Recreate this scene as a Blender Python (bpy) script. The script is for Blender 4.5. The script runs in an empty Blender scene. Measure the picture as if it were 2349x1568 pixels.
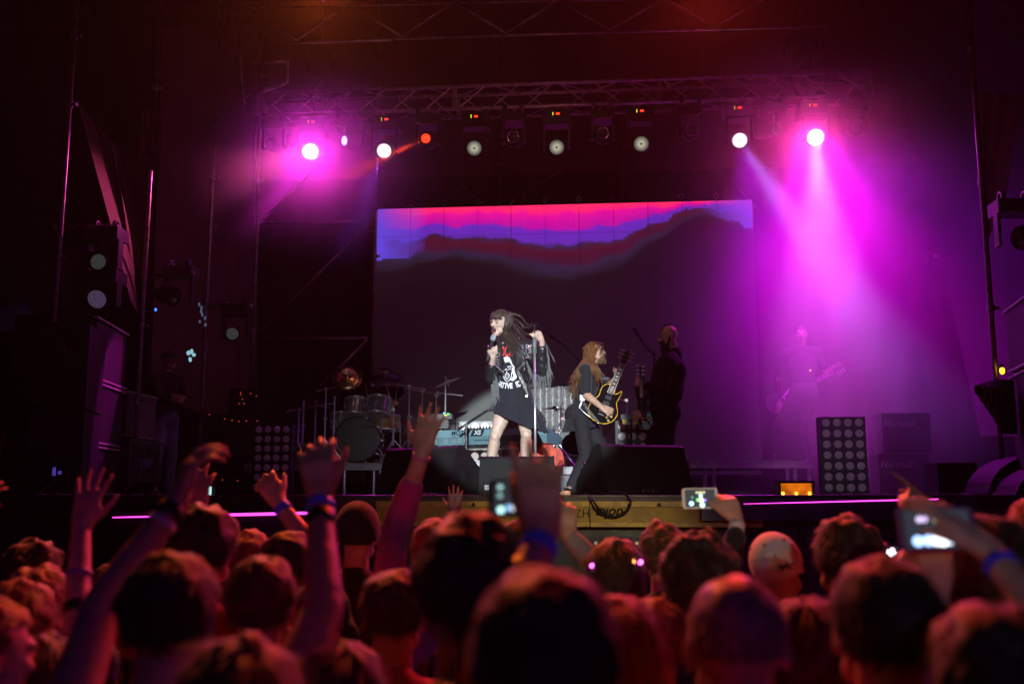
import bpy, math, random
import numpy as np
from mathutils import Vector, Matrix, noise
R = math.radians
S = 1.86                       # stage deck height
EYE = 1.88                     # camera height
YAW, PITCH = R(5.0), R(8.7)
scene = bpy.context.scene
# ---------------------------------------------------------------- camera
cam_d = bpy.data.cameras.new('camera'); cam = bpy.data.objects.new('camera', cam_d)
scene.collection.objects.link(cam); scene.camera = cam
cam.location = (0, 0, EYE); cam.rotation_euler = (R(90) + PITCH, 0, YAW)
cam_d.lens = 35; cam_d.sensor_width = 36; cam_d.clip_start = 0.05; cam_d.clip_end = 200
cam_d.dof.use_dof = True; cam_d.dof.focus_distance = 9.3; cam_d.dof.aperture_fstop = 2.0
# ---------------------------------------------------------------- world: night sky
w = bpy.data.worlds.new('World'); scene.world = w; w.use_nodes = True
nt = w.node_tree; bg = nt.nodes['Background']
sky = nt.nodes.new('ShaderNodeTexSky'); sky.sky_type = 'NISHITA'; sky.sun_disc = False
sky.sun_elevation = R(-4); sky.sun_rotation = R(200)
nt.links.new(sky.outputs[0], bg.inputs[0]); bg.inputs[1].default_value = 0.004
vs = scene.view_settings; vs.view_transform = 'Standard'; vs.look = 'None'; vs.gamma = 1; vs.exposure = 0
cy = scene.cycles
cy.use_denoising = True; cy.max_bounces = 5; cy.volume_bounces = 0; cy.sample_clamp_indirect = 4
cy.use_adaptive_sampling = True; cy.adaptive_threshold = 0.02
cy.volume_step_rate = 3.0; cy.volume_max_steps = 128
try: cy.denoising_prefilter = 'ACCURATE'
except Exception: pass
cy.caustics_reflective = False; cy.caustics_refractive = False

# ---------------------------------------------------------------- helpers
FWD = Vector((-math.sin(YAW)*math.cos(PITCH), math.cos(YAW)*math.cos(PITCH), math.sin(PITCH)))
RGT = Vector((math.cos(YAW), math.sin(YAW), 0)); UPV = RGT.cross(FWD)
def at(u, v, Y):
    """point of the place seen at picture position (u, v of a 2349 x 1568 print) in the plane at distance Y"""
    d = FWD + RGT*((u-1174.5)/2283.8) + UPV*((784-v)/2283.8)
    return Vector((0, 0, EYE)) + d*(Y/d.y)
def foot(u, Y): p = at(u, 1130, Y); return Vector((p.x, Y, S))
col = scene.collection
org = {}
def tag(o, label=None, cat=None, group=None, kind=None):
    if label: o['label'] = label
    if cat: o['category'] = cat
    if group: o['group'] = group
    if kind: o['kind'] = kind
    return o
def thing(name, label, cat, loc, group=None):
    o = bpy.data.objects.new(name, None); col.objects.link(o); o.location = loc
    o.empty_display_size = 0.1; org[o.name] = Vector(loc)
    return tag(o, label, cat, group)
def put(me, name, mat=None, parent=None, smooth=False):
    """link a mesh given in world coordinates under parent"""
    o = bpy.data.objects.new(name, me); col.objects.link(o)
    if parent is not None:
        off = org[parent.name]; me.transform(Matrix.Translation(-off)); org[o.name] = off; o.parent = parent
    else: org[o.name] = Vector((0, 0, 0))
    if mat is not None:
        for m in (mat if isinstance(mat, (list, tuple)) else [mat]): me.materials.append(m)
    if smooth: me.polygons.foreach_set('use_smooth', [True]*len(me.polygons))
    me.update(); return o
def frame(d):
    d = Vector(d).normalized(); a = Vector((0, 0, 1)) if abs(d.z) < .9 else Vector((1, 0, 0))
    x = a.cross(d).normalized(); return x, d.cross(x), d
class MB:
    def __init__(s): s.v, s.f, s.m = [], [], []; s.mi = 0
    def add(s, vs_, fs):
        n = len(s.v); s.v += [tuple(p) for p in vs_]; s.f += [tuple(i+n for i in f) for f in fs]; s.m += [s.mi]*len(fs); return s
    def box(s, lo, hi, M=None):
        x0, y0, z0 = lo; x1, y1, z1 = hi
        vs_ = [Vector(p) for p in ((x0,y0,z0),(x1,y0,z0),(x1,y1,z0),(x0,y1,z0),(x0,y0,z1),(x1,y0,z1),(x1,y1,z1),(x0,y1,z1))]
        if M is not None: vs_ = [M @ p for p in vs_]
        return s.add(vs_, [(0,3,2,1),(4,5,6,7),(0,1,5,4),(1,2,6,5),(2,3,7,6),(3,0,4,7)])
    def cbox(s, c, size, M=None):
        c = Vector(c); h = Vector(size)/2; return s.box(c-h, c+h, M)
    def cyl(s, a, b, r, r2=None, n=10, caps=True):
        a, b = Vector(a), Vector(b); r2 = r if r2 is None else r2
        x, y, z = frame(b-a); vs_ = []
        for c, q in ((a, r), (b, r2)):
            for i in range(n): t = 2*math.pi*i/n; vs_.append(c + (x*math.cos(t)+y*math.sin(t))*q)
        fs = [(i, (i+1)%n, n+(i+1)%n, n+i) for i in range(n)]
        if caps: fs += [tuple(range(n-1, -1, -1)), tuple(range(n, 2*n))]
        return s.add(vs_, fs)
    def lathe(s, c, axis, prof, n=20, close=False):
        """prof: list of (radius, distance along axis)"""
        x, y, z = frame(axis); c = Vector(c); vs_ = []; k = len(prof)
        for r, h in prof:
            for i in range(n): t = 2*math.pi*i/n; vs_.append(c + z*h + (x*math.cos(t)+y*math.sin(t))*r)
        fs = [(j*n+i, j*n+(i+1)%n, (j+1)*n+(i+1)%n, (j+1)*n+i) for j in range(k-1) for i in range(n)]
        if close: fs += [tuple(range(n-1, -1, -1)), tuple(range((k-1)*n, k*n))]
        return s.add(vs_, fs)
    def tube(s, pts, r, n=6):
        pts = [Vector(p) for p in pts]; k = len(pts); rs = r if isinstance(r, (list, tuple)) else [r]*k; vs_ = []
        up = None
        for j, p in enumerate(pts):
            d = (pts[min(j+1, k-1)] - pts[max(j-1, 0)]); d = d.normalized() if d.length > 1e-9 else Vector((0,0,1))
            if up is None: x, y, _ = frame(d)
            else:
                x = (up - d*up.dot(d)); x = x.normalized() if x.length > 1e-6 else frame(d)[0]; y = d.cross(x)
            up = x
            for i in range(n): t = 2*math.pi*i/n; vs_.append(p + (x*math.cos(t)+y*math.sin(t))*rs[j])
        fs = [(j*n+i, j*n+(i+1)%n, (j+1)*n+(i+1)%n, (j+1)*n+i) for j in range(k-1) for i in range(n)]
        fs += [tuple(range(n-1, -1, -1)), tuple(range((k-1)*n, k*n))]
        return s.add(vs_, fs)
    def prism(s, poly, a, b):
        """poly: list of 3D points (one face), extruded by vector b-a"""
        off = Vector(b)-Vector(a); n = len(poly); P = [Vector(p) for p in poly]
        return s.add(P + [p+off for p in P], [tuple(range(n-1, -1, -1)), tuple(range(n, 2*n))] + [(i, (i+1)%n, n+(i+1)%n, n+i) for i in range(n)])
    def ell(s, c, rad, M=None, n=14, k=9):
        c = Vector(c); vs_ = []; rx, ry, rz = rad
        for j in range(1, k):
            p = math.pi*j/k
            for i in range(n):
                t = 2*math.pi*i/n; q = Vector((rx*math.sin(p)*math.cos(t), ry*math.sin(p)*math.sin(t), rz*math.cos(p)))
                vs_.append(c + (M @ q if M is not None else q))
        for q in (Vector((0,0,rz)), Vector((0,0,-rz))): vs_.append(c + (M @ q if M is not None else q))
        t, b = len(vs_)-2, len(vs_)-1
        fs = [(j*n+i, (j+1)*n+i, (j+1)*n+(i+1)%n, j*n+(i+1)%n) for j in range(k-2) for i in range(n)]
        fs += [(t, i, (i+1)%n) for i in range(n)] + [(b, (k-2)*n+(i+1)%n, (k-2)*n+i) for i in range(n)]
        return s.add(vs_, fs)
    def cap(s, a, b, r, r2=None, n=12):
        """tapered capsule"""
        a, b = Vector(a), Vector(b); r2 = r if r2 is None else r2; L = (b-a).length
        if L < 1e-6: return s.ell(a, (r, r, r))
        prof = [(max(r*math.sin(t), 1e-5), -r*math.cos(t)) for t in [math.pi/2*i/4 for i in range(5)]]
        prof += [(max(r2*math.cos(t), 1e-5), L+r2*math.sin(t)) for t in [math.pi/2*i/4 for i in range(5)]]
        return s.lathe(a, b-a, prof, n, close=True)
    def grid(s, fn, nu, nv):
        vs_ = [fn(i/nu, j/nv) for j in range(nv+1) for i in range(nu+1)]
        return s.add(vs_, [(j*(nu+1)+i, j*(nu+1)+i+1, (j+1)*(nu+1)+i+1, (j+1)*(nu+1)+i) for j in range(nv) for i in range(nu)])
    def mesh(s, name='m'):
        me = bpy.data.meshes.new(name); me.from_pydata(s.v, [], s.f)
        if any(s.m): me.polygons.foreach_set('material_index', s.m)
        me.validate(); return me
    def build(s, name, mat, parent=None, smooth=False):
        return put(s.mesh(name), name, mat, parent, smooth)
# ---------------------------------------------------------------- materials
MATS = {}
def mat(name, c, rough=.5, metal=0, var=0., vscale=6., bump=0., bscale=40., emit=None, es=0, sheen=0, spec=None, c2=None, coat=0, aniso=None):
    if name in MATS: return MATS[name]
    m = bpy.data.materials.new(name); m.use_nodes = True; n = m.node_tree.nodes; l = m.node_tree.links
    b = n['Principled BSDF']; b.inputs['Base Color'].default_value = (*c, 1); b.inputs['Roughness'].default_value = rough; b.inputs['Metallic'].default_value = metal
    if coat: b.inputs['Coat Weight'].default_value = coat
    if spec is not None: b.inputs['Specular IOR Level'].default_value = spec
    if sheen: b.inputs['Sheen Weight'].default_value = sheen
    if emit: b.inputs['Emission Color'].default_value = (*emit, 1); b.inputs['Emission Strength'].default_value = es
    tc = n.new('ShaderNodeTexCoord')
    if var or c2:
        nz = n.new('ShaderNodeTexNoise'); nz.inputs['Scale'].default_value = vscale; nz.inputs['Detail'].default_value = 5; l.new(tc.outputs['Object'], nz.inputs['Vector'])
        r = n.new('ShaderNodeValToRGB'); r.color_ramp.elements[0].position = .35; r.color_ramp.elements[1].position = .65
        a = c; bb = c2 or c
        r.color_ramp.elements[0].color = (*[x*(1-var) for x in a], 1); r.color_ramp.elements[1].color = (*[min(1, x*(1+var)) for x in bb], 1)
        l.new(nz.outputs['Fac'], r.inputs[0]); l.new(r.outputs[0], b.inputs['Base Color'])
        rr = n.new('ShaderNodeMapRange'); rr.inputs[3].default_value = max(0, rough-.12); rr.inputs[4].default_value = min(1, rough+.12)
        l.new(nz.outputs['Fac'], rr.inputs[0]); l.new(rr.outputs[0], b.inputs['Roughness'])
    if bump:
        nb = n.new('ShaderNodeTexNoise'); nb.inputs['Scale'].default_value = bscale; nb.inputs['Detail'].default_value = 4; l.new(tc.outputs['Object'], nb.inputs['Vector'])
        bp = n.new('ShaderNodeBump'); bp.inputs['Strength'].default_value = bump; bp.inputs['Distance'].default_value = .01
        l.new(nb.outputs['Fac'], bp.inputs['Height']); l.new(bp.outputs[0], b.inputs['Normal'])
    MATS[name] = m; return m
M_black = mat('black_paint', (.018,.017,.019), .42, var=.3, bump=.15)
M_blackcab = mat('textured_black_coating', (.012,.0115,.013), .6, var=.25, bump=.5, bscale=180, spec=.25)
M_grille = mat('black_perforated_grille', (.028,.026,.030), .5, metal=.2, spec=.3, var=.3, bump=.9, bscale=260)
M_cloth_black = mat('black_stage_cloth', (.016,.014,.016), .9, var=.35, vscale=3, bump=.4, bscale=60, sheen=.2)
M_alu = mat('aluminium', (.55,.54,.56), .32, metal=1, var=.15, vscale=20)
M_steel = mat('galvanised_steel', (.35,.34,.35), .42, metal=.9, var=.3, vscale=12)
M_chrome = mat('chrome', (.82,.83,.86), .28, metal=.75)
M_rubber = mat('black_rubber', (.02,.02,.02), .7)
M_darkmetal = mat('dark_metal', (.05,.05,.055), .35, metal=.8, var=.2)
def text_mesh(txt, size=1, ext=.002, shear=0, bold=0):
    cu = bpy.data.curves.new('t', 'FONT'); cu.body = txt; cu.size = size; cu.extrude = ext; cu.shear = shear; cu.offset = bold
    cu.align_x = 'CENTER'; cu.align_y = 'CENTER'
    o = bpy.data.objects.new('t', cu); col.objects.link(o); dg = bpy.context.evaluated_depsgraph_get()
    me = bpy.data.meshes.new_from_object(o.evaluated_get(dg)); me.materials.clear()
    bpy.data.objects.remove(o); return me
def put_text(txt, name, mt, parent, c, xdir, ydir, size, **k):
    me = text_mesh(txt, size, **k); x = Vector(xdir).normalized(); y = Vector(ydir).normalized(); z = x.cross(y)
    me.transform(Matrix.Translation(Vector(c)) @ Matrix((x, y, z)).transposed().to_4x4()); return put(me, name, mt, parent)
def lerp(a, b, t): return a*(1-t) + b*t
def copy_tree(o, parent=None):
    c = o.copy(); col.objects.link(c); c.parent = parent; org[c.name] = org.get(o.name, Vector((0,0,0)))
    for ch in list(o.children): copy_tree(ch, c)
    return c
# ================================================================ setting: ground, stage, backdrop
m_ground = mat('asphalt', (.045,.043,.042), .85, var=.35, vscale=2, bump=.5, bscale=90)
g = MB(); g.box((-24, -22, -.3), (24, 26, 0)); tag(g.build('ground', m_ground), kind='structure')

stage = thing('stage', 'wide black open air concert stage edged with yellow timber formwork beams', 'stage', (0, 7.7, 0))
m_deck = mat('stage_plywood', (.03,.028,.03), .38, var=.45, vscale=4, bump=.3)
b = MB(); b.box((-9.5, 7.7, S-.12), (9.5, 17, S)); b.build('deck', m_deck, stage)
b = MB(); b.box((-9.5, 7.66, S-.055), (9.5, 7.698, S+.004)); b.build('edge_trim', mat('edge_timber', (.05,.032,.03), .45, var=.4, vscale=9), stage)
b = MB(); b.cyl((-9.5,7.672,S+.010), (9.5,7.672,S+.010), .007, n=10); b.build('added_glint_strip', mat('glint_strip_aluminium', (.3,.25,.3), .35, metal=.7, var=.4, vscale=6), stage, True)  # rounded strip added to catch magenta glints along the edge
m_skirt = mat('stage_skirt_vinyl', (.03,.03,.05), .5, var=.3, vscale=3, bump=.3, bscale=15)
b = MB()
b.grid(lambda s, t: Vector((-9.5+19*s, 7.78+.02*math.sin(s*180), t*(S-.30))), 240, 2)
b.build('skirt', m_skirt, stage)
b = MB(); b.box((-9.5, 7.84, .02), (9.5, 7.9, S-.13)); b.build('front_framing', M_black, stage)
# eyelets along the skirt
b = MB()
xa, xb = at(1180, 1130, 7.72).x, at(2240, 1130, 7.72).x
x = xa
while x < xb:
    p = Vector((x, 7.755, S-.345)); b.lathe(p, (0,-1,0), [(.006,0),(.011,.0),(.012,.004),(.006,.004)], 10); x += .31
b.build('eyelet', M_alu, stage)['kind'] = 'stuff'
# yellow formwork beam, H section, upside down printing
m_yel = mat('yellow_formwork_beam', (.58,.36,.02), .5, var=.3, vscale=5, bump=.25, bscale=30)
m_yel2 = mat('yellow_flange', (.80,.50,.04), .42, var=.3, vscale=14)
x0, x1 = at(866, 1150, 7.66).x, at(1746, 1150, 7.66).x
segs = [(x0, x0+.93), (x0+.934, x0+2.0), (x0+2.004, x1)]
zt = at(1174, 1149, 7.6).z; zb = at(1174, 1207, 7.6).z
for i, (xa, xb) in enumerate([(x0, lerp(x0, x1, .56)), (lerp(x0, x1, .563), x1)]):
    b = MB(); b.box((xa, 7.63, zb+.03), (xb, 7.66, zt-.04)); be = b.build('timber_beam', m_yel, stage)
    b = MB(); b.box((xa, 7.60, zt-.04), (xb, 7.66, zt)); b.build('flange', m_yel2, be)
    b = MB(); b.box((xa, 7.60, zb), (xb, 7.66, zb+.03)); b.build('flange', m_yel2, be)
m_ink = mat('black_beam_print', (.03,.02,.01), .7)
def beamtext(t, u, size, sh=0, bold=.0):
    p = at(u, 1176, 7.628); put_text(t, 'lettering', m_ink, stage, p, (-1,0,0), (0,0,-1), size, ext=.001, shear=sh, bold=bold)
beamtext('2.65m', 1125, .085); beamtext('H20', 1331, .085); beamtext('doka', 1400, .105, sh=.25, bold=.0035)
for u in (1086, 1512, 1680):
    for v, d in ((1156, 1),):
        p = at(u, v, 7.597); b = MB(); b.prism([p+Vector((-.02,0,-.014)), p+Vector((.02,0,-.014)), p+Vector((0,0,.018))], (0,0,0), (0,-.002,0)); b.build('arrow_mark', m_ink, stage)
for u in (942, 1682, 1760): 
    p = at(u, 1181, 7.629); b = MB(); b.cyl(p, p+Vector((0,-.003,0)), .012, n=12); b.build('bolt_hole', m_ink, stage)
# clamp on the beam
p = at(1690, 1192, 7.58); b = MB(); b.box((p.x-.05,p.y,p.z-.05),(p.x-.02,p.y+.02,p.z+.05)); b.box((p.x-.012,p.y-.01,p.z-.06),(p.x+.03,p.y+.02,p.z+.07)); b.box((p.x+.04,p.y,p.z-.05),(p.x+.06,p.y+.02,p.z+.05)); b.build('beam_clamp', mat('rusty_clamp',(.12,.05,.03),.6,metal=.6,var=.4), stage)
# lower black panels at the right end of the beam
for u0, u1 in ((1762, 1826), (1832, 1905)):
    pa, pb = at(u0, 1165, 7.7), at(u1, 1165, 7.7); b = MB(); b.box((pa.x, 7.69, S-.62), (pb.x, 7.74, S-.14)); pn = b.build('service_panel', M_black, stage)
    b = MB(); cx = (pa.x+pb.x)/2; b.box((cx-.07, 7.675, S-.27), (cx+.07, 7.689, S-.22)); b.build('pull_bar', M_darkmetal, pn)
# thin magenta light strips let into the stage front
m_strip = mat('magenta_light_strip', (.5,.05,.4), .4, emit=(1,.06,.72), es=2.6)
for (u0, v0, u1, v1, Y, r) in ((258,1186,705,1176,7.05,.010), (1706,1155,2152,1144,7.45,.0045)):
    p, q = at(u0,v0,Y), at(u1,v1,Y); b = MB(); b.tube([p, lerp(p,q,.3), lerp(p,q,.7), q], [r*.35, r*.7, r, r], 8); b.build('light_strip', m_strip, stage)
    b = MB(); b.box((p.x-.3, Y+.03, min(p.z,q.z)-.12), (q.x+.1, Y+.10, max(p.z,q.z)-.0)); b.build('strip_rail', M_darkmetal, stage)

# backdrop, header drape and roof of the stage house
m_drape = mat('dark_brown_drape', (.026,.020,.020), .92, var=.25, vscale=1.2, bump=.5, bscale=30, sheen=.3)
def drape(name, x0, x1, Y, z0, z1, m, label, folds=30, amp=.06):
    b = MB(); b.grid(lambda s, t: Vector((lerp(x0,x1,s), Y + amp*math.sin(s*folds*6.28+.6*math.sin(s*40))*(1.1-.5*t), lerp(z0,z1,t))), int(folds*8), 6)
    o = b.build(name, m, None, True); return tag(o, label, 'drape')
drape('backdrop_curtain', -9.3, 9.3, 16.4, S, 11.5, m_drape, 'dark pleated curtain closing off the rear of the stage', 34, .05)
zh = at(1174, 395, 15.6).z
b = MB(); b.grid(lambda s,t: Vector((lerp(-6.2,9.3,s), 15.6+.02*math.sin(s*90), lerp(at(lerp(600,2200,s), lerp(415,375,s), 15.6).z, 11.2, t))), 120, 4)
tag(b.build('header_banner', mat('red_lit_header_cloth',(.11,.055,.04),.9,var=.2,vscale=1.5,bump=.3,bscale=20)), 'plain cloth toned brown for red light, hung above the video wall', 'banner')  # red light on the cloth is put into its brown colour
b = MB(); b.grid(lambda s,t: Vector((lerp(-9.5,9.5,s), lerp(5.5,17,t), 11.6-.25*math.sin(math.pi*s)*math.sin(3.14*t)-.6*(1-t))), 30, 20)
tag(b.build('canopy', mat('roof_canopy_pvc',(.04,.03,.028),.7,var=.2,bump=.2,bscale=4)), 'dark fabric canopy stretched high over the whole stage', 'canopy')

# video wall
M_screen = bpy.data.materials.new('led_screen_image'); M_screen.use_nodes = True
def screen_mat():
    n = M_screen.node_tree.nodes; l = M_screen.node_tree.links; b = n['Principled BSDF']
    b.inputs['Base Color'].default_value = (.16,.17,.16,1); b.inputs['Roughness'].default_value = .65; b.inputs['Specular IOR Level'].default_value = .25
    tc = n.new('ShaderNodeTexCoord'); sx = n.new('ShaderNodeSeparateXYZ'); l.new(tc.outputs['UV'], sx.inputs[0])
    def math_(op, a, c=None, d=None):
        m = n.new('ShaderNodeMath'); m.operation = op
        for i, q in enumerate((a, c, d)):
            if q is None: continue
            if isinstance(q, (int, float)): m.inputs[i].default_value = q
            else: l.new(q, m.inputs[i])
        return m.outputs[0]
    # blocky pixels of the wall
    px = math_('DIVIDE', math_('FLOOR', math_('MULTIPLY', sx.outputs[0], 120)), 120); py = math_('DIVIDE', math_('FLOOR', math_('MULTIPLY', sx.outputs[1], 150)), 150)
    cb = n.new('ShaderNodeCombineXYZ'); l.new(px, cb.inputs[0]); l.new(py, cb.inputs[1])
    nz = n.new('ShaderNodeTexNoise'); nz.inputs['Scale'].default_value = 16; nz.inputs['Detail'].default_value = 6; l.new(cb.outputs[0], nz.inputs['Vector'])
    # flow line: depth of the coloured field below the top edge as a function of x
    cv = n.new('ShaderNodeFloatCurve'); c = cv.mapping.curves[0]
    pts = [(0,.86),(.08,.80),(.16,.72),(.3,.78),(.45,.98),(.52,1.0),(.6,.92),(.7,.66),(.78,.42),(.86,.22),(.93,.30),(1,.50)]
    c.points[0].location = pts[0]; c.points[-1].location = pts[-1]
    for p in pts[1:-1]: c.points.new(*p)
    cv.mapping.update(); l.new(px, cv.inputs['Value'])
    depth = math_('MULTIPLY', math_('SUBTRACT', 1.0, py), 3.35)      # 0 at top
    d = math_('DIVIDE', math_('ADD', depth, math_('MULTIPLY', math_('SUBTRACT', nz.outputs['Fac'], .5), .22)), cv.outputs[0])
    r = n.new('ShaderNodeValToRGB'); cr = r.color_ramp; cr.interpolation = 'LINEAR'
    st = [(0,(1,.025,.12)),(.09,(.95,.015,.15)),(.14,(.70,.004,.28)),(.32,(.42,.004,.30)),(.35,(.13,.016,.42)),(.52,(.10,.02,.36)),(.55,(.03,.012,.05)),(.62,(.065,.004,.016)),(.76,(.045,.005,.022)),(.82,(.020,.012,.040)),(.93,(.012,.008,.016)),(1,(.006,.003,.004))]
    cr.elements[0].position = st[0][0]; cr.elements[0].color = (*st[0][1],1); cr.elements[1].position = 1; cr.elements[1].color = (*st[-1][1],1)
    for p_, c_ in st[1:-1]: e = cr.elements.new(p_); e.color = (*c_,1)
    l.new(d, r.inputs[0])
    # left and right blue corners
    mk = n.new('ShaderNodeMapRange'); mk.inputs[1].default_value = .0; mk.inputs[2].default_value = .14; mk.inputs[3].default_value = 1; mk.inputs[4].default_value = 0; l.new(math_('ADD', px, math_('MULTIPLY', math_('SUBTRACT', nz.outputs['Fac'], .5), .12)), mk.inputs[0])
    mk2 = n.new('ShaderNodeMapRange'); mk2.inputs[1].default_value = .86; mk2.inputs[2].default_value = .97; l.new(px, mk2.inputs[0])
    act = math_('LESS_THAN', d, .8)
    blue = math_('MULTIPLY', math_('MAXIMUM', mk.outputs[0], math_('MULTIPLY', mk2.outputs[0], .8)), act)
    mx = n.new('ShaderNodeMix'); mx.data_type = 'RGBA'; l.new(blue, mx.inputs['Factor']); l.new(r.outputs[0], mx.inputs['A']); mx.inputs['B'].default_value = (.10,.055,.62,1)
    # below the figure the wall is almost off, a dull red cast
    nz2 = n.new('ShaderNodeTexNoise'); nz2.inputs['Scale'].default_value = 2.2; l.new(cb.outputs[0], nz2.inputs['Vector'])
    off = n.new('ShaderNodeMapRange'); off.inputs[1].default_value = .9; off.inputs[2].default_value = 1.5; off.inputs[3].default_value = 1; off.inputs[4].default_value = .3; l.new(d, off.inputs[0])
    st_ = math_('MULTIPLY', off.outputs[0], 1.6)
    # fine line structure of the diodes
    wv = math_('ADD', .72, math_('MULTIPLY', math_('SINE', math_('MULTIPLY', sx.outputs[0], 1900)), .28))
    seam = math_('MINIMUM', math_('GREATER_THAN', math_('FRACT', math_('MULTIPLY', sx.outputs[0], 11)), .022), math_('GREATER_THAN', math_('FRACT', math_('MULTIPLY', sx.outputs[1], 9)), .018))
    wv = math_('MULTIPLY', wv, math_('ADD', .45, math_('MULTIPLY', seam, .55)))
    l.new(math_('MULTIPLY', st_, wv), b.inputs['Emission Strength']); l.new(mx.outputs['Result'], b.inputs['Emission Color'])
screen_mat()
YS = 14.6
pl, pr = at(865, 481, YS), at(1725, 457, YS); zt_ = (pl.z+pr.z)/2
wall = thing('video_wall', 'large dark video wall glowing pink and violet along its upper edge', 'screen', (pl.x, YS, S))
me = bpy.data.meshes.new('display'); me.from_pydata([(pl.x,YS,S+.3),(pr.x,YS,S+.3),(pr.x,YS,zt_),(pl.x,YS,zt_)], [], [(0,1,2,3)])
uv = me.uv_layers.new(name='UV')
for i, q in enumerate(((0,0),(1,0),(1,1),(0,1))): uv.data[i].uv = q
put(me, 'display', M_screen, wall)
b = MB(); b.box((pl.x-.02, YS+.004, S), (pr.x+.02, YS+.14, zt_+.015)); b.build('cabinet_frame', M_black, wall)
b = MB()
for i in range(1, 11):
    x = lerp(pl.x, pr.x, i/11)
    b.lathe((x, YS+.07, zt_+.10), (0,1,0), [(.028,-.01),(.04,-.01),(.04,.01),(.028,.01),(.028,-.01)], 12); b.cyl((x,YS+.07,zt_+.012),(x,YS+.07,zt_+.065),.01,n=6)
    
b.build('hanging_eye', M_steel, wall)['kind'] = 'stuff'
# ================================================================ lamps hung in the truss
def spot(name, loc, target, power, color, size, blend=.3, radius=.08, parent=None):
    L = bpy.data.lights.new(name, 'SPOT'); L.energy = power; L.color = color; L.spot_size = R(size); L.spot_blend = blend; L.shadow_soft_size = radius
    o = bpy.data.objects.new(name, L); col.objects.link(o); d = Vector(target)-Vector(loc)
    o.rotation_euler = d.to_track_quat('-Z', 'Y').to_euler(); o.location = Vector(loc)
    if parent is not None: o.parent = parent; o.location = Vector(loc) - org[parent.name]
    return o
MAG = (1, .03, .75); VIO = (.30, .06, 1); PNK = (1, .12, .55); RED = (1, .06, .02); ORG = (1, .16, .03)
# ================================================================ lighting truss, box section .29 m
YT = 12.0; TD = .29
m_chord = mat('truss_aluminium', (.60,.50,.50), .42, metal=.6, var=.25, vscale=14)
pa, pb = at(592, 213, YT), at(1996, 167, YT); zt1 = (pa.z+pb.z)/2; xL, xR = pa.x, pb.x
zb1 = zt1-.30
truss = thing('lighting_truss', 'long aluminium box truss hanging across the stage and carrying the moving lights', 'truss', (xL, YT, zt1))
for (yy, zz) in ((YT, zt1), (YT, zb1), (YT+TD, zt1), (YT+TD, zb1)):
    b = MB(); b.cyl((xL, yy, zz), (xR, yy, zz), .024, n=10); b.build('chord', m_chord, truss, True)
n_bay = 18; dx = (xR-xL)/n_bay
for yy in (YT, YT+TD):
    for i in range(n_bay):
        xa = xL+i*dx; flip = (i < 9) ^ (yy > YT)
        za, zb_ = (zb1, zt1) if flip else (zt1, zb1)
        b = MB(); b.cyl((xa+.04, yy, za), (xa+dx-.04, yy, zb_), .010, n=6); b.build('brace', m_chord, truss)
for i in range(n_bay):
    for zz in (zt1, zb1):
        xa = xL+i*dx; ya, yb = (YT, YT+TD) if i % 2 else (YT+TD, YT)
        b = MB(); b.cyl((xa+.04, ya, zz), (xa+dx-.04, yb, zz), .009, n=6); b.build('brace', m_chord, truss)
for i in (0, 6, 12, 18):
    for yy in (YT, YT+TD):
        for o_ in (-.015, .015):
            b = MB(); xx = xL+i*dx+o_; b.cyl((xx, yy, zb1), (xx, yy, zt1), .012, n=6); b.build('connector', m_chord, truss)
def hoist(u, lab):
    p = at(u, 190, YT); h = thing('chain_hoist', lab, 'hoist', (p.x, YT+.145, zt1+.1))
    b = MB(); b.box((p.x-.13, YT+.0, zt1+.22), (p.x+.13, YT+.26, zt1+.58)); b.cyl((p.x-.2,YT+.13,zt1+.42),(p.x+.2,YT+.13,zt1+.42),.11,n=14); b.build('motor_body', M_black, h)
    b = MB(); b.tube([(p.x, YT+.145, zt1+.6), (p.x, YT+.145, 11.2)], .012); b.build('chain', M_steel, h)
    b = MB(); b.tube([(p.x, YT+.145, zt1+.22), (p.x-.14, YT+.145, zt1+.0), (p.x, YT+.13, zb1-.03), (p.x+.14, YT+.145, zt1), (p.x, YT+.145, zt1+.22)], .016); b.build('sling', M_cloth_black, h)
    b = MB(); b.tube([(p.x+.08, YT+.1, zt1+.25),(p.x+.1, YT+.1, zt1+.05),(p.x+.02, YT+.12, zt1-.1)], .05, 8); b.build('chain_bag', M_cloth_black, h)
hoist(730, 'black chain hoist above the left end of the lighting truss'); hoist(1845, 'black chain hoist above the right end of the lighting truss')

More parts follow.
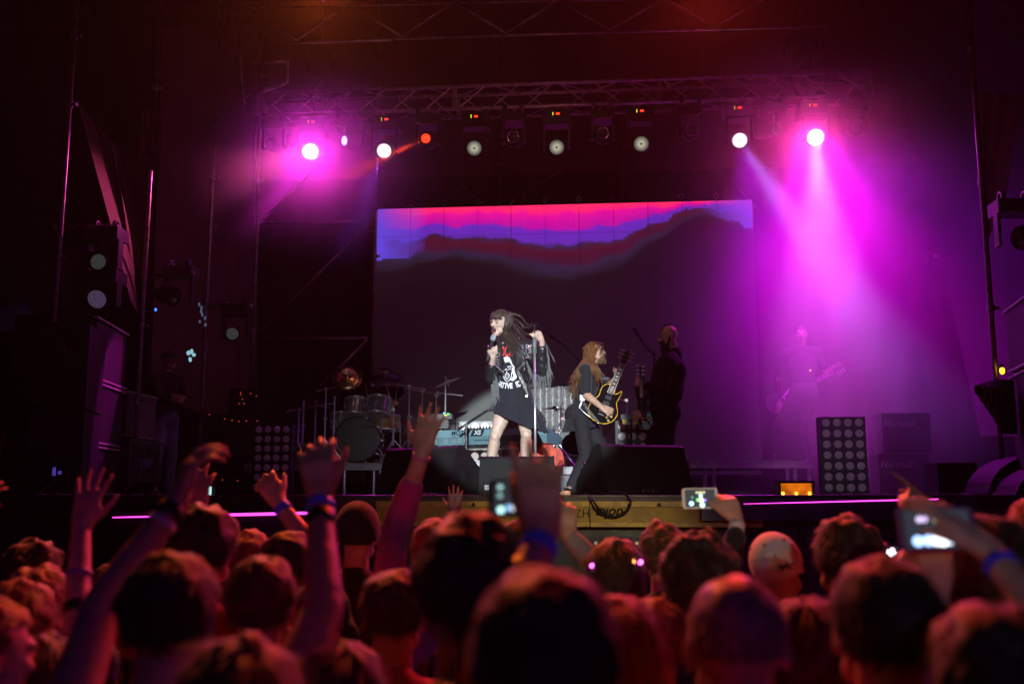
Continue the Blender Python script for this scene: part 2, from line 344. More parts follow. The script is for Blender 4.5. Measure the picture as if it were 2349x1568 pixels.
# ---------------------------------------------------------------- moving wash lights with a fresnel-like face
def lens_mat(name, col_, es, ringcol=(.02,.02,.02), ring=0, rays=26):
    m = bpy.data.materials.new(name); m.use_nodes = True; n = m.node_tree.nodes; l = m.node_tree.links; b = n['Principled BSDF']
    b.inputs['Base Color'].default_value = (.05,.05,.05,1); b.inputs['Roughness'].default_value = .15
    tc = n.new('ShaderNodeTexCoord'); s = n.new('ShaderNodeSeparateXYZ'); l.new(tc.outputs['UV'], s.inputs[0])
    a = n.new('ShaderNodeMath'); a.operation = 'ARCTAN2'; l.new(s.outputs[1], a.inputs[0]); l.new(s.outputs[0], a.inputs[1])
    k = n.new('ShaderNodeMath'); k.operation = 'MULTIPLY'; k.inputs[1].default_value = rays; l.new(a.outputs[0], k.inputs[0])
    sn = n.new('ShaderNodeMath'); sn.operation = 'SINE'; l.new(k.outputs[0], sn.inputs[0])
    le = n.new('ShaderNodeVectorMath'); le.operation = 'LENGTH'; l.new(tc.outputs['UV'], le.inputs[0])
    # profile along radius
    r = n.new('ShaderNodeValToRGB'); l.new(le.outputs['Value'], r.inputs[0]); cr = r.color_ramp
    prof = ring if ring else [(0,1),(1,1)]
    cr.elements[0].position = prof[0][0]; cr.elements[0].color = (prof[0][1],)*3+(1,); cr.elements[1].position = prof[-1][0]; cr.elements[1].color = (prof[-1][1],)*3+(1,)
    for p_, q_ in prof[1:-1]: e = cr.elements.new(p_); e.color = (q_,)*3+(1,)
    am = n.new('ShaderNodeMath'); am.operation = 'MULTIPLY'; l.new(sn.outputs[0], am.inputs[0]); l.new(le.outputs['Value'], am.inputs[1])
    mp = n.new('ShaderNodeMapRange'); mp.inputs[1].default_value = -.6; mp.inputs[2].default_value = .6; mp.inputs[3].default_value = .25 if ring else .95; mp.inputs[4].default_value = 1; l.new(am.outputs[0], mp.inputs[0])
    mu = n.new('ShaderNodeMath'); mu.operation = 'MULTIPLY'; l.new(r.outputs[0], mu.inputs[0]); l.new(mp.outputs[0], mu.inputs[1])
    m3 = n.new('ShaderNodeMath'); m3.operation = 'MULTIPLY'; m3.inputs[1].default_value = es; l.new(mu.outputs[0], m3.inputs[0]); l.new(m3.outputs[0], b.inputs['Emission Strength'])
    b.inputs['Emission Color'].default_value = (*col_, 1); return m
def disc_uv(name, c, d, r, m, parent, n=40, bulge=.012):
    x, y, z = frame(d); c = Vector(c); rings = [0, .1, .3, .5, .7, .85, .95, 1]
    vs_ = [c + z*bulge]; uvs = [(0,0)]
    for q in rings[1:]:
        for i in range(n): t = 2*math.pi*i/n; vs_.append(c + (x*math.cos(t)+y*math.sin(t))*r*q + z*bulge*(1-q*q)); uvs.append((q*math.cos(t), q*math.sin(t)))
    fs = [(0, 1+i, 1+(i+1)%n) for i in range(n)]
    for j in range(len(rings)-2): fs += [(1+j*n+i, 1+(j+1)*n+i, 1+(j+1)*n+(i+1)%n, 1+j*n+(i+1)%n) for i in range(n)]
    me = bpy.data.meshes.new(name); me.from_pydata([tuple(p) for p in vs_], [], fs); uv = me.uv_layers.new(name='UV')
    for lp in me.loops: uv.data[lp.index].uv = uvs[lp.vertex_index]
    return put(me, name, m, parent, True)
L_white = lens_mat('lens_white_hot', (1,.93,.98), 9)
L_big = lens_mat('lens_full_white', (1,.92,.97), 14)
L_half = lens_mat('lens_white_with_dark_core', (1,.9,.97), 3.2, ring=[(0,.0),(.10,.0),(.16,1),(.7,1),(.86,.7),(1,.25)], rays=24)
L_dim = lens_mat('lens_warm_dim', (.95,.95,.72), .75, ring=[(0,.0),(.12,.0),(.17,1.),(.4,.9),(.75,.35),(.9,.22),(1,.1)], rays=24)
M_disp = mat('red_digit_display', (.05,0,0), .4, emit=(1,.03,.01), es=3.5)
M_ylw = mat('yellow_indicator', (.05,.05,0), .4, emit=(.8,.9,.02), es=2.2)
def wash(u, v, aim, lensm, label, Y=YT-.02, r=.092):
    c = at(u, v, Y); top = zb1-.05
    t = thing('wash_light', label, 'stage light', (c.x, YT+.14, top), 'moving wash lights under the truss')
    yc = YT+.14
    b = MB(); b.box((c.x-.17, YT+.0, top-.16), (c.x+.17, YT+.28, top-.0)); b.build('base', M_black, t)
    du = at(u-12, v-62, YT-.03)
    for k in (0,1):
        pass
    zdsp = top-.07
    b = MB()
    for i in range(3): b.box((c.x-.005+i*.016, YT-.006, zdsp), (c.x+.007+i*.016, YT-.001, zdsp+.022))
    b.build('display', M_disp, t)
    b = MB(); b.box((c.x-.05, YT-.006, zdsp+.014), (c.x-.042, YT-.001, zdsp+.030)); b.box((c.x-.05, YT-.006, zdsp-.006), (c.x-.042, YT-.001, zdsp+.004)); b.build('indicator', M_ylw, t)
    d = (Vector(aim)-c).normalized(); pc = c - d*.12
    b = MB(); b.box((pc.x-.17, pc.y-.04, pc.z-.05), (pc.x-.145, pc.y+.04, top-.15)); b.box((pc.x+.145, pc.y-.04, pc.z-.05), (pc.x+.17, pc.y+.04, top-.15)); b.box((pc.x-.17, pc.y-.05, top-.18), (pc.x+.17, pc.y+.05, top-.161)); b.build('yoke', M_black, t)
    b = MB(); b.lathe(c, -d, [(r+.012,-.006),(r+.03,.004),(r+.032,.06),(r+.02,.16),(r-.03,.23),(.001,.25)], 28); b.build('head', M_black, t, True)
    disc_uv('lens', c, d, r, lensm, t)
    b = MB(); b.lathe(c, d, [(r+.001,.004),(r+.006,.012),(r+.012,.004)], 32); b.build('lens_ring', M_darkmetal, t)
    return t, c, d
def ray_pt(u, v, Y): return at(u, v, Y)
# (u, v, aim picture point and depth)
W = []
W.append(wash(712, 348, ray_pt(560, 900, 3.5), L_big, 'leftmost wash light under the truss, blazing white inside a magenta glow'))
W.append(wash(881, 346, ray_pt(700, 560, 6), L_half, 'white lit wash light between the violet spot head and the red spot head'))
W.append(wash(1088, 340, ray_pt(1100, 700, 4), L_dim, 'faint amber wash light just right of the red glowing spot head'))
W.append(wash(1277, 338, ray_pt(1250, 640, 7), L_dim, 'faint amber wash light between the two unlit spot heads above the singer'))
W.append(wash(1471, 330, ray_pt(1450, 540, 5), L_dim, 'faint amber wash light left of the blue violet beam, nearest the guitarists'))
W.append(wash(1697, 322, ray_pt(1760, 620, 6.0), L_half, 'white faced wash light sending a blue violet beam to the lower right'))
W.append(wash(1871, 315, ray_pt(1880, 760, 5.0), L_big, 'blazing white wash light at the head of the broad magenta beam'))
def lamp(i, power, colr, size, blend, tgt, off=.02): 
    t, c, d = W[i]; return spot('wash_lamp', c+d*off, tgt, power, colr, size, blend, .06, t)

# ---------------------------------------------------------------- moving spot heads
M_glass = mat('dark_lens_glass', (.02,.02,.025), .05, spec=.8, coat=1)
M_violet = mat('violet_lit_lens', (.1,.05,.3), .2, emit=(.42,.30,1), es=4.0)
M_redlens = mat('red_lit_lens', (.3,.02,.01), .2, emit=(1,.035,.008), es=2.6)
M_silver = mat('clear_lacquered_metal', (.6,.55,.57), .22, metal=1)
def head(u, v, label, lens=M_glass, side=0, r=.062):
    c = at(u, v, YT-.05); top = zb1-.03
    t = thing('spot_head', label, 'stage light', (c.x, YT+.14, top), 'moving spot heads under the truss')
    b = MB(); b.box((c.x-.15, YT-.0, top-.15), (c.x+.15, YT+.28, top-.03)); b.build('base', M_black, t)
    for sx in (-1, 1):
        b = MB(); b.cyl((c.x+sx*.11, YT-.03, top+.03), (c.x+sx*.11, YT+.05, top+.03), .032, n=12); b.box((c.x+sx*.11-.014, YT-.02, top-.05), (c.x+sx*.11+.014, YT+.01, top+.01)); b.build('clamp', M_silver, t)
    b = MB(); b.tube([(c.x-.13, YT-.035, top-.15),(c.x-.07, YT-.04, top-.175),(c.x, YT-.045, top-.165),(c.x+.07, YT-.04, top-.175),(c.x+.13, YT-.035, top-.14)], .010); b.build('safety_handle', M_silver, t)
    d = (Vector((c.x+side*.9, -.0, c.z-2.5))-c)
    if side: d = Vector((side*1.0, -.9, -.25))
    d.normalize(); pc = c - d*.16
    for sx in (-1, 1):
        b = MB(); b.box((pc.x+sx*.135-.018, pc.y-.05, pc.z-.06), (pc.x+sx*.135+.018, pc.y+.05, top-.15)); b.build('yoke', M_black, t)
    b = MB(); b.lathe(c, -d, [(r+.004,-.02),(r+.018,-.02),(r+.02,.05),(r+.045,.09),(r+.05,.26),(r+.02,.33),(.001,.34)], 24); b.build('head', M_blackcab, t, True)
    b = MB(); b.lathe(c, d, [(r-.004,.012),(r+.003,.022),(r+.014,.022),(r+.019,.012)], 28); b.build('lens_ring', M_silver if lens is M_glass else M_darkmetal, t, True)
    disc_uv('lens', c, d, r, lens, t, bulge=.02); return t, c, d
H = [head(620,325,'unlit spot head at the far left end of the lighting truss'),
     head(791,323,'spot head with a violet glowing lens turned sideways beside the magenta lamp', M_violet, -.6),
     head(977,318,'spot head with a red glowing lens and a thin red beam', M_redlens),
     head(1177,314,'unlit spot head hanging straight above the singer'),
     head(1383,306,'unlit spot head above the long haired guitarist'),
     head(1586,298,'unlit spot head above the bearded man, left of the blue violet beam'),
     head(1778,295,'unlit spot head between the blue violet beam and the magenta beam', M_glass, .8),
     head(1967,288,'unlit spot head at the far right end of the lighting truss')]
# lamps proper, plus extra spots added for spill and wide smoke glow
lamp(0, 600, MAG, 110, 1.0, Vector((-.5, 0, 1.2)))
lamp(0, 2600, MAG, 11, .6, at(252, 900, 9.5))
lamp(0, 1000, (1,.10,.36), 38, 1.0, at(290, 470, 10))
lamp(0, 160, MAG, 7, .6, at(935, 1030, 8.4))
lamp(1, 700, VIO, 22, .9, at(625, 1050, 11.3))
lamp(5, 3000, (.34,.22,1), 19, 1.0, at(1840, 530, 11.6), .12)
lamp(5, 550, (.42,.0,1), 60, 1.0, at(1880, 900, 11.3), .12)
lamp(6, 3000, (1,.17,1), 38, 1.0, at(1905, 950, 11.5), .12)
lamp(6, 1300, (.95,.0,.92), 84, 1.0, at(1950, 950, 11.3), .12)
lamp(6, 380, (.55,.0,1), 130, 1.0, at(2010, 950, 10.9), .12)
lamp(6, 900, (1,.04,.42), 80, 1.0, Vector((-1.2, 1.5, 1.4)))
spot('violet_lamp', H[1][1]+H[1][2]*.07, at(560, 440, 11.2), 900, (.35,.15,1), 4, .4, .02, H[1][0])
spot('red_lamp', H[2][1]+H[2][2]*.07, at(880, 362, 11.4), 4500, RED, 5, .3, .03, H[2][0])
# audience lights on the front edge of the roof: warm blinders in real housings above the picture
for i, (u, lab) in enumerate(((740, 'orange flood light on the roof edge above the magenta lamp'), (1625, 'orange flood light on the roof edge above the blue violet beam'))):
    p = at(u, -30, 9.3); t = thing('flood_light', lab, 'stage light', p, 'orange flood lights on the roof edge')
    b = MB(); b.lathe(p, (0,.75,.66), [(.12,0),(.14,.02),(.13,.2),(.001,.24)], 20); b.build('housing', M_black, t, True)
    disc_uv('lens', p, (0,-.75,-.66), .118, mat('orange_lit_lens', (.3,.1,.02), .3, emit=(1,.15,.02), es=12), t)
    b = MB(); b.box((p.x-.17,p.y+.1,p.z),(p.x-.15,p.y+.16,p.z+.5)); b.box((p.x+.15,p.y+.1,p.z),(p.x+.17,p.y+.16,p.z+.5)); b.build('bracket', M_black, t)
    spot('orange_lamp', p+Vector((0,-.04,-.04)), (p.x*.25, 1.0, 1.4), 2500, ((1,.15,.02),(1,.045,.02))[i], 78, 1.0, .12, t)
# dim red floods added out of view as fill for band and truss
for i, (u, lab, aim, pw, c_) in enumerate(((1080, 'added red fill flood on the roof edge turned down to the singer side', at(1500, 900, 10.2), 45, (1,.40,.30)), (1330, 'second added red fill flood on the roof edge turned down to the drums', at(900, 700, 12.5), 40, (1,.42,.40)))):
    p = at(u, -70, 8.6); t = thing('flood_light', lab, 'stage light', p, 'orange flood lights on the roof edge'); d = (aim-p).normalized()
    b = MB(); b.lathe(p, -d, [(.12,0),(.14,.02),(.13,.2),(.001,.24)], 20); b.build('housing', M_black, t, True)
    disc_uv('lens', p, d, .118, mat('red_fill_lens', (.3,.05,.02), .3, emit=(1,.1,.04), es=5), t); spot('red_fill_lamp', p+d*.05, aim, pw, c_, 115, 1, .12, t)
# unseen violet lamp added behind the camera to tint heads and arms
p = Vector((3.2, -5.5, 4.6)); t = thing('violet_fill_light', 'added violet fill light on a pole behind the crowd', 'stage light', (p.x, p.y, 0)); d = (Vector((0,2.4,1.6))-p).normalized()
b = MB(); b.lathe(p, -d, [(.12,0),(.14,.02),(.13,.2),(.001,.24)], 20); b.build('housing', M_black, t, True); disc_uv('lens', p, d, .118, M_violet, t); b = MB(); b.cyl((p.x,p.y-.2,0),(p.x,p.y-.2,p.z),.04); b.build('pole', M_black, t)
spot('violet_fill_lamp', p+d*.05, (0,2.6,1.6), 110, (.30,.04,1), 75, 1, .12, t)
# ================================================================ scaffold towers and side rigging
m_tube = mat('scaffold_tube', (.30,.24,.24), .42, metal=.85, var=.35, vscale=9)
def pole(u, v, Y, z1=9.5, label='', couplers=5, z0=0, r=.024):
    p = at(u, v, Y); t = thing('scaffold_pole', label, 'pole', (p.x, Y, z0), 'upright poles at the sides of the stage')
    b = MB(); b.cyl((p.x,Y,z0), (p.x,Y,z1), r, n=10); b.build('tube', m_tube, t, True)
    random.seed(int(u))
    for k in range(couplers):
        zz = S + .5 + (z1-S-1)*(k+random.random()*.5)/couplers; b = MB(); b.lathe((p.x,Y,zz-.03), (0,0,1), [(r+.002,0),(r+.012,0),(r+.012,.06),(r+.002,.06)], 10); b.box((p.x+r,Y-.02,zz-.015),(p.x+r+.05,Y+.02,zz+.015)); b.build('coupler', M_steel, t)
    return p.x
X1 = pole(148, 400, 8.9, label='leftmost upright pole catching orange light high up')
X2 = pole(345, 400, 10.3, label='upright pole with couplers beside the pink lit drape')
X3 = pole(474, 700, 11.5, label='thin upright pole behind the stagehand', couplers=6)
X4 = pole(583, 700, 13.2, label='upright pole at the left end of the diagonal bracing', couplers=4, z0=S)
X5 = pole(857, 700, 13.9, label='upright pole at the left edge of the video wall', couplers=3, z0=S)
X6 = pole(2262, 560, 9.4, label='leaning looking upright pole near the right picture edge', couplers=6)
X7 = pole(1148, 420, 14.9, label='faint double upright above the middle of the video wall', couplers=3, z0=S)
def bars(name, label, cat, segs, r=.02, m=m_tube, grp=None):
    a0 = Vector(segs[0][0]); t = thing(name, label, cat, a0, grp)
    for a_, c_ in segs: b = MB(); b.cyl(a_, c_, r, n=8); b.build('tube', m, t, True)
    return t
Y = 13.5
bars('scaffold_bracing', 'scaffold bracing with diagonal tubes left of the video wall', 'scaffold',
     [(at(596,512,Y), at(846,506,Y)), (at(596,762,Y+.0), at(846,512,Y)), (at(590,777,Y), at(842,775,Y)), (at(700,920,Y), at(842,779,Y)), (at(585,520,Y),at(740,368,Y)), (at(583,980,Y),at(583,200,Y))])
bars('scaffold_bracing', 'crossed roof tubes seen above the video wall', 'scaffold', [(at(975,345,15.2), at(1110,470,15.2)), (at(1385,330,15.2), at(1195,450,15.2)), (at(1650,390,15.2), at(1760,500,15.2)), (at(1430,280,15.2), at(1428,470,15.2))], .016)
bars('scaffold_ladder_frame', 'faint rectangular frame high up left of the truss', 'scaffold', [(at(548,40,11), at(555,230,11)), (at(565,144,11), at(660,141,11)), (at(662,100,11), at(658,190,11)), (at(552,225,11), at(655,192,11)), (at(548,102,11), at(900,92,11)), (at(560,240,11), at(545,110,11))], .02)
bars('roof_truss', 'dim roof girder crossing above the lighting truss', 'truss', [(at(500,20,10.8), at(1800,-10,10.8)), (at(560,100,10.8), at(1900,60,10.8))] + [(at(560+120*i, 96-4*i if i % 2 else 12-2*i, 10.8), at(560+120*(i+1), 12-2*i if i % 2 else 92-4*i, 10.8)) for i in range(10)], .016)
# pink and violet lit stretched drapes between the poles
m_side = mat('side_wing_cloth', (.13,.06,.058), .85, var=.15, vscale=3, bump=.3, bscale=40, sheen=.2)
def sail(label, c, Y_, Yd=0, sag=.25, m=m_side, nu=26, nv=18, wr=.02):
    P_ = [at(u, v, Y_+dy) for u, v, dy in c]
    def f(s, t):
        q = lerp(lerp(P_[0],P_[1],s), lerp(P_[3],P_[2],s), t); q = q.copy(); q.y += sag*math.sin(math.pi*s)*math.sin(math.pi*t) + wr*(.6*math.sin(s*19+t*3)+.4*noise.noise(Vector((s*9,t*2,nu))))*(1-t*.4); return q
    b = MB(); b.grid(f, nu*3, nv); return tag(b.build('side_drape', m, None, True), label, 'drape', 'cloth drapes at the sides of the stage')
sail('narrow pink lit cloth panel running down beside the leftmost pole', [(178,235,0),(262,330,.3),(318,720,.3),(300,690,0)], 10.0)
sail('cloth panel gathered to a point beside the second pole', [(262,330,.2),(350,395,.2),(330,640,.4),(312,600,.3)], 10.4)
sail('small bright pink cloth lying over the gathered panel', [(325,255,0),(372,250,0),(366,402,0),(316,372,0)], 10.2, sag=.1)
sail('broad dark red cloth wall left of the truss', [(372,60,.0),(590,60,1.5),(590,1000,1.5),(345,900,0)], 12.3, sag=.1)
sail('huge dark cloth wall at the far left edge', [(-300,-200,-.5),(190,-200,.5),(120,760,.5),(-300,760,-.5)], 9.6, sag=.2, m=M_cloth_black)
sail('low cloth hanging behind the two left moving heads', [(140,575,.5),(250,560,.6),(215,760,.6),(140,712,.5)], 9.9, sag=.2)
sail('triangular brown cloth between the right poles', [(2230,215,0),(2349,215,-.4),(2305,470,-.2),(2262,560,0)], 9.6, sag=.1)
sail('dark cloth wall closing the right side of the stage', [(2030,20,3.5),(2600,-300,0),(2600,1000,0),(2250,1000,2.0)], 9.9, sag=.1, m=M_cloth_black)
# side lights
def side_head(u, v, Y_, d, label, lm, r=.09, sx=1, drop=.36):
    c = at(u, v, Y_); t = thing('side_moving_light', label, 'stage light', c+Vector((0,0,drop)), 'moving lights at the sides'); d = Vector(d).normalized()
    zt_ = c.z+drop
    b = MB(); b.box((c.x-.17, c.y+.02, zt_-.12), (c.x+.17, c.y+.26, zt_)); b.build('base', M_black, t)
    for q in (-.1,.1): b = MB(); b.lathe((c.x+q, c.y+.12, zt_+.045), (1,0,0), [(.034,-.018),(.045,-.018),(.045,.018),(.034,.018)], 14); b.box((c.x+q-.015,c.y+.1,zt_),(c.x+q+.015,c.y+.14,zt_+.02)); b.build('clamp', M_silver, t)
    b = MB(); b.box((c.x-.17, c.y+.06, c.z-.05), (c.x-.145, c.y+.16, zt_-.12)); b.build('yoke', M_black, t); b = MB(); b.box((c.x+.145, c.y+.06, c.z-.05), (c.x+.17, c.y+.16, zt_-.12)); b.build('yoke', M_black, t)
    b = MB(); b.lathe(c, -d, [(r+.002,-.012),(r+.016,-.012),(r+.02,.05),(r+.01,.16),(r-.03,.24),(.001,.26)], 24); b.build('head', M_blackcab, t, True)
    disc_uv('lens', c, d, r, lm, t); return t
M_lgrey = mat('grey_honeycomb_lens', (.16,.20,.19), .4, var=.6, vscale=60, emit=(.5,.7,.62), es=.045)
M_llil = mat('lilac_honeycomb_lens', (.22,.18,.28), .4, var=.6, vscale=60, emit=(.6,.45,.9), es=.07)
side_head(225, 600, 9.2, (.75,-.62,-.3), 'moving light with a grey green lens hanging from the upper left pipe', M_lgrey, r=.075)
side_head(222, 686, 9.2, (.72,-.68,.05), 'moving light with a lilac lens standing above the speaker tower', M_llil, drop=.3)
side_head(533, 765, 11.4, (.35,-.9,-.1), 'distant moving light with a pale round lens behind the stagehand', M_lgrey, r=.07)
side_head(400, 680, 10.6, (.9,-.2,-.2), 'black moving light turned away under the middle pipe', M_glass)
side_head(2345, 545, 8.7, (-.8,-.5,-.2), 'moving light cut by the right picture edge', M_glass)
side_head(2170, 640, 12.6, (-.9,-.3,-.2), 'dim moving light in the smoke at the right', M_glass)
def pipe(label, a_, c_):
    t = thing('lighting_pipe', label, 'pipe', a_, 'short pipes carrying the side lights'); b = MB(); b.cyl(a_, c_, .022, n=10); b.build('tube', m_tube, t, True)
    for e in (a_, c_): b = MB(); b.ell(e, (.03,.03,.03), n=10, k=6); b.build('end_stop', M_steel, t)
pipe('pipe above the grey green lens moving light', at(128,522,9.25), at(266,520,9.25))
pipe('pipe carrying the black moving light near the second pole', at(326,632,10.65), at(442,628,10.65))
pipe('pipe above the distant round lens', at(470,704,11.5), at(575,702,11.5))
pipe('pipe reaching left from the right pole in the smoke', at(2145,588,12.6), at(2268,582,12.5))
# blue and yellow indicator lamps, glass and chrome with reflections painted as glow, rack with red lights
def beacon(label, u, v, Y_, c_, es, s=.012):
    p = at(u,v,Y_); t = thing('indicator_light', label, 'indicator lamp', p); b = MB(); b.ell(p, (s,s,s*1.5), n=10, k=6); b.build('bulb', mat('bulb_%d'%u, c_, .4, emit=c_, es=es), t, True); b = MB(); b.lathe(p+Vector((0,0,s*1.2)), (0,0,1), [(s*.9,0),(s*.9,.03),(.001,.035)], 10); b.build('socket', M_black, t)
beacon('tiny blue indicator on the second pole', 357, 710, 10.25, (.03,.25,1), 2)
beacon('yellow beacon lamp on the right pole', 2299, 850, 9.3, (1,.6,.01), 5, .022)
beacon('tiny yellow green indicator glowing in the smoke', 1859, 849, 11.9, (.9,.9,.05), 3, .008)
rk = thing('equipment_rack', 'dark equipment rack with scattered red and orange indicator lights', 'rack', foot(560, 12.6))
pa, pb = at(500, 890, 12.6), at(578, 1130, 12.6)
b = MB(); b.box((pa.x-.25, 12.6, S), (pa.x+.12, 13.1, at(500,950,12.6).z)); b.box((pa.x+.14, 12.62, S), (pb.x, 13.1, pa.z)); b.build('rack_frame', M_black, rk)
random.seed(3)
for k,(u_,v_) in enumerate(((552,900),(575,902),(588,908),(480,950),(515,960),(532,963),(548,966),(565,965),(552,905),(590,965),(510,1100),(545,1102),(556,915),(549,925),(560,925))):
    p = at(u_,v_,12.57); b = MB(); s_ = .005; b.box((p.x-s_,p.y,p.z-s_),(p.x+s_,p.y+.004,p.z+s_)); b.build('indicator', mat('rack_led_red',(1,.1,.05),.4,emit=(1,.12,.04),es=.8), rk)
M_cool = mat('cool_lit_screen', (.3,.6,.6), .4, emit=(.45,.9,.85), es=1.3)
pc = thing('lit_console', 'small cyan white lit screen standing on the stage edge', 'screen', foot(472, 8.6)); p0, p1 = at(459,1118,8.6), at(484,1137,8.6)
b = MB(); b.box((p0.x,8.6,S+.005),(lerp(p0.x,p1.x,.42),8.604,p0.z)); b.box((lerp(p0.x,p1.x,.5),8.6,S+.005),(p1.x,8.604,p0.z+.01)); b.build('display', M_cool, pc)
b = MB(); b.box((p0.x-.01,8.608,S),(p1.x+.01,8.66,p0.z+.015)); b.build('case', M_black, pc)
wl = thing('work_lamp', 'cluster of cold white lit glass hanging near the stagehand', 'lamp', at(440,815,12.3)); random.seed(8)
for k in range(6):
    p = at(random.uniform(432,452), random.uniform(803,826), 12.3); b = MB(); b.ell(p, (.02+.02*random.random(),.01,.015+.02*random.random()), n=6, k=4); b.build('glass_shard', mat('cold_glass_painted_glint',(.3,.5,.6),.1,emit=(.35,.7,.85),es=.7), wl)  # emission stands in for light reflected by the glass bits
w2 = thing('chrome_lamp', 'crumpled chrome lamp on the thin pole behind the stagehand', 'lamp', at(464,715,11.4)); 
for k in range(7):
    p = at(random.uniform(456,472), lerp(698,745,k/6), 11.4); b = MB(); b.ell(p, (.015,.01,.02+.01*random.random()), n=6, k=4); b.build('reflector', mat('blue_chrome_painted_shine',(.3,.4,.6),.15,metal=.8,emit=(.25,.35,.6),es=.22), w2)  # shine on the chrome painted in as faint emission
oc = thing('orange_case', 'dim orange freight case beyond the unlit speaker stack', 'case', foot(35, 10)); p0, p1 = at(2,990,10), at(72,1070,10)
b = MB(); b.box((p0.x,10,p1.z),(p1.x,10.5,p0.z)); b.build('case_body', mat('orange_case_paint',(.55,.10,.03),.5,var=.5,vscale=3), oc)
b = MB(); 
for k in range(3): b.box((p0.x-.01,9.985,lerp(p1.z,p0.z,.2+.3*k)),(p1.x+.01,9.998,lerp(p1.z,p0.z,.24+.3*k)))
b.build('edging', M_steel, oc)
b = MB(); b.box((p0.x,10.02,S),(p1.x,10.5,p1.z-.003)); b.build('trolley_base', M_black, oc)
sd = thing('small_stand', 'low stand with a violet lit clamp in front of the unlit speaker stack', 'stand', foot(127, 8.1)); p = at(127,1040,8.1)
b = MB(); b.cyl((p.x,8.1,S),p,.012,n=8); b.build('pole', M_black, sd)
for k in range(3): a_ = k*2.1+.3; b = MB(); b.cyl((p.x,8.1,S+.12),(p.x+.2*math.cos(a_),8.1+.2*math.sin(a_),S+.01),.008,n=6); b.build('leg', M_black, sd)
q = at(125,1082,8.06); b = MB(); b.box((q.x-.02,q.y,q.z-.03),(q.x+.0,q.y+.02,q.z+.04)); b.box((q.x+.03,q.y,q.z-.02),(q.x+.05,q.y+.02,q.z+.01)); b.build('clamp', mat('violet_lit_clamp',(.25,.15,.9),.4,emit=(.2,.1,.9),es=.25), sd)  # violet light on the clamp is put into its colour and glow
# ================================================================ equipment on the stage
def rotM(c, a): return Matrix.Translation(Vector(c)) @ Matrix.Rotation(a, 4, 'Z')
def wedge(u, Y, w, h, d, ang, label, tilt=0):
    p = foot(u, Y); t = thing('floor_monitor', label, 'monitor speaker', p, 'floor monitors along the stage edge'); M = rotM(p, ang)
    prof = [(0,0), (-.0,.09*h/.4), (.10*h/.4, h-.02), (.13*h/.4, h), (.17*h/.4, h), (d, .14), (d, 0)]
    th = .022
    b = MB(); 
    b.prism([M @ Vector((-w/2+th, y, z+.004)) for y, z in prof], (0,0,0), M.to_3x3() @ Vector((w-2*th, 0, 0))); b.build('cabinet', M_blackcab, t)
    for sx in (-1, 1):
        q = [( -.004,0), (-.004,.095*h/.4), (.097*h/.4, h-.015), (.125*h/.4, h+.006), (.18*h/.4, h+.006), (d+.006, .14), (d+.006, 0)]
        b = MB(); b.prism([M @ Vector((sx*(w/2-th/2)-th/2, y, z)) for y, z in q], (0,0,0), M.to_3x3() @ Vector((th, 0, 0))); sp = b.build('side_panel', M_blackcab, t)
        b = MB(); hx = sx*(w/2+.001); b.prism([M @ Vector((hx, y, z)) for y, z in ((.12,.07),(.24,.07),(.20,.19),(.15,.22))], (0,0,0), M.to_3x3() @ Vector((sx*.003,0,0))); b.build('handle_recess', mat('handle_hole',(.004,.004,.004),.9), sp)
    # perforated grille on the sloping baffle and connector plate on the rear
    b = MB(); n_ = Vector((0, h-.14, d-.17*h/.4)).normalized()
    q = [(.20*h/.4, h-.03), (d-.02, .165)]
    b.prism([M @ (Vector((-w/2+.03, q[0][0], q[0][1]))+n_*.004), M @ (Vector((w/2-.03, q[0][0], q[0][1]))+n_*.004), M @ (Vector((w/2-.03, q[1][0], q[1][1]))+n_*.004), M @ (Vector((-w/2+.03, q[1][0], q[1][1]))+n_*.004)], (0,0,0), M.to_3x3() @ (n_*.008)); b.build('grille', M_grille, t)
    b = MB(); b.box((-.10, -.006, .02), (.10, -.001, .085), M); cp = b.build('connector_panel', M_darkmetal, t)
    for i in range(4):
        b = MB(); b.cyl(M @ Vector((-.07+.045*i, -.006, .05)), M @ Vector((-.07+.045*i, -.016, .05)), .013, n=12); b.build('socket', M_alu, cp)
    return t, M
wedge(1185, 8.35, .63, .335, .45, R(2), 'low black floor monitor directly in front of the singer')
w_r, Mr = wedge(1492, 8.35, .80, .43, .55, R(28), 'big black floor monitor in front of the bearded man, its side handle showing')
w_l, Ml = wedge(946, 8.42, .80, .42, .55, R(-30), 'big black floor monitor with a magenta lit top edge, in front of the drums')
emb = mat('grey_emblem', (.45,.45,.48), .5)
def emblem(p, s, parent, xd=(1,0,0), m=emb):
    x = Vector(xd).normalized(); nrm = x.cross(Vector((0,0,1)))
    b = MB()
    for i in (0,1):
        for j in (0,1):
            c = Vector(p) + x*(i*s*.55) + Vector((0,0,j*s*.62)); q = x*s*.45; b.prism([c, c+q, c+q+Vector((0,0,s*.5)), c+Vector((0,0,s*.5))], (0,0,0), nrm*.002)
    b.build('badge', m, parent)
p = at(1112, 1123, 8.34); emblem(p, .035, bpy.data.objects['floor_monitor'])

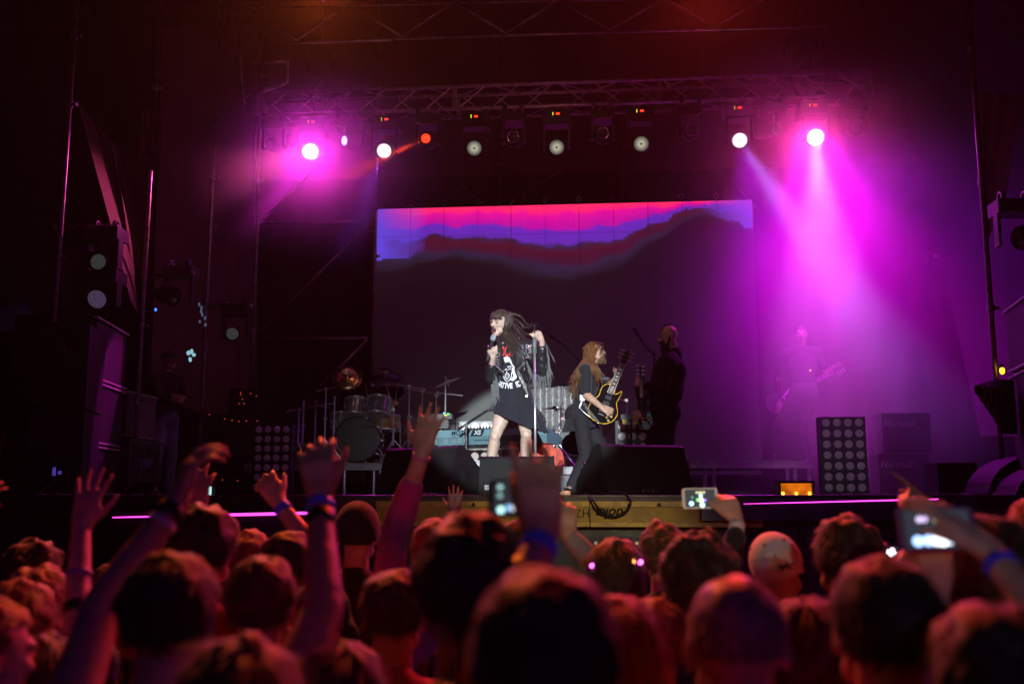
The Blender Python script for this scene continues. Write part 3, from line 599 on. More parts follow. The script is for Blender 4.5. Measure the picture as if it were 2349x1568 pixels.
# side fill towers: boxes given by the face that looks across the stage
def cabinet(name, label, cat, near, far, depth, z0, z1, grp=None, face=None, feet=True, badge=None, edge=None):
    """near/far: (x, y) ends of the face turned to the stage centre; depth goes away from the centre"""
    a, c = Vector((*near, 0)), Vector((*far, 0)); dd = (c-a).normalized(); nrm = Vector((dd.y, -dd.x, 0)); 
    if nrm.x*depth[0] > 0: nrm = -nrm
    D = depth[1]; t = thing(name, label, cat, ((a.x+c.x)/2, (a.y+c.y)/2, z0), grp)
    q = [a, c, c-nrm*D, a-nrm*D]; b = MB(); b.prism([Vector((p.x,p.y,z0+.008)) for p in q], (0,0,0), (0,0,z1-z0-.016)); b.build('cabinet', M_blackcab, t)
    b = MB(); e = .03
    q = [a+dd*e+nrm*.004, c-dd*e+nrm*.004, c-dd*e+nrm*.03, a+dd*e+nrm*.03]; b.prism([Vector((p.x,p.y,z0+.03)) for p in q], (0,0,0), (0,0,z1-z0-.06)); b.build('grille', face or M_grille, t)
    for zz in (z0+.010, z1-.028):
        b = MB(); q = [a+nrm*.004, c+nrm*.004, c+nrm*.045, a+nrm*.045]; b.prism([Vector((p.x,p.y,zz)) for p in q], (0,0,0), (0,0,.018)); b.build('lip', edge or M_blackcab, t)
    if badge: emblem(a+dd*.06+nrm*.032+Vector((0,0,z0+.09)), .06, t, dd, badge)
    return t
M_lip = mat('pale_lit_edge', (.55,.50,.55), .35, metal=.2)  # pale lips paint the lit cabinet edges; unlit stacks keep black ones
a, c = at(215, 722, 9.0), at(288, 766, 10.1)
nl, fr = (a.x, 9.0), (c.x, 10.1)
z = [S, at(215, 1016, 9.0).z, at(215, 868, 9.0).z, a.z]
badge_m = mat('magenta_badge', (.75,.45,.8), .4)
cabinet('side_fill_speaker', 'lowest cabinet of the tall violet lit speaker tower beside the amplifiers', 'speaker', nl, fr, (-1,.75), z[0], z[1]-.004, 'side fill speaker tower', edge=M_lip)
cabinet('side_fill_speaker', 'middle cabinet of the speaker tower with a small square badge low on its grille', 'speaker', nl, fr, (-1,.72), z[1], z[2]-.004, 'side fill speaker tower', edge=M_lip, badge=badge_m)
cabinet('side_fill_speaker', 'top cabinet of the speaker tower with a bright magenta upper edge', 'speaker', nl, fr, (-1,.72), z[2], z[3], 'side fill speaker tower', edge=M_lip)
# big dark loudspeaker tower at the far left
a = at(75, 760, 8.3); b_ = at(206, 760, 8.45)
cabinet('line_speaker', 'lower half of the huge unlit black speaker stack at the stage corner', 'speaker', (a.x, 8.3), (b_.x, 8.45), (0, .9), S, at(100, 935, 8.3).z, 'unlit speaker stack')
cabinet('line_speaker', 'upper half of the huge unlit black speaker stack at the stage corner', 'speaker', (a.x, 8.3), (b_.x, 8.45), (0, .9), at(100, 932, 8.3).z, at(100, 735, 8.3).z, 'unlit speaker stack')
M_lab = mat('faint_grey_label', (.10,.10,.10), .6)
p = at(130, 800, 8.27); b = MB(); 
for k, wd in ((0,.025),(.06,.04),(.13,.02)):
    b = MB(); b.box((p.x+k, p.y-.004, p.z-.03), (p.x+k+wd, p.y, p.z+.02)); b.build('label_plate', M_lab, bpy.data.objects['line_speaker.001'])

# combo amplifier on its road case
M_tweed = mat('amp_grille_cloth', (.16,.13,.135), .8, var=.25, vscale=40, bump=.5, bscale=250)
a, c = at(285, 893, 10.2), at(356, 911, 11.0)
case_top = at(300, 1007, 10.1).z
amp = cabinet('guitar_amplifier', 'combo guitar amplifier with pale grille cloth standing on a road case', 'amplifier', (a.x,10.2), (c.x,11.0), (-1,.3), case_top+.03, a.z, face=M_tweed, edge=M_lip)
dd = Vector((c.x-a.x, .8, 0)).normalized(); nn = Vector((dd.y,-dd.x,0))
b = MB()
for i in range(12):
    p = Vector((a.x,10.2,a.z-.05)) + dd*(.12+.05*i+(.05 if i > 4 else 0)) + nn*.048; b.cyl(p, p+nn*.018, .011, n=8)
b.build('knob_row', M_alu, amp)['kind'] = 'stuff'
a2, c2 = at(298, 1007, 10.0), at(372, 1012, 10.9)
case = thing('road_case', 'black road case with aluminium edges under the guitar amplifier', 'case', (a2.x, 10.0, S))
dd = Vector((c2.x-a2.x, .9, 0)); Lc = dd.length; dd.normalize(); nn = Vector((dd.y,-dd.x,0)); A = Vector((a2.x, 10.0, 0))
def slab(b, o, L_, D_, z0, z1): b.prism([Vector((p.x,p.y,z0)) for p in (o, o+dd*L_, o+dd*L_-nn*D_, o-nn*D_)], (0,0,0), (0,0,z1-z0))
b = MB(); slab(b, A, Lc, .6, S+.16, case_top); b.build('case_body', mat('laminated_case_panel',(.06,.065,.065),.25,var=.4,vscale=5), case)
for (o, L_, z0, z1) in ((A+nn*.006, Lc, case_top-.035, case_top+.006), (A+nn*.006, Lc, S+.15, S+.185), (A+nn*.006, .035, S+.19, case_top-.04), (A+nn*.006+dd*(Lc-.035), .035, S+.19, case_top-.04)):
    b = MB(); slab(b, o, L_, .03, z0, z1); b.build('edging', M_alu, case)
for k in (.08, Lc-.08):
    b = MB(); q = A+dd*k-nn*.05; b.cyl(Vector((q.x,q.y,S+.055))-dd*.0, Vector((q.x,q.y,S+.055))-nn*.03, .05, n=14); b.box((q.x-.04,q.y-.04,S+.1),(q.x+.04,q.y+.04,S+.15)); b.build('caster', M_rubber, case)
b = MB(); q = A+dd*(Lc*.5)+nn*.01; b.box((q.x-.05,q.y-.02,S+.3),(q.x+.05,q.y+.02,S+.40)); b.build('latch', M_alu, case)

# far right: stacked amplifiers, hump backed monitors, dark tower
def amp_stack(u0, u1, v0, v1, Y, label, script=None):
    a, c = at(u0, v0, Y), at(u1, v0, Y); z0, z1 = at(u0, v1, Y).z, a.z
    t = thing('guitar_cabinet', label, 'amplifier', ((a.x+c.x)/2, Y, z0), 'amplifier stack in the magenta smoke')
    b = MB(); b.box((a.x, Y, z0+.004), (c.x, Y+.4, z1-.004)); b.build('cabinet', M_blackcab, t)
    b = MB(); b.box((a.x+.03, Y-.014, z0+.03), (c.x-.03, Y-.002, z1-.03)); b.build('grille', M_grille, t)
    if script: put_text(script, 'script_badge', mat('white_script',(.25,.25,.25),.5), t, ((a.x+.17), Y-.018, z1-.12), (1,0,0), (0,0,1), .10, shear=.35, ext=.001, bold=.002)
    return t
z_ = 1.0
amp_stack(2015, 2130, 1040, 1131, 11.2, 'bottom speaker cabinet with white script badge in the smoke', 'Marshall')
amp_stack(2022, 2132, 946, 1037, 11.2, 'top speaker cabinet with white script badge in the smoke', 'Marshall')
amp_stack(2150, 2240, 1060, 1131, 9.6, 'low dark amplifier between the script badge stack and the rounded monitors')
def hump(u0, u1, vtop, Y, label):
    a, c = at(u0, 1131, Y), at(u1, 1131, Y); w_ = c.x-a.x; h = at(u0, vtop, Y).z-S
    t = thing('side_monitor', label, 'monitor speaker', ((a.x+c.x)/2, Y, S), 'round backed monitors at the stage corner')
    prof = [(0,0)] + [(w_*(1-math.cos(k*math.pi/2/9))*.9+.02, h*math.sin(k*math.pi/2/9)) for k in range(1,10)] + [(w_, h), (w_, 0)]
    b = MB(); b.prism([Vector((a.x+x_, Y+.02, S+z_)) for x_, z_ in prof], (0,0,0), (0,.55,0)); b.build('cabinet', M_blackcab, t)
    b = MB(); b.prism([Vector((a.x+x_, Y, S+z_)) for x_, z_ in prof], (0,0,0), (0,.018,0)); b.build('side_panel', M_grille, t)
    b = MB(); b.tube([Vector((a.x+x_, Y-.002, S+z_+.004)) for x_, z_ in prof[:-1]], .005, 6); b.build('edge_bead', mat('lilac_edge',(.4,.2,.5),.3,metal=.5), t)
    emblem((a.x+.10, Y-.003, S+.10), .05, t); return t
hump(2262, 2420, 1040, 8.9, 'rounded monitor speaker with a small square badge at the right stage corner')
hump(2326, 2480, 1062, 8.4, 'nearer rounded monitor speaker cut off by the picture edge')
a = at(2312, 712, 9.0); c = at(2368, 694, 8.2)
cabinet('side_fill_speaker', 'upper cabinet of the dark speaker tower at the far right edge', 'speaker', (a.x, 9.0), (c.x, 8.2), (1,.8), at(2326,858,9.0).z, a.z, 'dark speaker tower at the stage right', edge=M_lip)
cabinet('side_fill_speaker', 'lower cabinet of the dark speaker tower at the far right edge', 'speaker', (a.x, 9.0), (c.x, 8.2), (1,.8), S, at(2326,862,9.0).z, 'dark speaker tower at the stage right', edge=M_lip)
# covered equipment hanging by the right tower
b = MB(); p0 = at(2235, 885, 8.8); p1 = at(2335, 995, 8.8)
def cv(s, t):
    x = lerp(p0.x, p1.x, s); zt2 = p0.z + .03*math.sin(s*3.1) + .04*s; zb2 = lerp(p0.z-.05, p1.z, min(1, s*1.6)); return Vector((x, 8.8-.15*math.sin(math.pi*s)*math.sin(math.pi*t*.9+.2)+.012*math.sin(s*60), lerp(zt2, zb2, t)))
b.grid(cv, 40, 14)
tag(b.build('equipment_cover', M_cloth_black, None, True), 'black cloth cover draped over equipment by the right tower', 'cover')

# ---------------------------------------------------------------- risers
def riser(name, u0, u1, Y0, Y1, vtop, label, legs, kick=None):
    a, c = at(u0, vtop, Y0), at(u1, vtop, Y0); zt2 = a.z; t = thing(name, label, 'riser', ((a.x+c.x)/2, Y0, S))
    b = MB(); b.box((a.x, Y0+.03, zt2-.06), (c.x, Y1, zt2)); b.build('deck', m_deck, t)
    b = MB(); b.box((a.x, Y0, zt2-.012), (c.x, Y0+.028, zt2+.004)); b.box((a.x, Y0+.006, zt2-.075), (c.x, Y0+.028, zt2-.014)); b.box((a.x, Y0-.002, zt2-.082), (c.x, Y0+.028, zt2-.0752)); b.build('edge_profile', mat('riser_profile', (.30,.29,.31), .55, metal=.3, var=.25, vscale=8), t)
    for u in legs:
        x_ = at(u, vtop, Y0+.04).x; b = MB(); b.cyl((x_, Y0+.06, S), (x_, Y0+.06, zt2-.07), .024, n=10); b.build('leg', M_alu, t)
    if kick:
        x_0, x_1 = at(kick[0], vtop, Y0).x, at(kick[1], vtop, Y0).x
        b = MB(); b.box((x_0, Y0+.10, S+.01), (x_1, Y0+.12, zt2-.09)); b.build('kick_panel', mat('blue_grey_panel', (.06,.07,.09), .5, var=.2), t)
    return zt2
zr1 = riser('drum_riser', 560, 1120, 12.0, 14.2, 1063, 'aluminium edged riser carrying the large drum kit', (600, 790, 857, 872, 1100))
zr2 = riser('percussion_riser', 1215, 1372, 11.7, 13.8, 1071, 'riser with bright aluminium edge behind the long haired guitarist', (1230, 1350), kick=(1222, 1366))
zr3 = riser('guitar_riser', 1582, 1866, 11.6, 13.6, 1057, 'long aluminium edged riser under the smoke at the right', (1617, 1637, 1806, 1824, 1855))

# ---------------------------------------------------------------- blinder panels: 28 round lamps each
M_house = mat('blinder_housing', (.03,.03,.035), .5, metal=.3)
M_lens28 = bpy.data.materials.new('ribbed_reflector_lamp'); M_lens28.use_nodes = True
def _l28():
    n = M_lens28.node_tree.nodes; l = M_lens28.node_tree.links; b = n['Principled BSDF']; tc = n.new('ShaderNodeTexCoord')
    wv = n.new('ShaderNodeTexWave'); wv.wave_type = 'RINGS'; wv.rings_direction = 'SPHERICAL'; wv.inputs['Scale'].default_value = 30; wv.inputs['Distortion'].default_value = 2; l.new(tc.outputs['UV'], wv.inputs[0])
    ve = n.new('ShaderNodeTexVoronoi'); ve.inputs['Scale'].default_value = 9; l.new(tc.outputs['UV'], ve.inputs['Vector'])
    le = n.new('ShaderNodeVectorMath'); le.operation = 'LENGTH'; l.new(tc.outputs['UV'], le.inputs[0])
    bp = n.new('ShaderNodeBump'); bp.inputs['Strength'].default_value = .5; bp.inputs['Distance'].default_value = .01; l.new(ve.outputs['Distance'], bp.inputs['Height']); l.new(bp.outputs[0], b.inputs['Normal'])
    b.inputs['Base Color'].default_value = (.80,.80,.84,1); b.inputs['Metallic'].default_value = 0; b.inputs['Roughness'].default_value = .35
_l28()
def blinder(u0, v0, Y, label, rows=7, cols=4, pitch=.109, r=.040, house=None, lens=None):
    c0 = at(u0, v0, Y); t = thing('blinder_panel', label, 'stage light', (c0.x+1.5*pitch, Y, S), 'matrix blinder panels')
    z1 = c0.z+pitch*.55; z0 = c0.z-pitch*(rows-.45)
    b = MB(); b.box((c0.x-pitch*.6, Y+.012, z0), (c0.x+pitch*(cols-.4), Y+.16, z1)); b.build('housing', house or M_house, t)
    for j in range(rows):
        for i in range(cols):
            disc_uv('lamp_lens', (c0.x+i*pitch, Y+.006, c0.z-j*pitch), (0,-1,0), r, lens or M_lens28, t, n=20, bulge=-.012+.02)
    if z0 > S+.02:
        b = MB(); b.box((c0.x-pitch*.5, Y+.02, S), (c0.x-pitch*.3, Y+.14, z0)); b.box((c0.x+pitch*(cols-.7), Y+.02, S), (c0.x+pitch*(cols-.5), Y+.14, z0)); b.build('bracket', M_darkmetal, t)
blinder(593.5, 985, 11.3, 'blinder panel with bluish round lamps below the drum kit')
M_whiteh = mat('grey_blinder_housing', (.30,.32,.34), .45, metal=.1, var=.15)
M_lensw = mat('frosted_lamp_spot_glow', (.9,.9,.9), .35, emit=(1,1,.97), es=.55)  # emission stands in for follow spot light on these lenses
blinder(1067, 978, 11.85, 'brightly lit blinder panel behind the keyboard and the singer legs', house=M_whiteh, lens=M_lensw, r=.046, pitch=.118)
blinder(1426, 977, 10.6, 'blinder panel with violet round lamps between the two guitarists', cols=4)
blinder(1895, 969, 10.4, 'blinder panel with pale round lamps in front of the smoke')

# ---------------------------------------------------------------- drum kit
Zr = zr1
M_shell = mat('sparkle_drum_shell', (.30,.28,.27), .25, metal=.6, var=.5, vscale=60)
M_wood = mat('amber_drum_shell', (.38,.20,.06), .25, var=.3, vscale=10, coat=.5)
M_blk_head = mat('black_drum_head', (.012,.012,.014), .25)
M_wht_head = mat('coated_drum_head', (.45,.43,.42), .6)
M_brass = mat('bronze_cymbal', (.62,.42,.20), .28, metal=1, var=.15, vscale=30)
M_pale = mat('pale_cymbal', (.75,.73,.68), .35, metal=.9)
def drum(name, label, u, v, Y, r, h, axis, shell, head=M_wht_head, legs=0, cat='drum', lugs=6, stand=True):
    c = at(u, v, Y); ax = Vector(axis).normalized(); t = thing(name, label, cat, c, 'drums of the large kit')
    b = MB(); b.lathe(c-ax*h/2, ax, [(r,0),(r,h)], 32); b.build('shell', shell, t, True)
    for s in (-1, 1):
        e = c+ax*s*h/2
        b = MB(); b.lathe(e, ax*s, [(.001,.004),(r*.98,.004),(r,.0)], 32); b.build('drum_head', head if s > 0 else M_wht_head, t)
        b = MB(); b.lathe(e, ax*s, [(r+.002,-.018),(r+.011,-.018),(r+.011,.010),(r+.002,.010)], 32); b.build('hoop', M_chrome if name != 'bass_drum' else M_blk_head, t, True)
    x, y, z = frame(ax)
    for i in range(lugs):
        b = MB(); a_ = 2*math.pi*i/lugs; q = c+(x*math.cos(a_)+y*math.sin(a_))*(r+.012); b.cyl(q-ax*h*.5, q+ax*h*.5, .004, n=5); b.cyl(q-ax*h*.12, q+ax*h*.12, .011, n=6); b.build('lug', M_chrome, t)
    for k in range(legs):
        a_ = 2*math.pi*k/legs+.4; q = c+Vector((math.cos(a_), math.sin(a_), 0))*(r+.015)
        b = MB(); b.cyl((q.x,q.y,Zr), (q.x,q.y,c.z+h*.2), .007, n=6); b.build('leg', M_chrome, t)
    return t, c
kick, kc = drum('bass_drum', 'large bass drum with a black front head and chrome claws', 825, 1010, 12.35, .275, .42, (.06,-1,.02), M_shell, M_blk_head, lugs=10)
p = at(842, 974, 12.10); b = MB(); b.box((p.x-.045, p.y, p.z-.03), (p.x+.1, p.y+.003, p.z+.03)); b.build('label', mat('dark_grey_label',(.05,.05,.055),.6), kick)
for sx in (-1,1):
    b = MB(); b.cyl(kc+Vector((sx*.26,-.1,-.1)), (kc.x+sx*.42, kc.y-.22, Zr+.01), .009, n=6); b.build('spur', M_chrome, kick)
drum('rack_tom', 'left rack tom with sparkle shell above the bass drum', 816, 936, 12.5, .135, .22, (.05,-.35,-1), M_shell)
drum('rack_tom', 'right rack tom with sparkle shell above the bass drum', 869, 934, 12.5, .15, .23, (-.05,-.35,-1), M_shell)
drum('floor_tom', 'amber floor tom at the right of the bass drum', 886, 972, 12.7, .17, .20, (0,-.15,-1), M_wood, legs=3)
drum('side_snare', 'small sparkle drum left of the bass drum', 783, 966, 12.7, .13, .20, (.1,-.15,-1), M_shell, legs=3)
def cymbal_stand(label, u, vtop, Y, boom=None, cym=None, tilt=(0,-.3,1), rc=.2, m=M_brass, z0=None, grp='cymbal stands around the drum kit', hat=False):
    z0 = Zr if z0 is None else z0; p = at(u, vtop, Y); t = thing('cymbal_stand', label, 'cymbal stand', (p.x, p.y, z0), grp)
    b = MB(); b.cyl((p.x,p.y,z0+.22), (p.x,p.y,lerp(z0,p.z,.6)), .0135, n=8); b.cyl((p.x,p.y,lerp(z0,p.z,.6)), (p.x,p.y,p.z), .009, n=8); b.cyl((p.x-.02,p.y,lerp(z0,p.z,.6)),(p.x+.025,p.y,lerp(z0,p.z,.6)),.016,n=8); b.build('pole', M_chrome, t)
    for k in range(3):
        a_ = k*2.094+u; f = Vector((p.x+.26*math.cos(a_), p.y+.26*math.sin(a_), z0+.012)); b = MB(); b.cyl((p.x,p.y,z0+.30), f, .008, n=5); b.cyl(f, f+Vector((.02*math.cos(a_),.02*math.sin(a_),0)), .014, n=6); b.build('leg', M_chrome, t)
    tip = p
    if boom:
        e0, e1 = at(boom[0], boom[1], Y+boom[4] if len(boom) > 4 else Y), at(boom[2], boom[3], Y+(boom[5] if len(boom) > 5 else 0)); b = MB(); b.cyl(e0, e1, .007, n=6); b.cyl(lerp(e0,e1,.0), lerp(e0,e1,.12), .014, n=8); b.build('boom', M_chrome, t); tip = e1
        b = MB(); b.cyl((p.x,p.y-.02,p.z),(p.x,p.y+.02,p.z),.02,n=10); b.build('tilter', M_chrome, t)
    if cym:
        c = at(cym[0], cym[1], tip.y); ax = Vector(tilt).normalized()
        b = MB(); b.lathe(c, ax, [(.001,.035),(rc*.10,.033),(rc*.2,.018),(rc*.24,.012),(rc*.6,.006),(rc,-.006),(rc,-.0075),(rc*.6,.004),(rc*.24,.010),(.001,.03)], 36); b.build('cymbal', m, t, True)
        b = MB(); b.cyl(c-ax*.05, c+ax*.07, .006, n=6); b.lathe(c, ax, [(.001,.05),(.014,.05),(.014,.07),(.001,.075)], 8); b.build('wing_nut', M_chrome, t)
    return t
cymbal_stand('boom stand holding the big bronze cymbal tilted toward the crowd', 748, 891, 12.2, (726,897,800,880), (797,866), (.12,-.95,.45), .19)
cymbal_stand('leftmost thin stand of the drum kit with two black clutches', 697, 918, 12.5)
cymbal_stand('short stand with a long level bar left of the kit', 686, 939, 12.15, (658,943,768,924))
cymbal_stand('stand with a small flat cymbal behind the level bar', 724, 939, 12.9, None, (724,930), (.1,-.1,1), .19)
cymbal_stand('stand carrying a thin rod beside the left rack tom', 768, 907, 12.15)
cymbal_stand('chrome stand right of the bass drum with a dark cymbal in front of the drummer', 903, 939, 12.1, (903,939,884,876), (886,866), (.0,-.5,1), .21, M_darkmetal)
cymbal_stand('tall chrome stand with boom reaching left over the floor tom', 939, 885, 12.1, (975,893,892,877))
cymbal_stand('tall chrome stand between the floor tom and the raised hand', 969, 897, 12.15, (1010,905,930,890))
cymbal_stand('bright chrome stand behind the raised hand', 1001, 907, 12.0, (1000,900,1062,907))
cymbal_stand('bright chrome stand holding the pale cymbal seen nearly edge on', 1022, 880, 11.8, None, (1026,876), (-.38,-.12,1), .155, M_pale)
# percussion set right of the singer
cymbal_stand('polished stand with a dark cymbal right of the singer', 1277, 938, 11.9, (1277,938,1296,905), (1272,937), (.05,-.1,1), .16, M_darkmetal, zr2, 'percussion behind the singer')
cymbal_stand('thin stand with clamps beside the silver curtain', 1290, 886, 12.3, None, None, z0=zr2, grp='percussion behind the singer')
cymbal_stand('stand between the two guitarists with a chrome wing top', 1437, 918, 11.5, (1415,912,1442,922), None, z0=S, grp='percussion behind the singer')
cymbal_stand('stand half hidden behind the bearded man guitar', 1470, 926, 11.7, None, None, z0=S, grp='percussion behind the singer')
c_ = drum('percussion_drum', 'dark drum standing behind the long haired guitarist', 1318, 1010, 12.2, .2, .34, (.1,-1,.1), M_darkmetal, M_blk_head)
# silver sequin curtain
m_seq = bpy.data.materials.new('silver_sequin_cloth'); m_seq.use_nodes = True
def _sq():
    n = m_seq.node_tree.nodes; l = m_seq.node_tree.links; b = n['Principled BSDF']; tc = n.new('ShaderNodeTexCoord'); v = n.new('ShaderNodeTexVoronoi'); v.inputs['Scale'].default_value = 95; l.new(tc.outputs['Object'], v.inputs['Vector'])
    b.inputs['Base Color'].default_value = (.42,.43,.42,1); b.inputs['Metallic'].default_value = .35
    cr = n.new('ShaderNodeValToRGB'); cr.color_ramp.elements[0].color = (.20,.21,.21,1); cr.color_ramp.elements[1].color = (.60,.60,.58,1); cr.color_ramp.elements[0].position=.3; cr.color_ramp.elements[1].position=.9; l.new(v.outputs['Color'], cr.inputs[0]); l.new(cr.outputs[0], b.inputs['Base Color'])
    b.inputs['Roughness'].default_value = .4
    vm = n.new('ShaderNodeVectorMath'); vm.operation = 'SUBTRACT'; l.new(v.outputs['Color'], vm.inputs[0]); vm.inputs[1].default_value = (.5,.5,.5)
    sc_ = n.new('ShaderNodeVectorMath'); sc_.operation = 'SCALE'; sc_.inputs['Scale'].default_value = .5; l.new(vm.outputs[0], sc_.inputs[0]); ge = n.new('ShaderNodeNewGeometry'); ad = n.new('ShaderNodeVectorMath'); l.new(ge.outputs['Normal'], ad.inputs[0]); l.new(sc_.outputs[0], ad.inputs[1]); nm = n.new('ShaderNodeVectorMath'); nm.operation = 'NORMALIZE'; l.new(ad.outputs[0], nm.inputs[0]); l.new(nm.outputs[0], b.inputs['Normal'])
_sq()
pa, pb = at(1205, 878, 13.9), at(1345, 1040, 13.9)
b = MB(); b.grid(lambda s,t: Vector((lerp(pa.x,pb.x,s), 13.9+.03*math.sin(s*31), lerp(zr2-.3, at(1270, lerp(893,880,s), 13.9).z, t))), 60, 4)
tag(b.build('sequin_curtain', m_seq, None, True), 'sparkling silver curtain right behind the singer', 'curtain')
b = MB(); b.tube([(pa.x-.05,13.93,at(1270,893,13.9).z+.01),(pb.x+.05,13.93,at(1270,880,13.9).z+.01)], .015); b.cyl((pa.x-.05,13.93,S),(pa.x-.05,13.93,at(1270,893,13.9).z),.015); b.cyl((pb.x+.05,13.93,S),(pb.x+.05,13.93,at(1270,880,13.9).z),.015)
tag(b.build('curtain_rail', M_darkmetal), 'thin rail the silver curtain hangs from', 'rail')

# ---------------------------------------------------------------- keyboard
M_blue = mat('blue_grey_keyboard_metal', (.20,.36,.42), .35, metal=.4, var=.08)
M_bluel = mat('pale_blue_keyboard_panel', (.26,.48,.54), .3, metal=.3, var=.06)
ka, kb = at(1001, 1012, 11.1), at(1254, 1006, 10.55); ka.z = kb.z = (ka.z+kb.z)/2
kd = (kb-ka); kl = kd.length; kd.normalize(); kn = Vector((-kd.y, kd.x, 0))   # kn points upstage
key = thing('keyboard', 'blue grey stage keyboard seen from the back, its maker lettering on the rear', 'keyboard', (ka+kb)/2)
def kp(x, y, z): return ka + kd*x + kn*y + Vector((0,0,z))
b = MB(); b.prism([kp(0,0,-.045), kp(0,0,.045), kp(0,.03,.125), kp(0,.38,.03), kp(0,.38,-.045)], (0,0,0), kd*kl); b.build('body', M_blue, key)
b = MB(); b.prism([kp(.01,-.003,.047), kp(.01,.027,.125), kp(.01,.030,.122), kp(.01,.0,.045)], (0,0,0), kd*(kl-.02)); b.build('rear_panel', M_bluel, key)
fn_ = (kp(0,-.0,.045), kp(0,.03,.125)); up_ = (fn_[1]-fn_[0]).normalized(); 
m_dk = mat('navy_print', (.01,.03,.06), .5); m_wp = mat('white_print', (.75,.8,.8), .5)
nout = kd.cross(up_)
put_text('MOTIF', 'lettering', m_dk, key, kp(.30,.015,.085)+nout*.006, kd, up_, .075, ext=.0008, bold=.001)
b = MB(); o0 = kp(.44,.0,.046)+nout*.0035; b.prism([o0, o0+kd*.15, o0+kd*.17+up_*.08, o0+kd*.02+up_*.08], (0,0,0), nout*.001); b.build('logo_field', m_dk, key)
put_text('XS', 'lettering', m_wp, key, kp(.53,.015,.085)+nout*.006, kd, up_, .07, ext=.0008, bold=.002)
b = MB()
for i in range(9): q = kp(.50+.030*i, -.001, .002); b.cyl(q, q-kn*.004, .009, n=8)
for i in range(4): q = kp(.95+.035*i, -.001, .0); b.cyl(q, q-kn*.004, .009, n=8)
b.build('rear_socket', m_dk, key)
b = MB()
for x_, w_ in ((.10,.05),(.20,.06),(.28,.05),(.36,.05)):
    for k in range(3): o0 = kp(x_,-.002,-.02+.018*k); b.prism([o0, o0+kd*w_, o0+kd*w_+Vector((0,0,.005)), o0+Vector((0,0,.005))], (0,0,0), -kn*.001)
b.build('fine_print', mat('pale_print', (.45,.55,.6), .5), key)
b = MB()
for i in range(36): o0 = kp(.12+.030*i, .22, .045); b.prism([o0, o0+kd*.027, o0+kd*.027+kn*.14, o0+kn*.14], (0,0,0), (0,0,.01))
b.build('key_row', mat('ivory_keys', (.8,.8,.76), .3), key)['kind'] = 'stuff'
ks = thing('keyboard_stand', 'black crossed keyboard stand with a lower shelf', 'stand', ((ka.x+kb.x)/2, ka.y, S))
for x_ in (.22, kl-.3):
    for sgn in (1, -1):
        b = MB(); m0 = kp(x_, .02 if sgn > 0 else .34, 0); m1 = kp(x_, .34 if sgn > 0 else .02, 0); b.cyl((m0.x,m0.y,S+.02), (m1.x,m1.y,ka.z-.05), .016, n=8); b.build('leg', M_black, ks)
for (x0_, x1_, z0_, z1_, yy) in ((.05, .95, .40, .06, -.04), (.95, .05, .38, .02, -.06)):
    q0, q1 = kp(x0_, yy, 0), kp(x1_, yy, 0); b = MB(); b.cyl((q0.x,q0.y,S+z0_), (q1.x,q1.y,S+z1_), .018, n=8); b.build('cross_brace', M_black, ks)
q = kp(.12, 0, 0); b = MB(); b.prism([kp(.15,0,-.085), kp(kl-.2,0,-.085), kp(kl-.2,.36,-.085), kp(.15,.36,-.085)], (0,0,0), (0,0,.03)); b.build('tray', M_alu, ks)
# small mixer and knobs on top
mx = thing('small_mixer', 'small dark mixer with knobs lying on the keyboard', 'mixer', kp(.55,.12,.12))
b = MB(); b.prism([kp(.30,.10,.112), kp(.66,.10,.112), kp(.66,.26,.09), kp(.30,.26,.09)], (0,0,0), (0,0,.03)); b.build('mixer_body', M_black, mx)
b = MB()
for i in range(8): q = kp(.34+.04*i,.12,.14); b.cyl(q, q+Vector((0,0,.02)), .009, n=6)
b.build('knob_row', M_darkmetal, mx)['kind'] = 'stuff'
# long boom from the drum side towards the singer
def boom_mic(label, base_u, Y, top_v, pts, m=M_black, mic=True, r=.011, z0=None):
    p = at(base_u, top_v, Y); z0 = S if z0 is None else z0; t = thing('boom_stand', label, 'microphone stand', (p.x, Y, z0), 'boom stands on the stage')
    b = MB(); b.cyl((p.x,Y,z0+.02), p, r, n=8); b.build('pole', M_alu if r > .012 else m, t)
    for k in range(3): a_ = k*2.1+.5; b = MB(); b.cyl((p.x,Y,z0+.12), (p.x+.3*math.cos(a_), Y+.3*math.sin(a_), z0+.01), .008, n=6); b.build('leg', m, t)
    P_ = [at(*q) for q in pts]; b = MB(); b.tube(P_, .009 if r < .012 else .014, 8); b.build('boom', m, t)
    b = MB(); b.cyl((p.x, Y-.02, p.z), (p.x, Y+.02, p.z), .024, n=10); b.build('joint', m, t)
    if mic:
        e = P_[-1]; d_ = (P_[-1]-P_[-2]).normalized(); mc = MB(); mc.lathe(e, d_, [(.001,-.02),(.013,-.02),(.014,.09),(.022,.10),(.025,.13),(.018,.155),(.001,.16)], 14); mc.build('mic_capsule', M_darkmetal, t, True)
    return t
boom_mic('long black boom rising behind the singer towards her hip', 1069, 10.5, 975, [(1050,985,10.5),(1069,973,10.5),(1135,930,10.5)], mic=False, r=.014)
boom_mic('boom microphone against the dark wall between singer and guitarist', 1335, 12.0, 830, [(1345,845,12.0),(1300,797,12.0),(1284,785,12.0)], m=M_darkmetal)
boom_mic('boom microphone in front of the bearded man face', 1500, 11.0, 812, [(1502,815,11.0),(1478,792,11.0),(1470,778,11.0)], m=M_darkmetal)
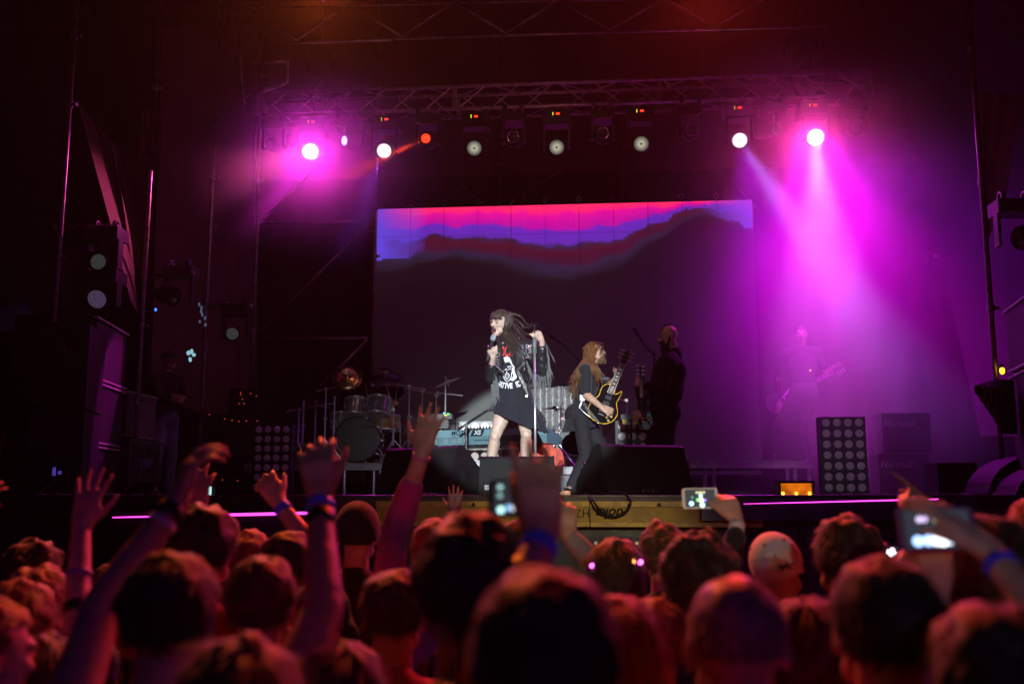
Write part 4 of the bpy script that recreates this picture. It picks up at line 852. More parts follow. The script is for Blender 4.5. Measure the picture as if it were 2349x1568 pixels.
# bundle of cable between keyboard and drum kit
cb = MB()
random.seed(5)
for k in range(6):
    a0 = at(random.uniform(940,1010), random.uniform(940,960), 11.9); pts=[a0]
    for j in range(1,7): pts.append(Vector((a0.x+random.uniform(-.08,.08), 11.9+random.uniform(-.05,.05), lerp(a0.z, Zr+.02, j/6))))
    cb.tube(pts, .005, 5)
tag(cb.build('hanging_cables', M_rubber), 'tangle of thin cables hanging behind the drum stands', 'cables', kind='stuff')
mx2 = thing('drum_module', 'electronic pad module with green and yellow lights beside the drum stands', 'drum module', at(1010, 955, 11.6))
p = at(1010, 955, 11.6)
b = MB(); b.box((p.x-.16,p.y-.02,p.z-.03),(p.x+.14,p.y+.14,p.z+.03)); b.build('module_body', M_black, mx2)
b = MB(); b.box((p.x-.10,p.y-.024,p.z-.14),(p.x+.10,p.y+.10,p.z-.04)); b.build('power_unit', M_black, mx2)
for du, dv, c_ in ((18,-6,(.05,1,.15)), (12,-3,(1,.9,.05)), (9,-8,(.1,.5,1)), (-42,9,(1,.5,.02)), (-12,28,(1,.05,.02))):
    q = at(1010+du, 955+dv, 11.56); b = MB(); b.box((q.x-.012,q.y,q.z-.008),(q.x+.012,q.y+.004,q.z+.008)); b.build('indicator', mat('led_%d_%d'%(du,dv), c_, .4, emit=c_, es=1.6), mx2)
b = MB(); b.cyl((p.x,p.y+.06,p.z-.15),(p.x,p.y+.06,S),.012,n=8); b.build('pole', M_chrome, mx2)

# coral jacket heaped on a white box
M_coral = mat('coral_fabric', (.80,.13,.07), .85, var=.15, vscale=14, sheen=.2)
p = at(1236, 1040, 10.7)
bx = thing('storage_box', 'white lidded box under the coral jacket', 'box', (p.x, 10.7, S))
zb_ = at(1236,1046,10.6).z
b = MB(); b.box((p.x-.19,10.62,S),(p.x+.15,10.92,zb_-.03)); b.build('box_body', mat('cream_plastic',(.6,.6,.5),.5,var=.1), bx)
b = MB(); b.box((p.x-.2,10.61,zb_-.029),(p.x+.16,10.93,zb_)); b.build('lid', mat('cream_lid',(.65,.65,.6),.5), bx)
b = MB()
def cloth(s, t):
    a_ = 2*math.pi*s; r_ = .235*(1-.0*t)*math.sin(math.pi*t/2); n_ = noise.noise(Vector((math.cos(a_)*1.6, math.sin(a_)*1.6, t*2.2)))
    return Vector((p.x+.01+r_*math.cos(a_)*(1+.25*n_), 10.77+.75*r_*math.sin(a_)*(1+.2*n_), zb_+.006+.135*(1-t**1.7)+.035*noise.noise(Vector((math.cos(a_)*3, math.sin(a_)*3, t*7)))-(.10*max(0,t-.78)*4.5)*(.4+.6*abs(math.sin(a_*2)))))
b.grid(cloth, 70, 22); tag(b.build('jacket', M_coral, None, True), 'coral red jacket heaped on a white box behind the microphone stand', 'jacket')

# guitar stand with yellow cap, plug boxes, cables, amber light
gs = thing('guitar_stand', 'black folding guitar stand with yellow end caps behind the right monitor', 'stand', foot(1355, 9.0))
b = MB(); b.cyl(at(1338,1058,9.2), at(1352,1098,9.0), .013, n=8); b.build('upper_tube', M_black, gs)
b = MB(); b.cyl(at(1352,1098,9.0), at(1330,1128,8.9), .013, n=8); b.build('lower_tube', M_black, gs)
b = MB(); b.cap(at(1346,1102,8.98), at(1354,1094,8.98), .022); b.build('end_cap', mat('yellow_rubber',(.9,.45,.02),.5), gs, True)
for u_, v_ in ((1344,1118),(1352,1113)):
    p = at(u_, v_, 8.7); b = MB(); b.cbox(p, (.03,.02,.03)); b.build('connector', M_alu, gs)
pb_ = thing('effects_pedal', 'small brown effects pedal on the floor by the guitarist foot', 'pedal', foot(1290, 8.8))
p = foot(1290, 8.8); b = MB(); b.prism([p+Vector((-.07,0,0)), p+Vector((.07,0,0)), p+Vector((.07,.13,0)), p+Vector((-.07,.13,0))], (0,0,0), (0,0,.05)); b.build('pedal_body', mat('brown_metal',(.30,.12,.06),.4,metal=.4), pb_); b = MB(); b.cyl(p+Vector((0,.04,.05)), p+Vector((0,.04,.07)), .014); b.build('footswitch', M_chrome, pb_)
ms = thing('music_stand', 'low black stand with a yellow taped tray between the guitarists', 'stand', foot(1445, 10.2))
p = at(1447, 958, 10.2); b = MB(); b.cyl((p.x,10.2,S), p, .013, n=8); b.build('pole', M_black, ms)
b = MB(); b.box((p.x-.10,10.16,p.z-.02),(p.x+.10,10.30,p.z+.03)); b.box((p.x-.08,10.15,p.z-.07),(p.x+.0,10.2,p.z-.03)); b.build('tray', M_black, ms)
for x_, z_, h_ in ((.02,-.07,.13),(-.085,-.06,.04)):
    b = MB(); b.box((p.x+x_,10.14,p.z+z_),(p.x+x_+.045,10.158,p.z+z_+h_)); b.build('tape_strip', mat('yellow_tape',(.75,.55,.03),.5), ms)
for k in range(3): a_ = k*2.1; b = MB(); b.cyl((p.x,10.2,S+.15), (p.x+.22*math.cos(a_),10.2+.22*math.sin(a_),S+.01), .008, n=6); b.build('leg', M_black, ms)
am = thing('amber_floor_light', 'amber glowing box light standing on the stage edge', 'stage light', foot(1826, 8.0))
p0, p1 = at(1790, 1108, 8.0), at(1862, 1131, 8.0)
M_amb = bpy.data.materials.new('amber_glow'); M_amb.use_nodes = True
def _am():
    n = M_amb.node_tree.nodes; l = M_amb.node_tree.links; b = n['Principled BSDF']; b.inputs['Base Color'].default_value = (.4,.15,.02,1)
    tc = n.new('ShaderNodeTexCoord'); nz_ = n.new('ShaderNodeTexNoise'); nz_.inputs['Scale'].default_value = 9; l.new(tc.outputs['Object'], nz_.inputs['Vector'])
    mr_ = n.new('ShaderNodeMapRange'); mr_.inputs[1].default_value=.3; mr_.inputs[2].default_value=.75; mr_.inputs[3].default_value = .18; mr_.inputs[4].default_value = 1.3; l.new(nz_.outputs['Fac'], mr_.inputs[0]); l.new(mr_.outputs[0], b.inputs['Emission Strength']); b.inputs['Emission Color'].default_value = (1,.22,.005,1)
_am()
b = MB(); b.box((p0.x, 8.0, S+.004), (p1.x, 8.008, p0.z)); b.build('glass', M_amb, am)
b = MB(); b.box((p0.x-.02, 7.97, p0.z+.001), (p1.x+.02, 8.15, p0.z+.02)); b.box((p0.x-.02, 7.975, S), (p0.x-.002, 8.15, p0.z)); b.box((p1.x+.002, 7.975, S), (p1.x+.02, 8.15, p0.z)); b.box((p0.x,8.012,S),(p1.x,8.15,p0.z)); b.build('housing', M_black, am)
for s_ in (.07,.5,.93):
    b = MB(); q = Vector((lerp(p0.x,p1.x,s_), 7.995, S+.028)); b.ell(q, (.011,.006,.011), n=10, k=6); b.build('lamp_bead', mat('amber_bead',(1,.5,.1),.3,emit=(1,.38,.03),es=9 if s_ != .5 else 4), am)
# cables snaking on the stage front
def cable(label, pts, m=M_rubber, r=.007):
    P_ = []
    raw = [Vector(q) for q in pts]
    for i in range(len(raw)-1):
        p_1 = raw[max(i-1,0)]; a_ = raw[i]; b_ = raw[i+1]; p2 = raw[min(i+2,len(raw)-1)]
        for k in range(6):
            t_ = k/6; P_.append(.5*((2*a_)+(b_-p_1)*t_+(2*p_1-5*a_+4*b_-p2)*t_*t_+(3*a_-p_1-3*b_+p2)*t_**3))
    P_.append(raw[-1]); b = MB(); b.tube(P_, r, 6); return tag(b.build('stage_cable', m, None, True), label, 'cable', 'cables on the stage front')
cable('dark cable looping over the yellow beam in front of the right monitor', [at(1340,1132,8.0),at(1352,1140,7.62),at(1366,1168,7.56),at(1400,1186,7.56),at(1435,1176,7.56),at(1447,1150,7.56),at(1432,1131,7.7),at(1410,1129,7.9),at(1380,1131,8.1)])
cable('second dark cable crossing the yellow beam in a shallow loop', [at(1348,1132,8.0),at(1362,1150,7.59),at(1380,1172,7.585),at(1410,1184,7.585),at(1438,1168,7.585),at(1440,1145,7.65),at(1425,1131,7.95)])
random.seed(11)
for lab, u0, u1 in (('thin cable curled on the stage edge in front of the unlit speaker stack', 90, 240), ('thin magenta lit cable lying in front of the road case', 255, 420), ('thin cable curled on the stage edge left of the pointing hand', 1960, 2090), ('thin cable running along the stage edge by the rounded monitors', 2110, 2300), ('thin cable lying beside the left floor monitor', 960, 1080)):
    pts = []
    for k in range(9):
        s_ = k/8; q = foot(lerp(u0,u1,s_), 7.85+.12*math.sin(k*2.1)); pts.append(q+Vector((0,0,.012+.018*random.random())))
    cable(lab, pts, mat('glossy_cable',(.12,.08,.12),.25), .006)
# ================================================================ people: bodies grown as one continuous skin
from mathutils.bvhtree import BVHTree
def flesh(name, mb, mt, parent, voxel=.007, it=5, cut=None, thick=0, disp=0, dscale=9, post=None):
    me = mb.mesh('raw'); o = bpy.data.objects.new('raw', me); col.objects.link(o)
    m = o.modifiers.new('r', 'REMESH'); m.mode = 'VOXEL'; m.voxel_size = voxel; m.adaptivity = 0
    s = o.modifiers.new('s', 'SMOOTH'); s.factor = .5; s.iterations = it
    dg = bpy.context.evaluated_depsgraph_get(); out = bpy.data.meshes.new_from_object(o.evaluated_get(dg)); bpy.data.objects.remove(o); bpy.data.meshes.remove(me)
    out.materials.clear()
    if disp:
        n = len(out.vertices); co = np.empty(n*3); no = np.empty(n*3); out.vertices.foreach_get('co', co); out.vertices.foreach_get('normal', no)
        co = co.reshape(-1,3); no = no.reshape(-1,3)
        d = np.array([noise.noise(Vector(p*dscale)) for p in co]) if n < 60000 else np.sin(co[:,0]*dscale*2+3*np.sin(co[:,2]*dscale))*np.sin(co[:,2]*dscale*1.7+2*np.sin(co[:,1]*dscale*1.3))
        co = co + no*(d*disp)[:,None]; out.vertices.foreach_set('co', co.ravel())
    if post: 
        for v in out.vertices: v.co = post(v.co, v.normal)
    if cut:
        import bmesh
        bm = bmesh.new(); bm.from_mesh(out); bmesh.ops.delete(bm, geom=[f for f in bm.faces if cut(f.calc_center_median(), f.normal)], context='FACES'); bm.to_mesh(out); bm.free()
    ob = put(out, name, mt, parent, True)
    if thick: sm = ob.modifiers.new('t', 'SOLIDIFY'); sm.thickness = thick; sm.offset = -1
    return ob
def skinmat(name, c, bump=.15):
    m = mat(name, c, .48, var=.10, vscale=22, bump=bump, bscale=90); b = m.node_tree.nodes['Principled BSDF']
    b.inputs['Subsurface Weight'].default_value = .12; b.inputs['Subsurface Radius'].default_value = (.02,.007,.004); return m
SK = [skinmat('skin_fair', (.60,.38,.29)), skinmat('skin_tan', (.50,.30,.21)), skinmat('skin_warm', (.55,.33,.24))]
def hairmat(name, c, rough=.62): return mat(name, c, rough, var=.35, vscale=60, spec=.35, sheen=.16)
HB = {'scalp': hairmat('shaved_scalp', (.30,.18,.15), .5), 'black': hairmat('hair_black', (.028,.016,.012)), 'brown': hairmat('hair_brown', (.07,.034,.017)), 'red': hairmat('hair_auburn', (.20,.065,.03)), 'blond': hairmat('hair_blond', (.30,.18,.08)), 'dark': hairmat('hair_dark_brown', (.05,.026,.016))}
M_white_eye = mat('eye_white', (.8,.8,.78), .2); M_iris = mat('iris', (.03,.02,.015), .15)
def ik(Sh, T, l1, l2, hint):
    d = T-Sh; L = d.length; k = 1
    if L > (l1+l2)*.985: k = L/((l1+l2)*.985)
    a_, b_ = l1*k, l2*k; x = (a_*a_-b_*b_+L*L)/(2*L); h = math.sqrt(max(a_*a_-x*x, 0)); dn = d.normalized(); hh = Vector(hint); hh = (hh-dn*hh.dot(dn)).normalized(); return Sh+dn*x+hh*h
CURL = {'open': ((8,10,6),)*4, 'relaxed': ((18,28,18),(24,32,20),(30,36,22),(36,40,24)), 'grip': ((62,78,40),(66,80,42),(70,82,42),(74,82,40)), 'point': ((2,4,3),(70,95,55),(75,95,55),(80,95,50)), 'wrap': ((40,55,35),(44,58,36),(48,60,36),(52,60,36)), 'clap': ((14,14,8),(10,16,8),(12,18,10),(18,22,12)), 'horns': ((4,6,4),(80,95,50),(80,95,50),(4,6,4)), 'strum': ((38,40,20),(42,42,22),(44,44,22),(44,40,20)), 'hold': ((6,14,22),(10,16,24),(12,18,24),(18,22,24)), 'cup': ((22,34,24),(26,36,26),(30,38,26),(34,40,26))}
def hand(mb, W_, d, nrm, side, pose='relaxed', s=1.0, splay=1.0, thumb=None):
    """W_: wrist, d: towards the knuckles, nrm: out of the back of the hand, side: +1 the thumb lies towards nrm x d"""
    d = Vector(d).normalized(); nrm = Vector(nrm); nrm = (nrm-d*nrm.dot(d)).normalized(); lat = nrm.cross(d)*side   # lat: thumb side
    mb.cap(W_-d*.012, W_+d*.02, .024*s, .026*s); 
    for k, o in enumerate((.030, .010, -.010, -.028)):
        mb.cap(W_+d*.012*s+lat*o*.55*s, W_+(d*(.088-.004*abs(k-1)))*s+lat*o*s, .0165*s, .0135*s, n=10)
    mb.cap(W_+d*.02*s+lat*.018*s-nrm*.006*s, W_+d*.055*s+lat*.028*s-nrm*.008*s, .017*s, .014*s, n=10)
    L = ((.044,.026,.020),(.048,.030,.021),(.045,.028,.020),(.035,.021,.018)); c = CURL[pose]; kn = []
    for k, o in enumerate((.031, .0105, -.0105, -.030)):
        p = W_+(d*(.088-.004*abs(k-1)))*s+lat*o*s; ang = 0; sp = (10,3,-4,-12)[k]*splay*math.pi/180
        dd = (d*math.cos(sp)+lat*math.sin(sp)); kn.append(p)
        for j in range(3):
            ang += R(c[k][j]); q = p+(dd*math.cos(ang)-nrm*math.sin(ang))*L[k][j]*s; mb.cap(p, q, (.0098,.0088,.0078)[j]*s, (.0090,.0080,.0068)[j]*s, n=9); p = q
    th = thumb or {'open': (45,15), 'clap': (35,15), 'relaxed': (38,30), 'grip': (30,70), 'wrap': (32,55), 'point': (25,70), 'horns': (15,80), 'strum': (25,40), 'hold': (22,60), 'cup': (34,35)}[pose]
    a_, b_ = R(th[0]), R(th[1]); p = W_+d*.028*s+lat*.026*s-nrm*.006*s
    for j, (ln, r0, r1) in enumerate(((.040,.0135,.0115),(.032,.0112,.0098),(.026,.0098,.008))):
        aa = a_*(1-.25*j); q = p+(d*math.cos(aa)+lat*math.sin(aa)*(1-.5*j*(b_>1))-nrm*math.sin(b_*.35*(j+.3)))*.97*ln*s; mb.cap(p, q, r0*s, r1*s, n=9); p = q
    return lat
def headprims(mb, c, f, u, s=1, mouth=0, male=True, grow=0):
    f = Vector(f).normalized(); u = Vector(u); u = (u-f*u.dot(f)).normalized(); r = f.cross(u); M = Matrix((r, f, u)).transposed()
    def E(o, rad, n=16, k=11): mb.ell(c+(r*o[0]+f*o[1]+u*o[2])*s, [x*s+grow for x in rad], M, n, k)
    E((0,-.010,.028), (.074,.093,.084), 22, 15); E((0,.028,-.012), (.062,.064,.078)); E((0,.040,.030), (.058,.046,.045)); j = -.018*mouth
    E((0,.042,-.072+j), (.044,.046,.034)); E((0,.070,-.096+j), (.020,.018,.016)); 
    for q in (-1, 1):
        E((q*.046,.040,-.058+j*.6), (.016,.030,.026)); E((q*.034,.072,-.022), (.022,.018,.018)); E((q*.026,.086,.022), (.020,.012,.008), 10, 7)
        E((q*.077,-.006,-.006), (.008,.019,.032), 10, 7)
    mb.cap(c+(f*.092+u*.012)*s, c+(f*.113-u*.022)*s, .008*s, .013*s, n=10)
    for q in (-1,1): E((q*.011,.100,-.026), (.009,.011,.009), 8, 6)
    if not mouth:
        E((0,.094,-.049), (.022,.010,.006), 10, 7); E((0,.092,-.059), (.019,.010,.007), 10, 7)
    else:
        for k in range(10):
            a_ = 2*math.pi*k/10; E((.021*math.cos(a_), .094-.012*abs(math.cos(a_))-.006*(math.sin(a_)<0), -.060+.023*math.sin(a_)), (.0065,.007,.0065), 8, 6)
    return r, f, u
def strands(mb, roots, dirs, length, width, seg=3, droop=0, jitter=.3, curl=0):
    """thin tapering hair ribbons"""
    V, F = [], []; 
    for (p, d, nn) in zip(roots, dirs[0], dirs[1]):
        L = length*random.uniform(.6, 1.2); dd = (d+Vector((random.gauss(0,jitter),random.gauss(0,jitter),random.gauss(0,jitter)))).normalized(); side = dd.cross(nn); side = side.normalized() if side.length > 1e-4 else Vector((1,0,0)); q = p.copy(); n0 = len(V)
        for j in range(seg+1):
            w_ = width*(1-j/(seg+.35)); V += [q-side*w_, q+side*w_]
            if j < seg: dd = (dd+Vector((0,0,-droop))+ (side*math.sin(j*2.1+p.x*90)*curl if curl else Vector((0,0,0)))).normalized(); q = q+dd*(L/seg)
        F += [(n0+2*j, n0+2*j+1, n0+2*j+3, n0+2*j+2) for j in range(seg)]
    mb.add(V, F)
def hair(parent, c, f, u, s, style, m, seed=0, fuzz=1.0, nstr=1500, name='hair'):
    """hair mass over the scalp plus loose strands"""
    random.seed(seed); f = Vector(f).normalized(); u = Vector(u); u = (u-f*u.dot(f)).normalized(); r = f.cross(u)
    th = {'buzz': .004, 'short': .014, 'thick': .024, 'curly': .036, 'long': .018, 'crop': .009, 'bob': .022}[style]
    b = MB(); nu, nv = 40, 24; cc = c+(f*-.010+u*.028)*s; off = Vector((seed*3.7, seed*1.3, 0))
    low = {'buzz': -.35, 'short': -.62, 'thick': -.68, 'curly': -.7, 'long': -1.0, 'crop': -.55, 'bob': -.9}[style]
    def pt(i, j):
        t = 2*math.pi*i; p = math.pi*(.005+.90*j); x, y, z = math.sin(p)*math.cos(t), math.sin(p)*math.sin(t), math.cos(p)
        tz = min(1, max(.12, (z-low)/.55)); g = 1+ tz*(th/.085)*(1+.9*noise.noise(Vector((x,y,z))*2.4+off)+.35*noise.noise(Vector((x,y,z))*6+off))
        # hairline: tuck under the skin on the face and low neck
        face = y*1.0 - .25*z
        if y > .35 and z < .52-.2*(1-abs(x)) : g = min(g, .80)
        if z < low: g = min(g, .80)
        if abs(x) > .55 and y > .05 and z < .05: g = min(g, .86)
        return cc + (r*(x*.074*g) + f*(y*.093*g) + u*(z*.084*g+(-.02 if z < 0 else 0)*(-z)))*s
    b.grid(pt, nu, nv)
    roots, dd, nn = [], [], []
    while len(roots) < int(nstr*fuzz):
        x, y, z = random.gauss(0,1), random.gauss(0,1), random.gauss(0,1); L = math.sqrt(x*x+y*y+z*z); x, y, z = x/L, y/L, z/L
        if (y > .3 and z < .5) or z < low: continue
        n_ = (r*x+f*y+u*z).normalized(); g = 1+th/.085*.7; roots.append(cc+(r*(x*.074*g)+f*(y*.093*g)+u*(z*.084*g))*s)
        tg = (-u-f*.25+r*(.5*math.sin(seed+x*4))); tg = (tg-n_*tg.dot(n_)); tg = tg.normalized() if tg.length > 1e-3 else r; tuft = noise.noise(Vector((x,y,z))*5+off); fl = tg*(1+.5*tuft)+n_*{'buzz': .9, 'crop': .45, 'short': .26, 'thick': .24, 'curly': .8, 'long': .10, 'bob': .12}[style]+r*tuft*.7; dd.append(fl.normalized()); nn.append(n_)
    ln = {'buzz': .005, 'crop': .014, 'short': .030, 'thick': .045, 'curly': .034, 'long': .10, 'bob': .08}[style]
    strands(b, roots, (dd, nn), ln*s, .0016, 3, .08, .17, .8 if style == 'curly' else 0)
    if style in ('long', 'bob'):
        LL = .34 if style == 'long' else .13; roots, dd, nn = [], [], []
        for k in range(420 if style == 'long' else 300):
            a_ = random.uniform(-.25, math.pi+.25)+math.pi; x, y = math.cos(a_), math.sin(a_); q = random.uniform(.85,1.12); roots.append(cc+(r*x*.082*q+f*y*.098*q-u*random.uniform(-.03,.05))*s); n_ = (r*x+f*y).normalized(); dd.append((-u+n_*.22+f*-.05)); nn.append(n_)
        strands(b, roots, (dd, nn), LL*s, .0065, 7, .10, .07, .12)
    return b.build(name, m, parent, True)
def person(name, label, P, skin, cloth, trousers, hr, group=None, voxel=.007, clothvox=.011, pose_extra=None, sleeve=.35, face=True, cat='person', seed=0, cdisp=.006, shoes=True, hide_legs=False, cloth_name='shirt'):
    """P: dict of joints in world space"""
    t = thing(name, label, cat, (P['hip'].x, P['hip'].y, P['ground']), group); h = P['h']; s = h/1.75; b = MB()
    f, u = P['f'], P['u']; headprims(b, P['head'], f, u, s*P.get('hs', 1), P.get('mouth', 0))
    nk = P['neck']; b.cap(nk-Vector((0,0,.03)), P['head']-Vector(u)*.05*s-Vector(f)*.012*s, .058*s, .052*s)
    def torso(b, g=0):
        sl, sr, hp, ch = P['shl'], P['shr'], P['hip'], P['chest']; x = (sr-sl).normalized(); wd = P.get('w', 1)
        up = (ch-hp).normalized(); y = up.cross(x).normalized(); M = Matrix((x, y, up)).transposed()
        b.ell(ch, (.165*s*wd+g, .115*s+g, .19*s+g), M, 18, 12); b.ell(lerp(hp, ch, .48), (.140*s*wd+g, .100*s+g, .17*s+g), M, 18, 12); b.ell(hp, (.160*s*wd+g, .115*s+g, .13*s+g), M, 18, 12)
        b.cap(sl, lerp(nk, ch, .25)+x*-.03, .062*s+g, .066*s+g); b.cap(sr, lerp(nk, ch, .25)+x*.03, .062*s+g, .066*s+g); b.cap(sl, sr, .060*s+g)
    def arm(b, side, g=0, upto=2.0, r=1.0):
        sh = P['sh'+side]; el = P['el'+side]; wr = P['wr'+side]; k1 = min(1, upto); 
        b.cap(sh, lerp(sh, el, k1), .052*s*r+g, lerp(.052, .040, k1)*s*r+g)
        if upto > 1: k2 = min(1, upto-1); b.cap(el, lerp(el, wr, k2), .040*s*r+g, lerp(.040, .027, k2)*s*r+g); 
        if upto > 1.3: b.cap(lerp(el,wr,.1), lerp(el,wr,min(.45,upto-1)), .041*s*r+g, .036*s*r+g)
    def leg(b, side, g=0, r=1):
        hp = P['hip'+side]; kn = P['kn'+side]; an = P['an'+side]; b.cap(hp, kn, .082*s*r+g, .054*s*r+g); b.cap(kn, an, .052*s*r+g, .037*s*r+g); b.cap(lerp(kn,an,.12), lerp(kn,an,.45), .054*s*r+g, .050*s*r+g)
    torso(b); 
    for q in 'lr':
        arm(b, q); leg(b, q); hd = P['hand'+q]; hand(b, P['wr'+q], hd[0], hd[1], hd[2], hd[3], s*.98, *(hd[4:5] or ()))
        an = P['an'+q]; tf = P.get('toe'+q, Vector((f.x, f.y, 0)).normalized()); b.cap(an-Vector((0,0,.03*s)), an+tf*.15*s-Vector((0,0,.055*s)), .036*s, .026*s)
    body = flesh('body', b, skin, t, voxel, 3)
    if cloth is not None:
        b = MB(); torso(b, .013)
        if sleeve:
            for q in 'lr':
                sv = sleeve if not isinstance(sleeve, dict) else sleeve[q]
                arm(b, q, .014 if sv < 1 else .012, sv)
        if P.get('coat'): P['coat'](b)
        if P.get('collar', 1): b.cap(nk-Vector((0,0,.05)), nk+Vector((0,0,.0)), .075*s, .070*s)
        flesh(cloth_name, b, cloth, t, clothvox, 4, disp=cdisp, dscale=11)
    if trousers is not None:
        b = MB(); 
        for q in 'lr': leg(b, q, .022, P.get('legr', 1))
        b.ell(P['hip'], (.185*s, .140*s, .145*s)); flesh('trousers', b, trousers, t, .014, 4, disp=.005, dscale=12)
        b = MB()
        for q in 'lr': an = P['an'+q]; tf = P.get('toe'+q, Vector((f.x, f.y, 0)).normalized()); b.cap(an-Vector((0,0,.02*s)), an-Vector((0,0,.04*s))+tf*.02, .048*s, .046*s); b.cap(an-tf*.04-Vector((0,0,.05*s)), an+tf*.17*s-Vector((0,0,.058*s)), .040*s, .036*s)
        flesh('shoes', b, M_rubber, t, .012, 3)
    if hr: hair(t, P['head'], f, u, s*P.get('hs', 1), hr[0], hr[1], seed, *(hr[2:]))
    return t, body
def finger_props(P): pass
def stand_pose(x, y, ground, h, ang=90, lean=0, head=None, hz=None):
    """default standing joints; ang: compass of the facing direction, 90 = towards the stage (+Y)"""
    a_ = R(ang); f = Vector((math.cos(a_), math.sin(a_), 0)); r = Vector((math.sin(a_), -math.cos(a_), 0)); s = h/1.75; o = Vector((x, y, ground)); Z = Vector((0,0,1))
    P = dict(h=h, ground=ground, f=f, u=Z, r=r); ln = f*lean
    P['hip'] = o+Z*.92*s; P['chest'] = o+Z*1.26*s+ln*.6; P['neck'] = o+Z*1.47*s+ln; P['head'] = o+Z*1.635*s+f*.03+ln*1.15
    for q, sg in (('l', -1), ('r', 1)):
        P['sh'+q] = P['chest']+Z*.155*s+r*sg*.185*s; P['el'+q] = P['sh'+q]-Z*.28*s+r*sg*.05*s-f*.03; P['wr'+q] = P['el'+q]-Z*.24*s+f*.09*s
        P['hip'+q] = P['hip']-Z*.04*s+r*sg*.085*s; P['kn'+q] = o+Z*.49*s+r*sg*.10*s+f*.03; P['an'+q] = o+Z*.085*s+r*sg*.11*s
        P['hand'+q] = (Vector((0,0,-1))+f*.2, r*sg, -sg, 'relaxed')
    return P
def reach(P, q, W_, hint=(0,0,-1), hd=None, cuff=None):
    s = P['h']/1.75; P['wr'+q] = Vector(W_); P['el'+q] = ik(P['sh'+q], Vector(W_), .29*s, .26*s, hint)
    if hd: P['hand'+q] = hd
# ================================================================ the performers
ZV = Vector((0,0,1))
Ys = 9.2
def A(u, v, dy=0, Y=Ys): return at(u, v, Y+dy)
# ---------------------------------------------------------------- singer
sg = thing('person', 'singer in a studded black fringed leather jacket shouting into a hand held microphone', 'person', foot(1175, Ys))
m_skin_s = skinmat('skin_singer', (.66,.47,.38), .08); m_leg = skinmat('skin_legs_sheer', (.56,.42,.34), .05)
hc = A(1148, 741, -.06); hf = Vector((-.62,-.78,-.10)).normalized(); hu = Vector((.10,-.10,1)).normalized(); hs = .98
nk = A(1162, 783, .02); shR = A(1130, 803, .0); shL = A(1213, 797, .02); ch = A(1172, 832, .02); hip = A(1180, 915, .03)
elR = A(1124, 866, -.13); wrR = A(1131, 821, -.26); elL = A(1243, 850, -.03); wrL = A(1243, 781, -.13)
b = MB(); r_, hf, hu = headprims(b, hc, hf, hu, hs, mouth=1)
b.cap(nk, hc-hu*.06-hf*.01, .048, .044); b.cap(shR, nk, .042, .045); b.cap(shL, nk, .042, .045)
b.ell(ch, (.135,.10,.16), n=18, k=12); b.ell(A(1176,875,.03), (.115,.09,.14), n=18, k=12); b.ell(hip, (.150,.115,.12), n=18, k=12)
b.cap(shR, elR, .042, .034); b.cap(elR, wrR, .034, .024); b.cap(shL, elL, .044, .036); b.cap(elL, wrL, .034, .025)
HR = [A(1160,928,.02), A(1136,1000,-.07), A(1118,1092,.03)]; HL = [A(1199,930,.03), A(1207,996,-.08), A(1205,1092,.02)]
for h_, k_, a_ in (HR, HL):
    b.cap(h_, k_, .088, .052); b.cap(lerp(h_,k_,.15), lerp(h_,k_,.6), .092, .070); b.cap(k_, a_, .050, .036); b.cap(lerp(k_,a_,.15)+Vector((0,.02,0)), lerp(k_,a_,.5)+Vector((0,.02,0)), .056, .050); b.ell(k_+Vector((0,-.018,0)), (.042,.040,.050))
    b.cap(a_-ZV*.03, a_+Vector((-.03,-.12,-.11)), .036, .028)
hand(b, wrR, A(1123,793,-.35)-wrR, (-.25,-.95,.15), -1, 'grip', .92)
hand(b, wrL, A(1226,751,-.21)-wrL, (.15,-.9,.35), 1, 'grip', .95)
flesh('body', b, m_skin_s, sg, .0048, 3)
# boots
b = MB()
for h_, k_, a_ in (HR, HL): b.cap(lerp(k_,a_,.9), a_, .045, .044); b.cap(a_-ZV*.03+Vector((.01,.03,-.0)), a_+Vector((-.035,-.13,-.115)), .044, .034); b.cyl(Vector((a_.x+.01,a_.y+.04,S)), a_, .022, .03)
flesh('boots', b, M_rubber, sg, .009, 3)
# face paint: eyes, brows, lips, teeth
def fp(o): return hc+(r_*o[0]+hf*o[1]+hu*o[2])*hs
m_mk = mat('dark_eye_shadow', (.05,.025,.05), .5); m_lip = mat('wine_lipstick', (.10,.012,.03), .3); m_mouth = mat('mouth_inside', (.09,.01,.015), .5); m_teeth = mat('teeth', (.8,.78,.72), .3)
Mh = Matrix((r_, hf, hu)).transposed()
for q in (-1, 1):
    b = MB(); b.ell(fp((q*.032,.0835,.003)), (.018,.006,.008), Mh, 12, 8); b.build('eye_shadow', m_mk, sg, True)
    b = MB(); b.ell(fp((q*.032,.0865,.002)), (.008,.0045,.0030), Mh, 10, 6); e_ = b.build('eye', M_white_eye, sg, True)
    b = MB(); b.ell(fp((q*.032,.0895,.002)), (.0040,.0025,.0032), Mh, 8, 6); b.build('iris', M_iris, e_, True)
    b = MB(); b.tube([fp((q*.012,.0965,.0235)), fp((q*.03,.0955,.031)), fp((q*.052,.079,.028))], [.003,.0036,.0016], 6); b.build('eyebrow', m_mk, sg)
b = MB(); b.tube([fp((.0235*math.cos(a_), .1025-.014*abs(math.cos(a_))-.010*(math.sin(a_)<0), -.062+.026*math.sin(a_))) for a_ in [2*math.pi*k/16 for k in range(17)]], .0052, 6); b.build('lips', m_lip, sg, True)
b = MB(); b.ell(fp((0,.083,-.063)), (.021,.0145,.0235), Mh, 14, 9); b.build('mouth', m_mouth, sg, True)
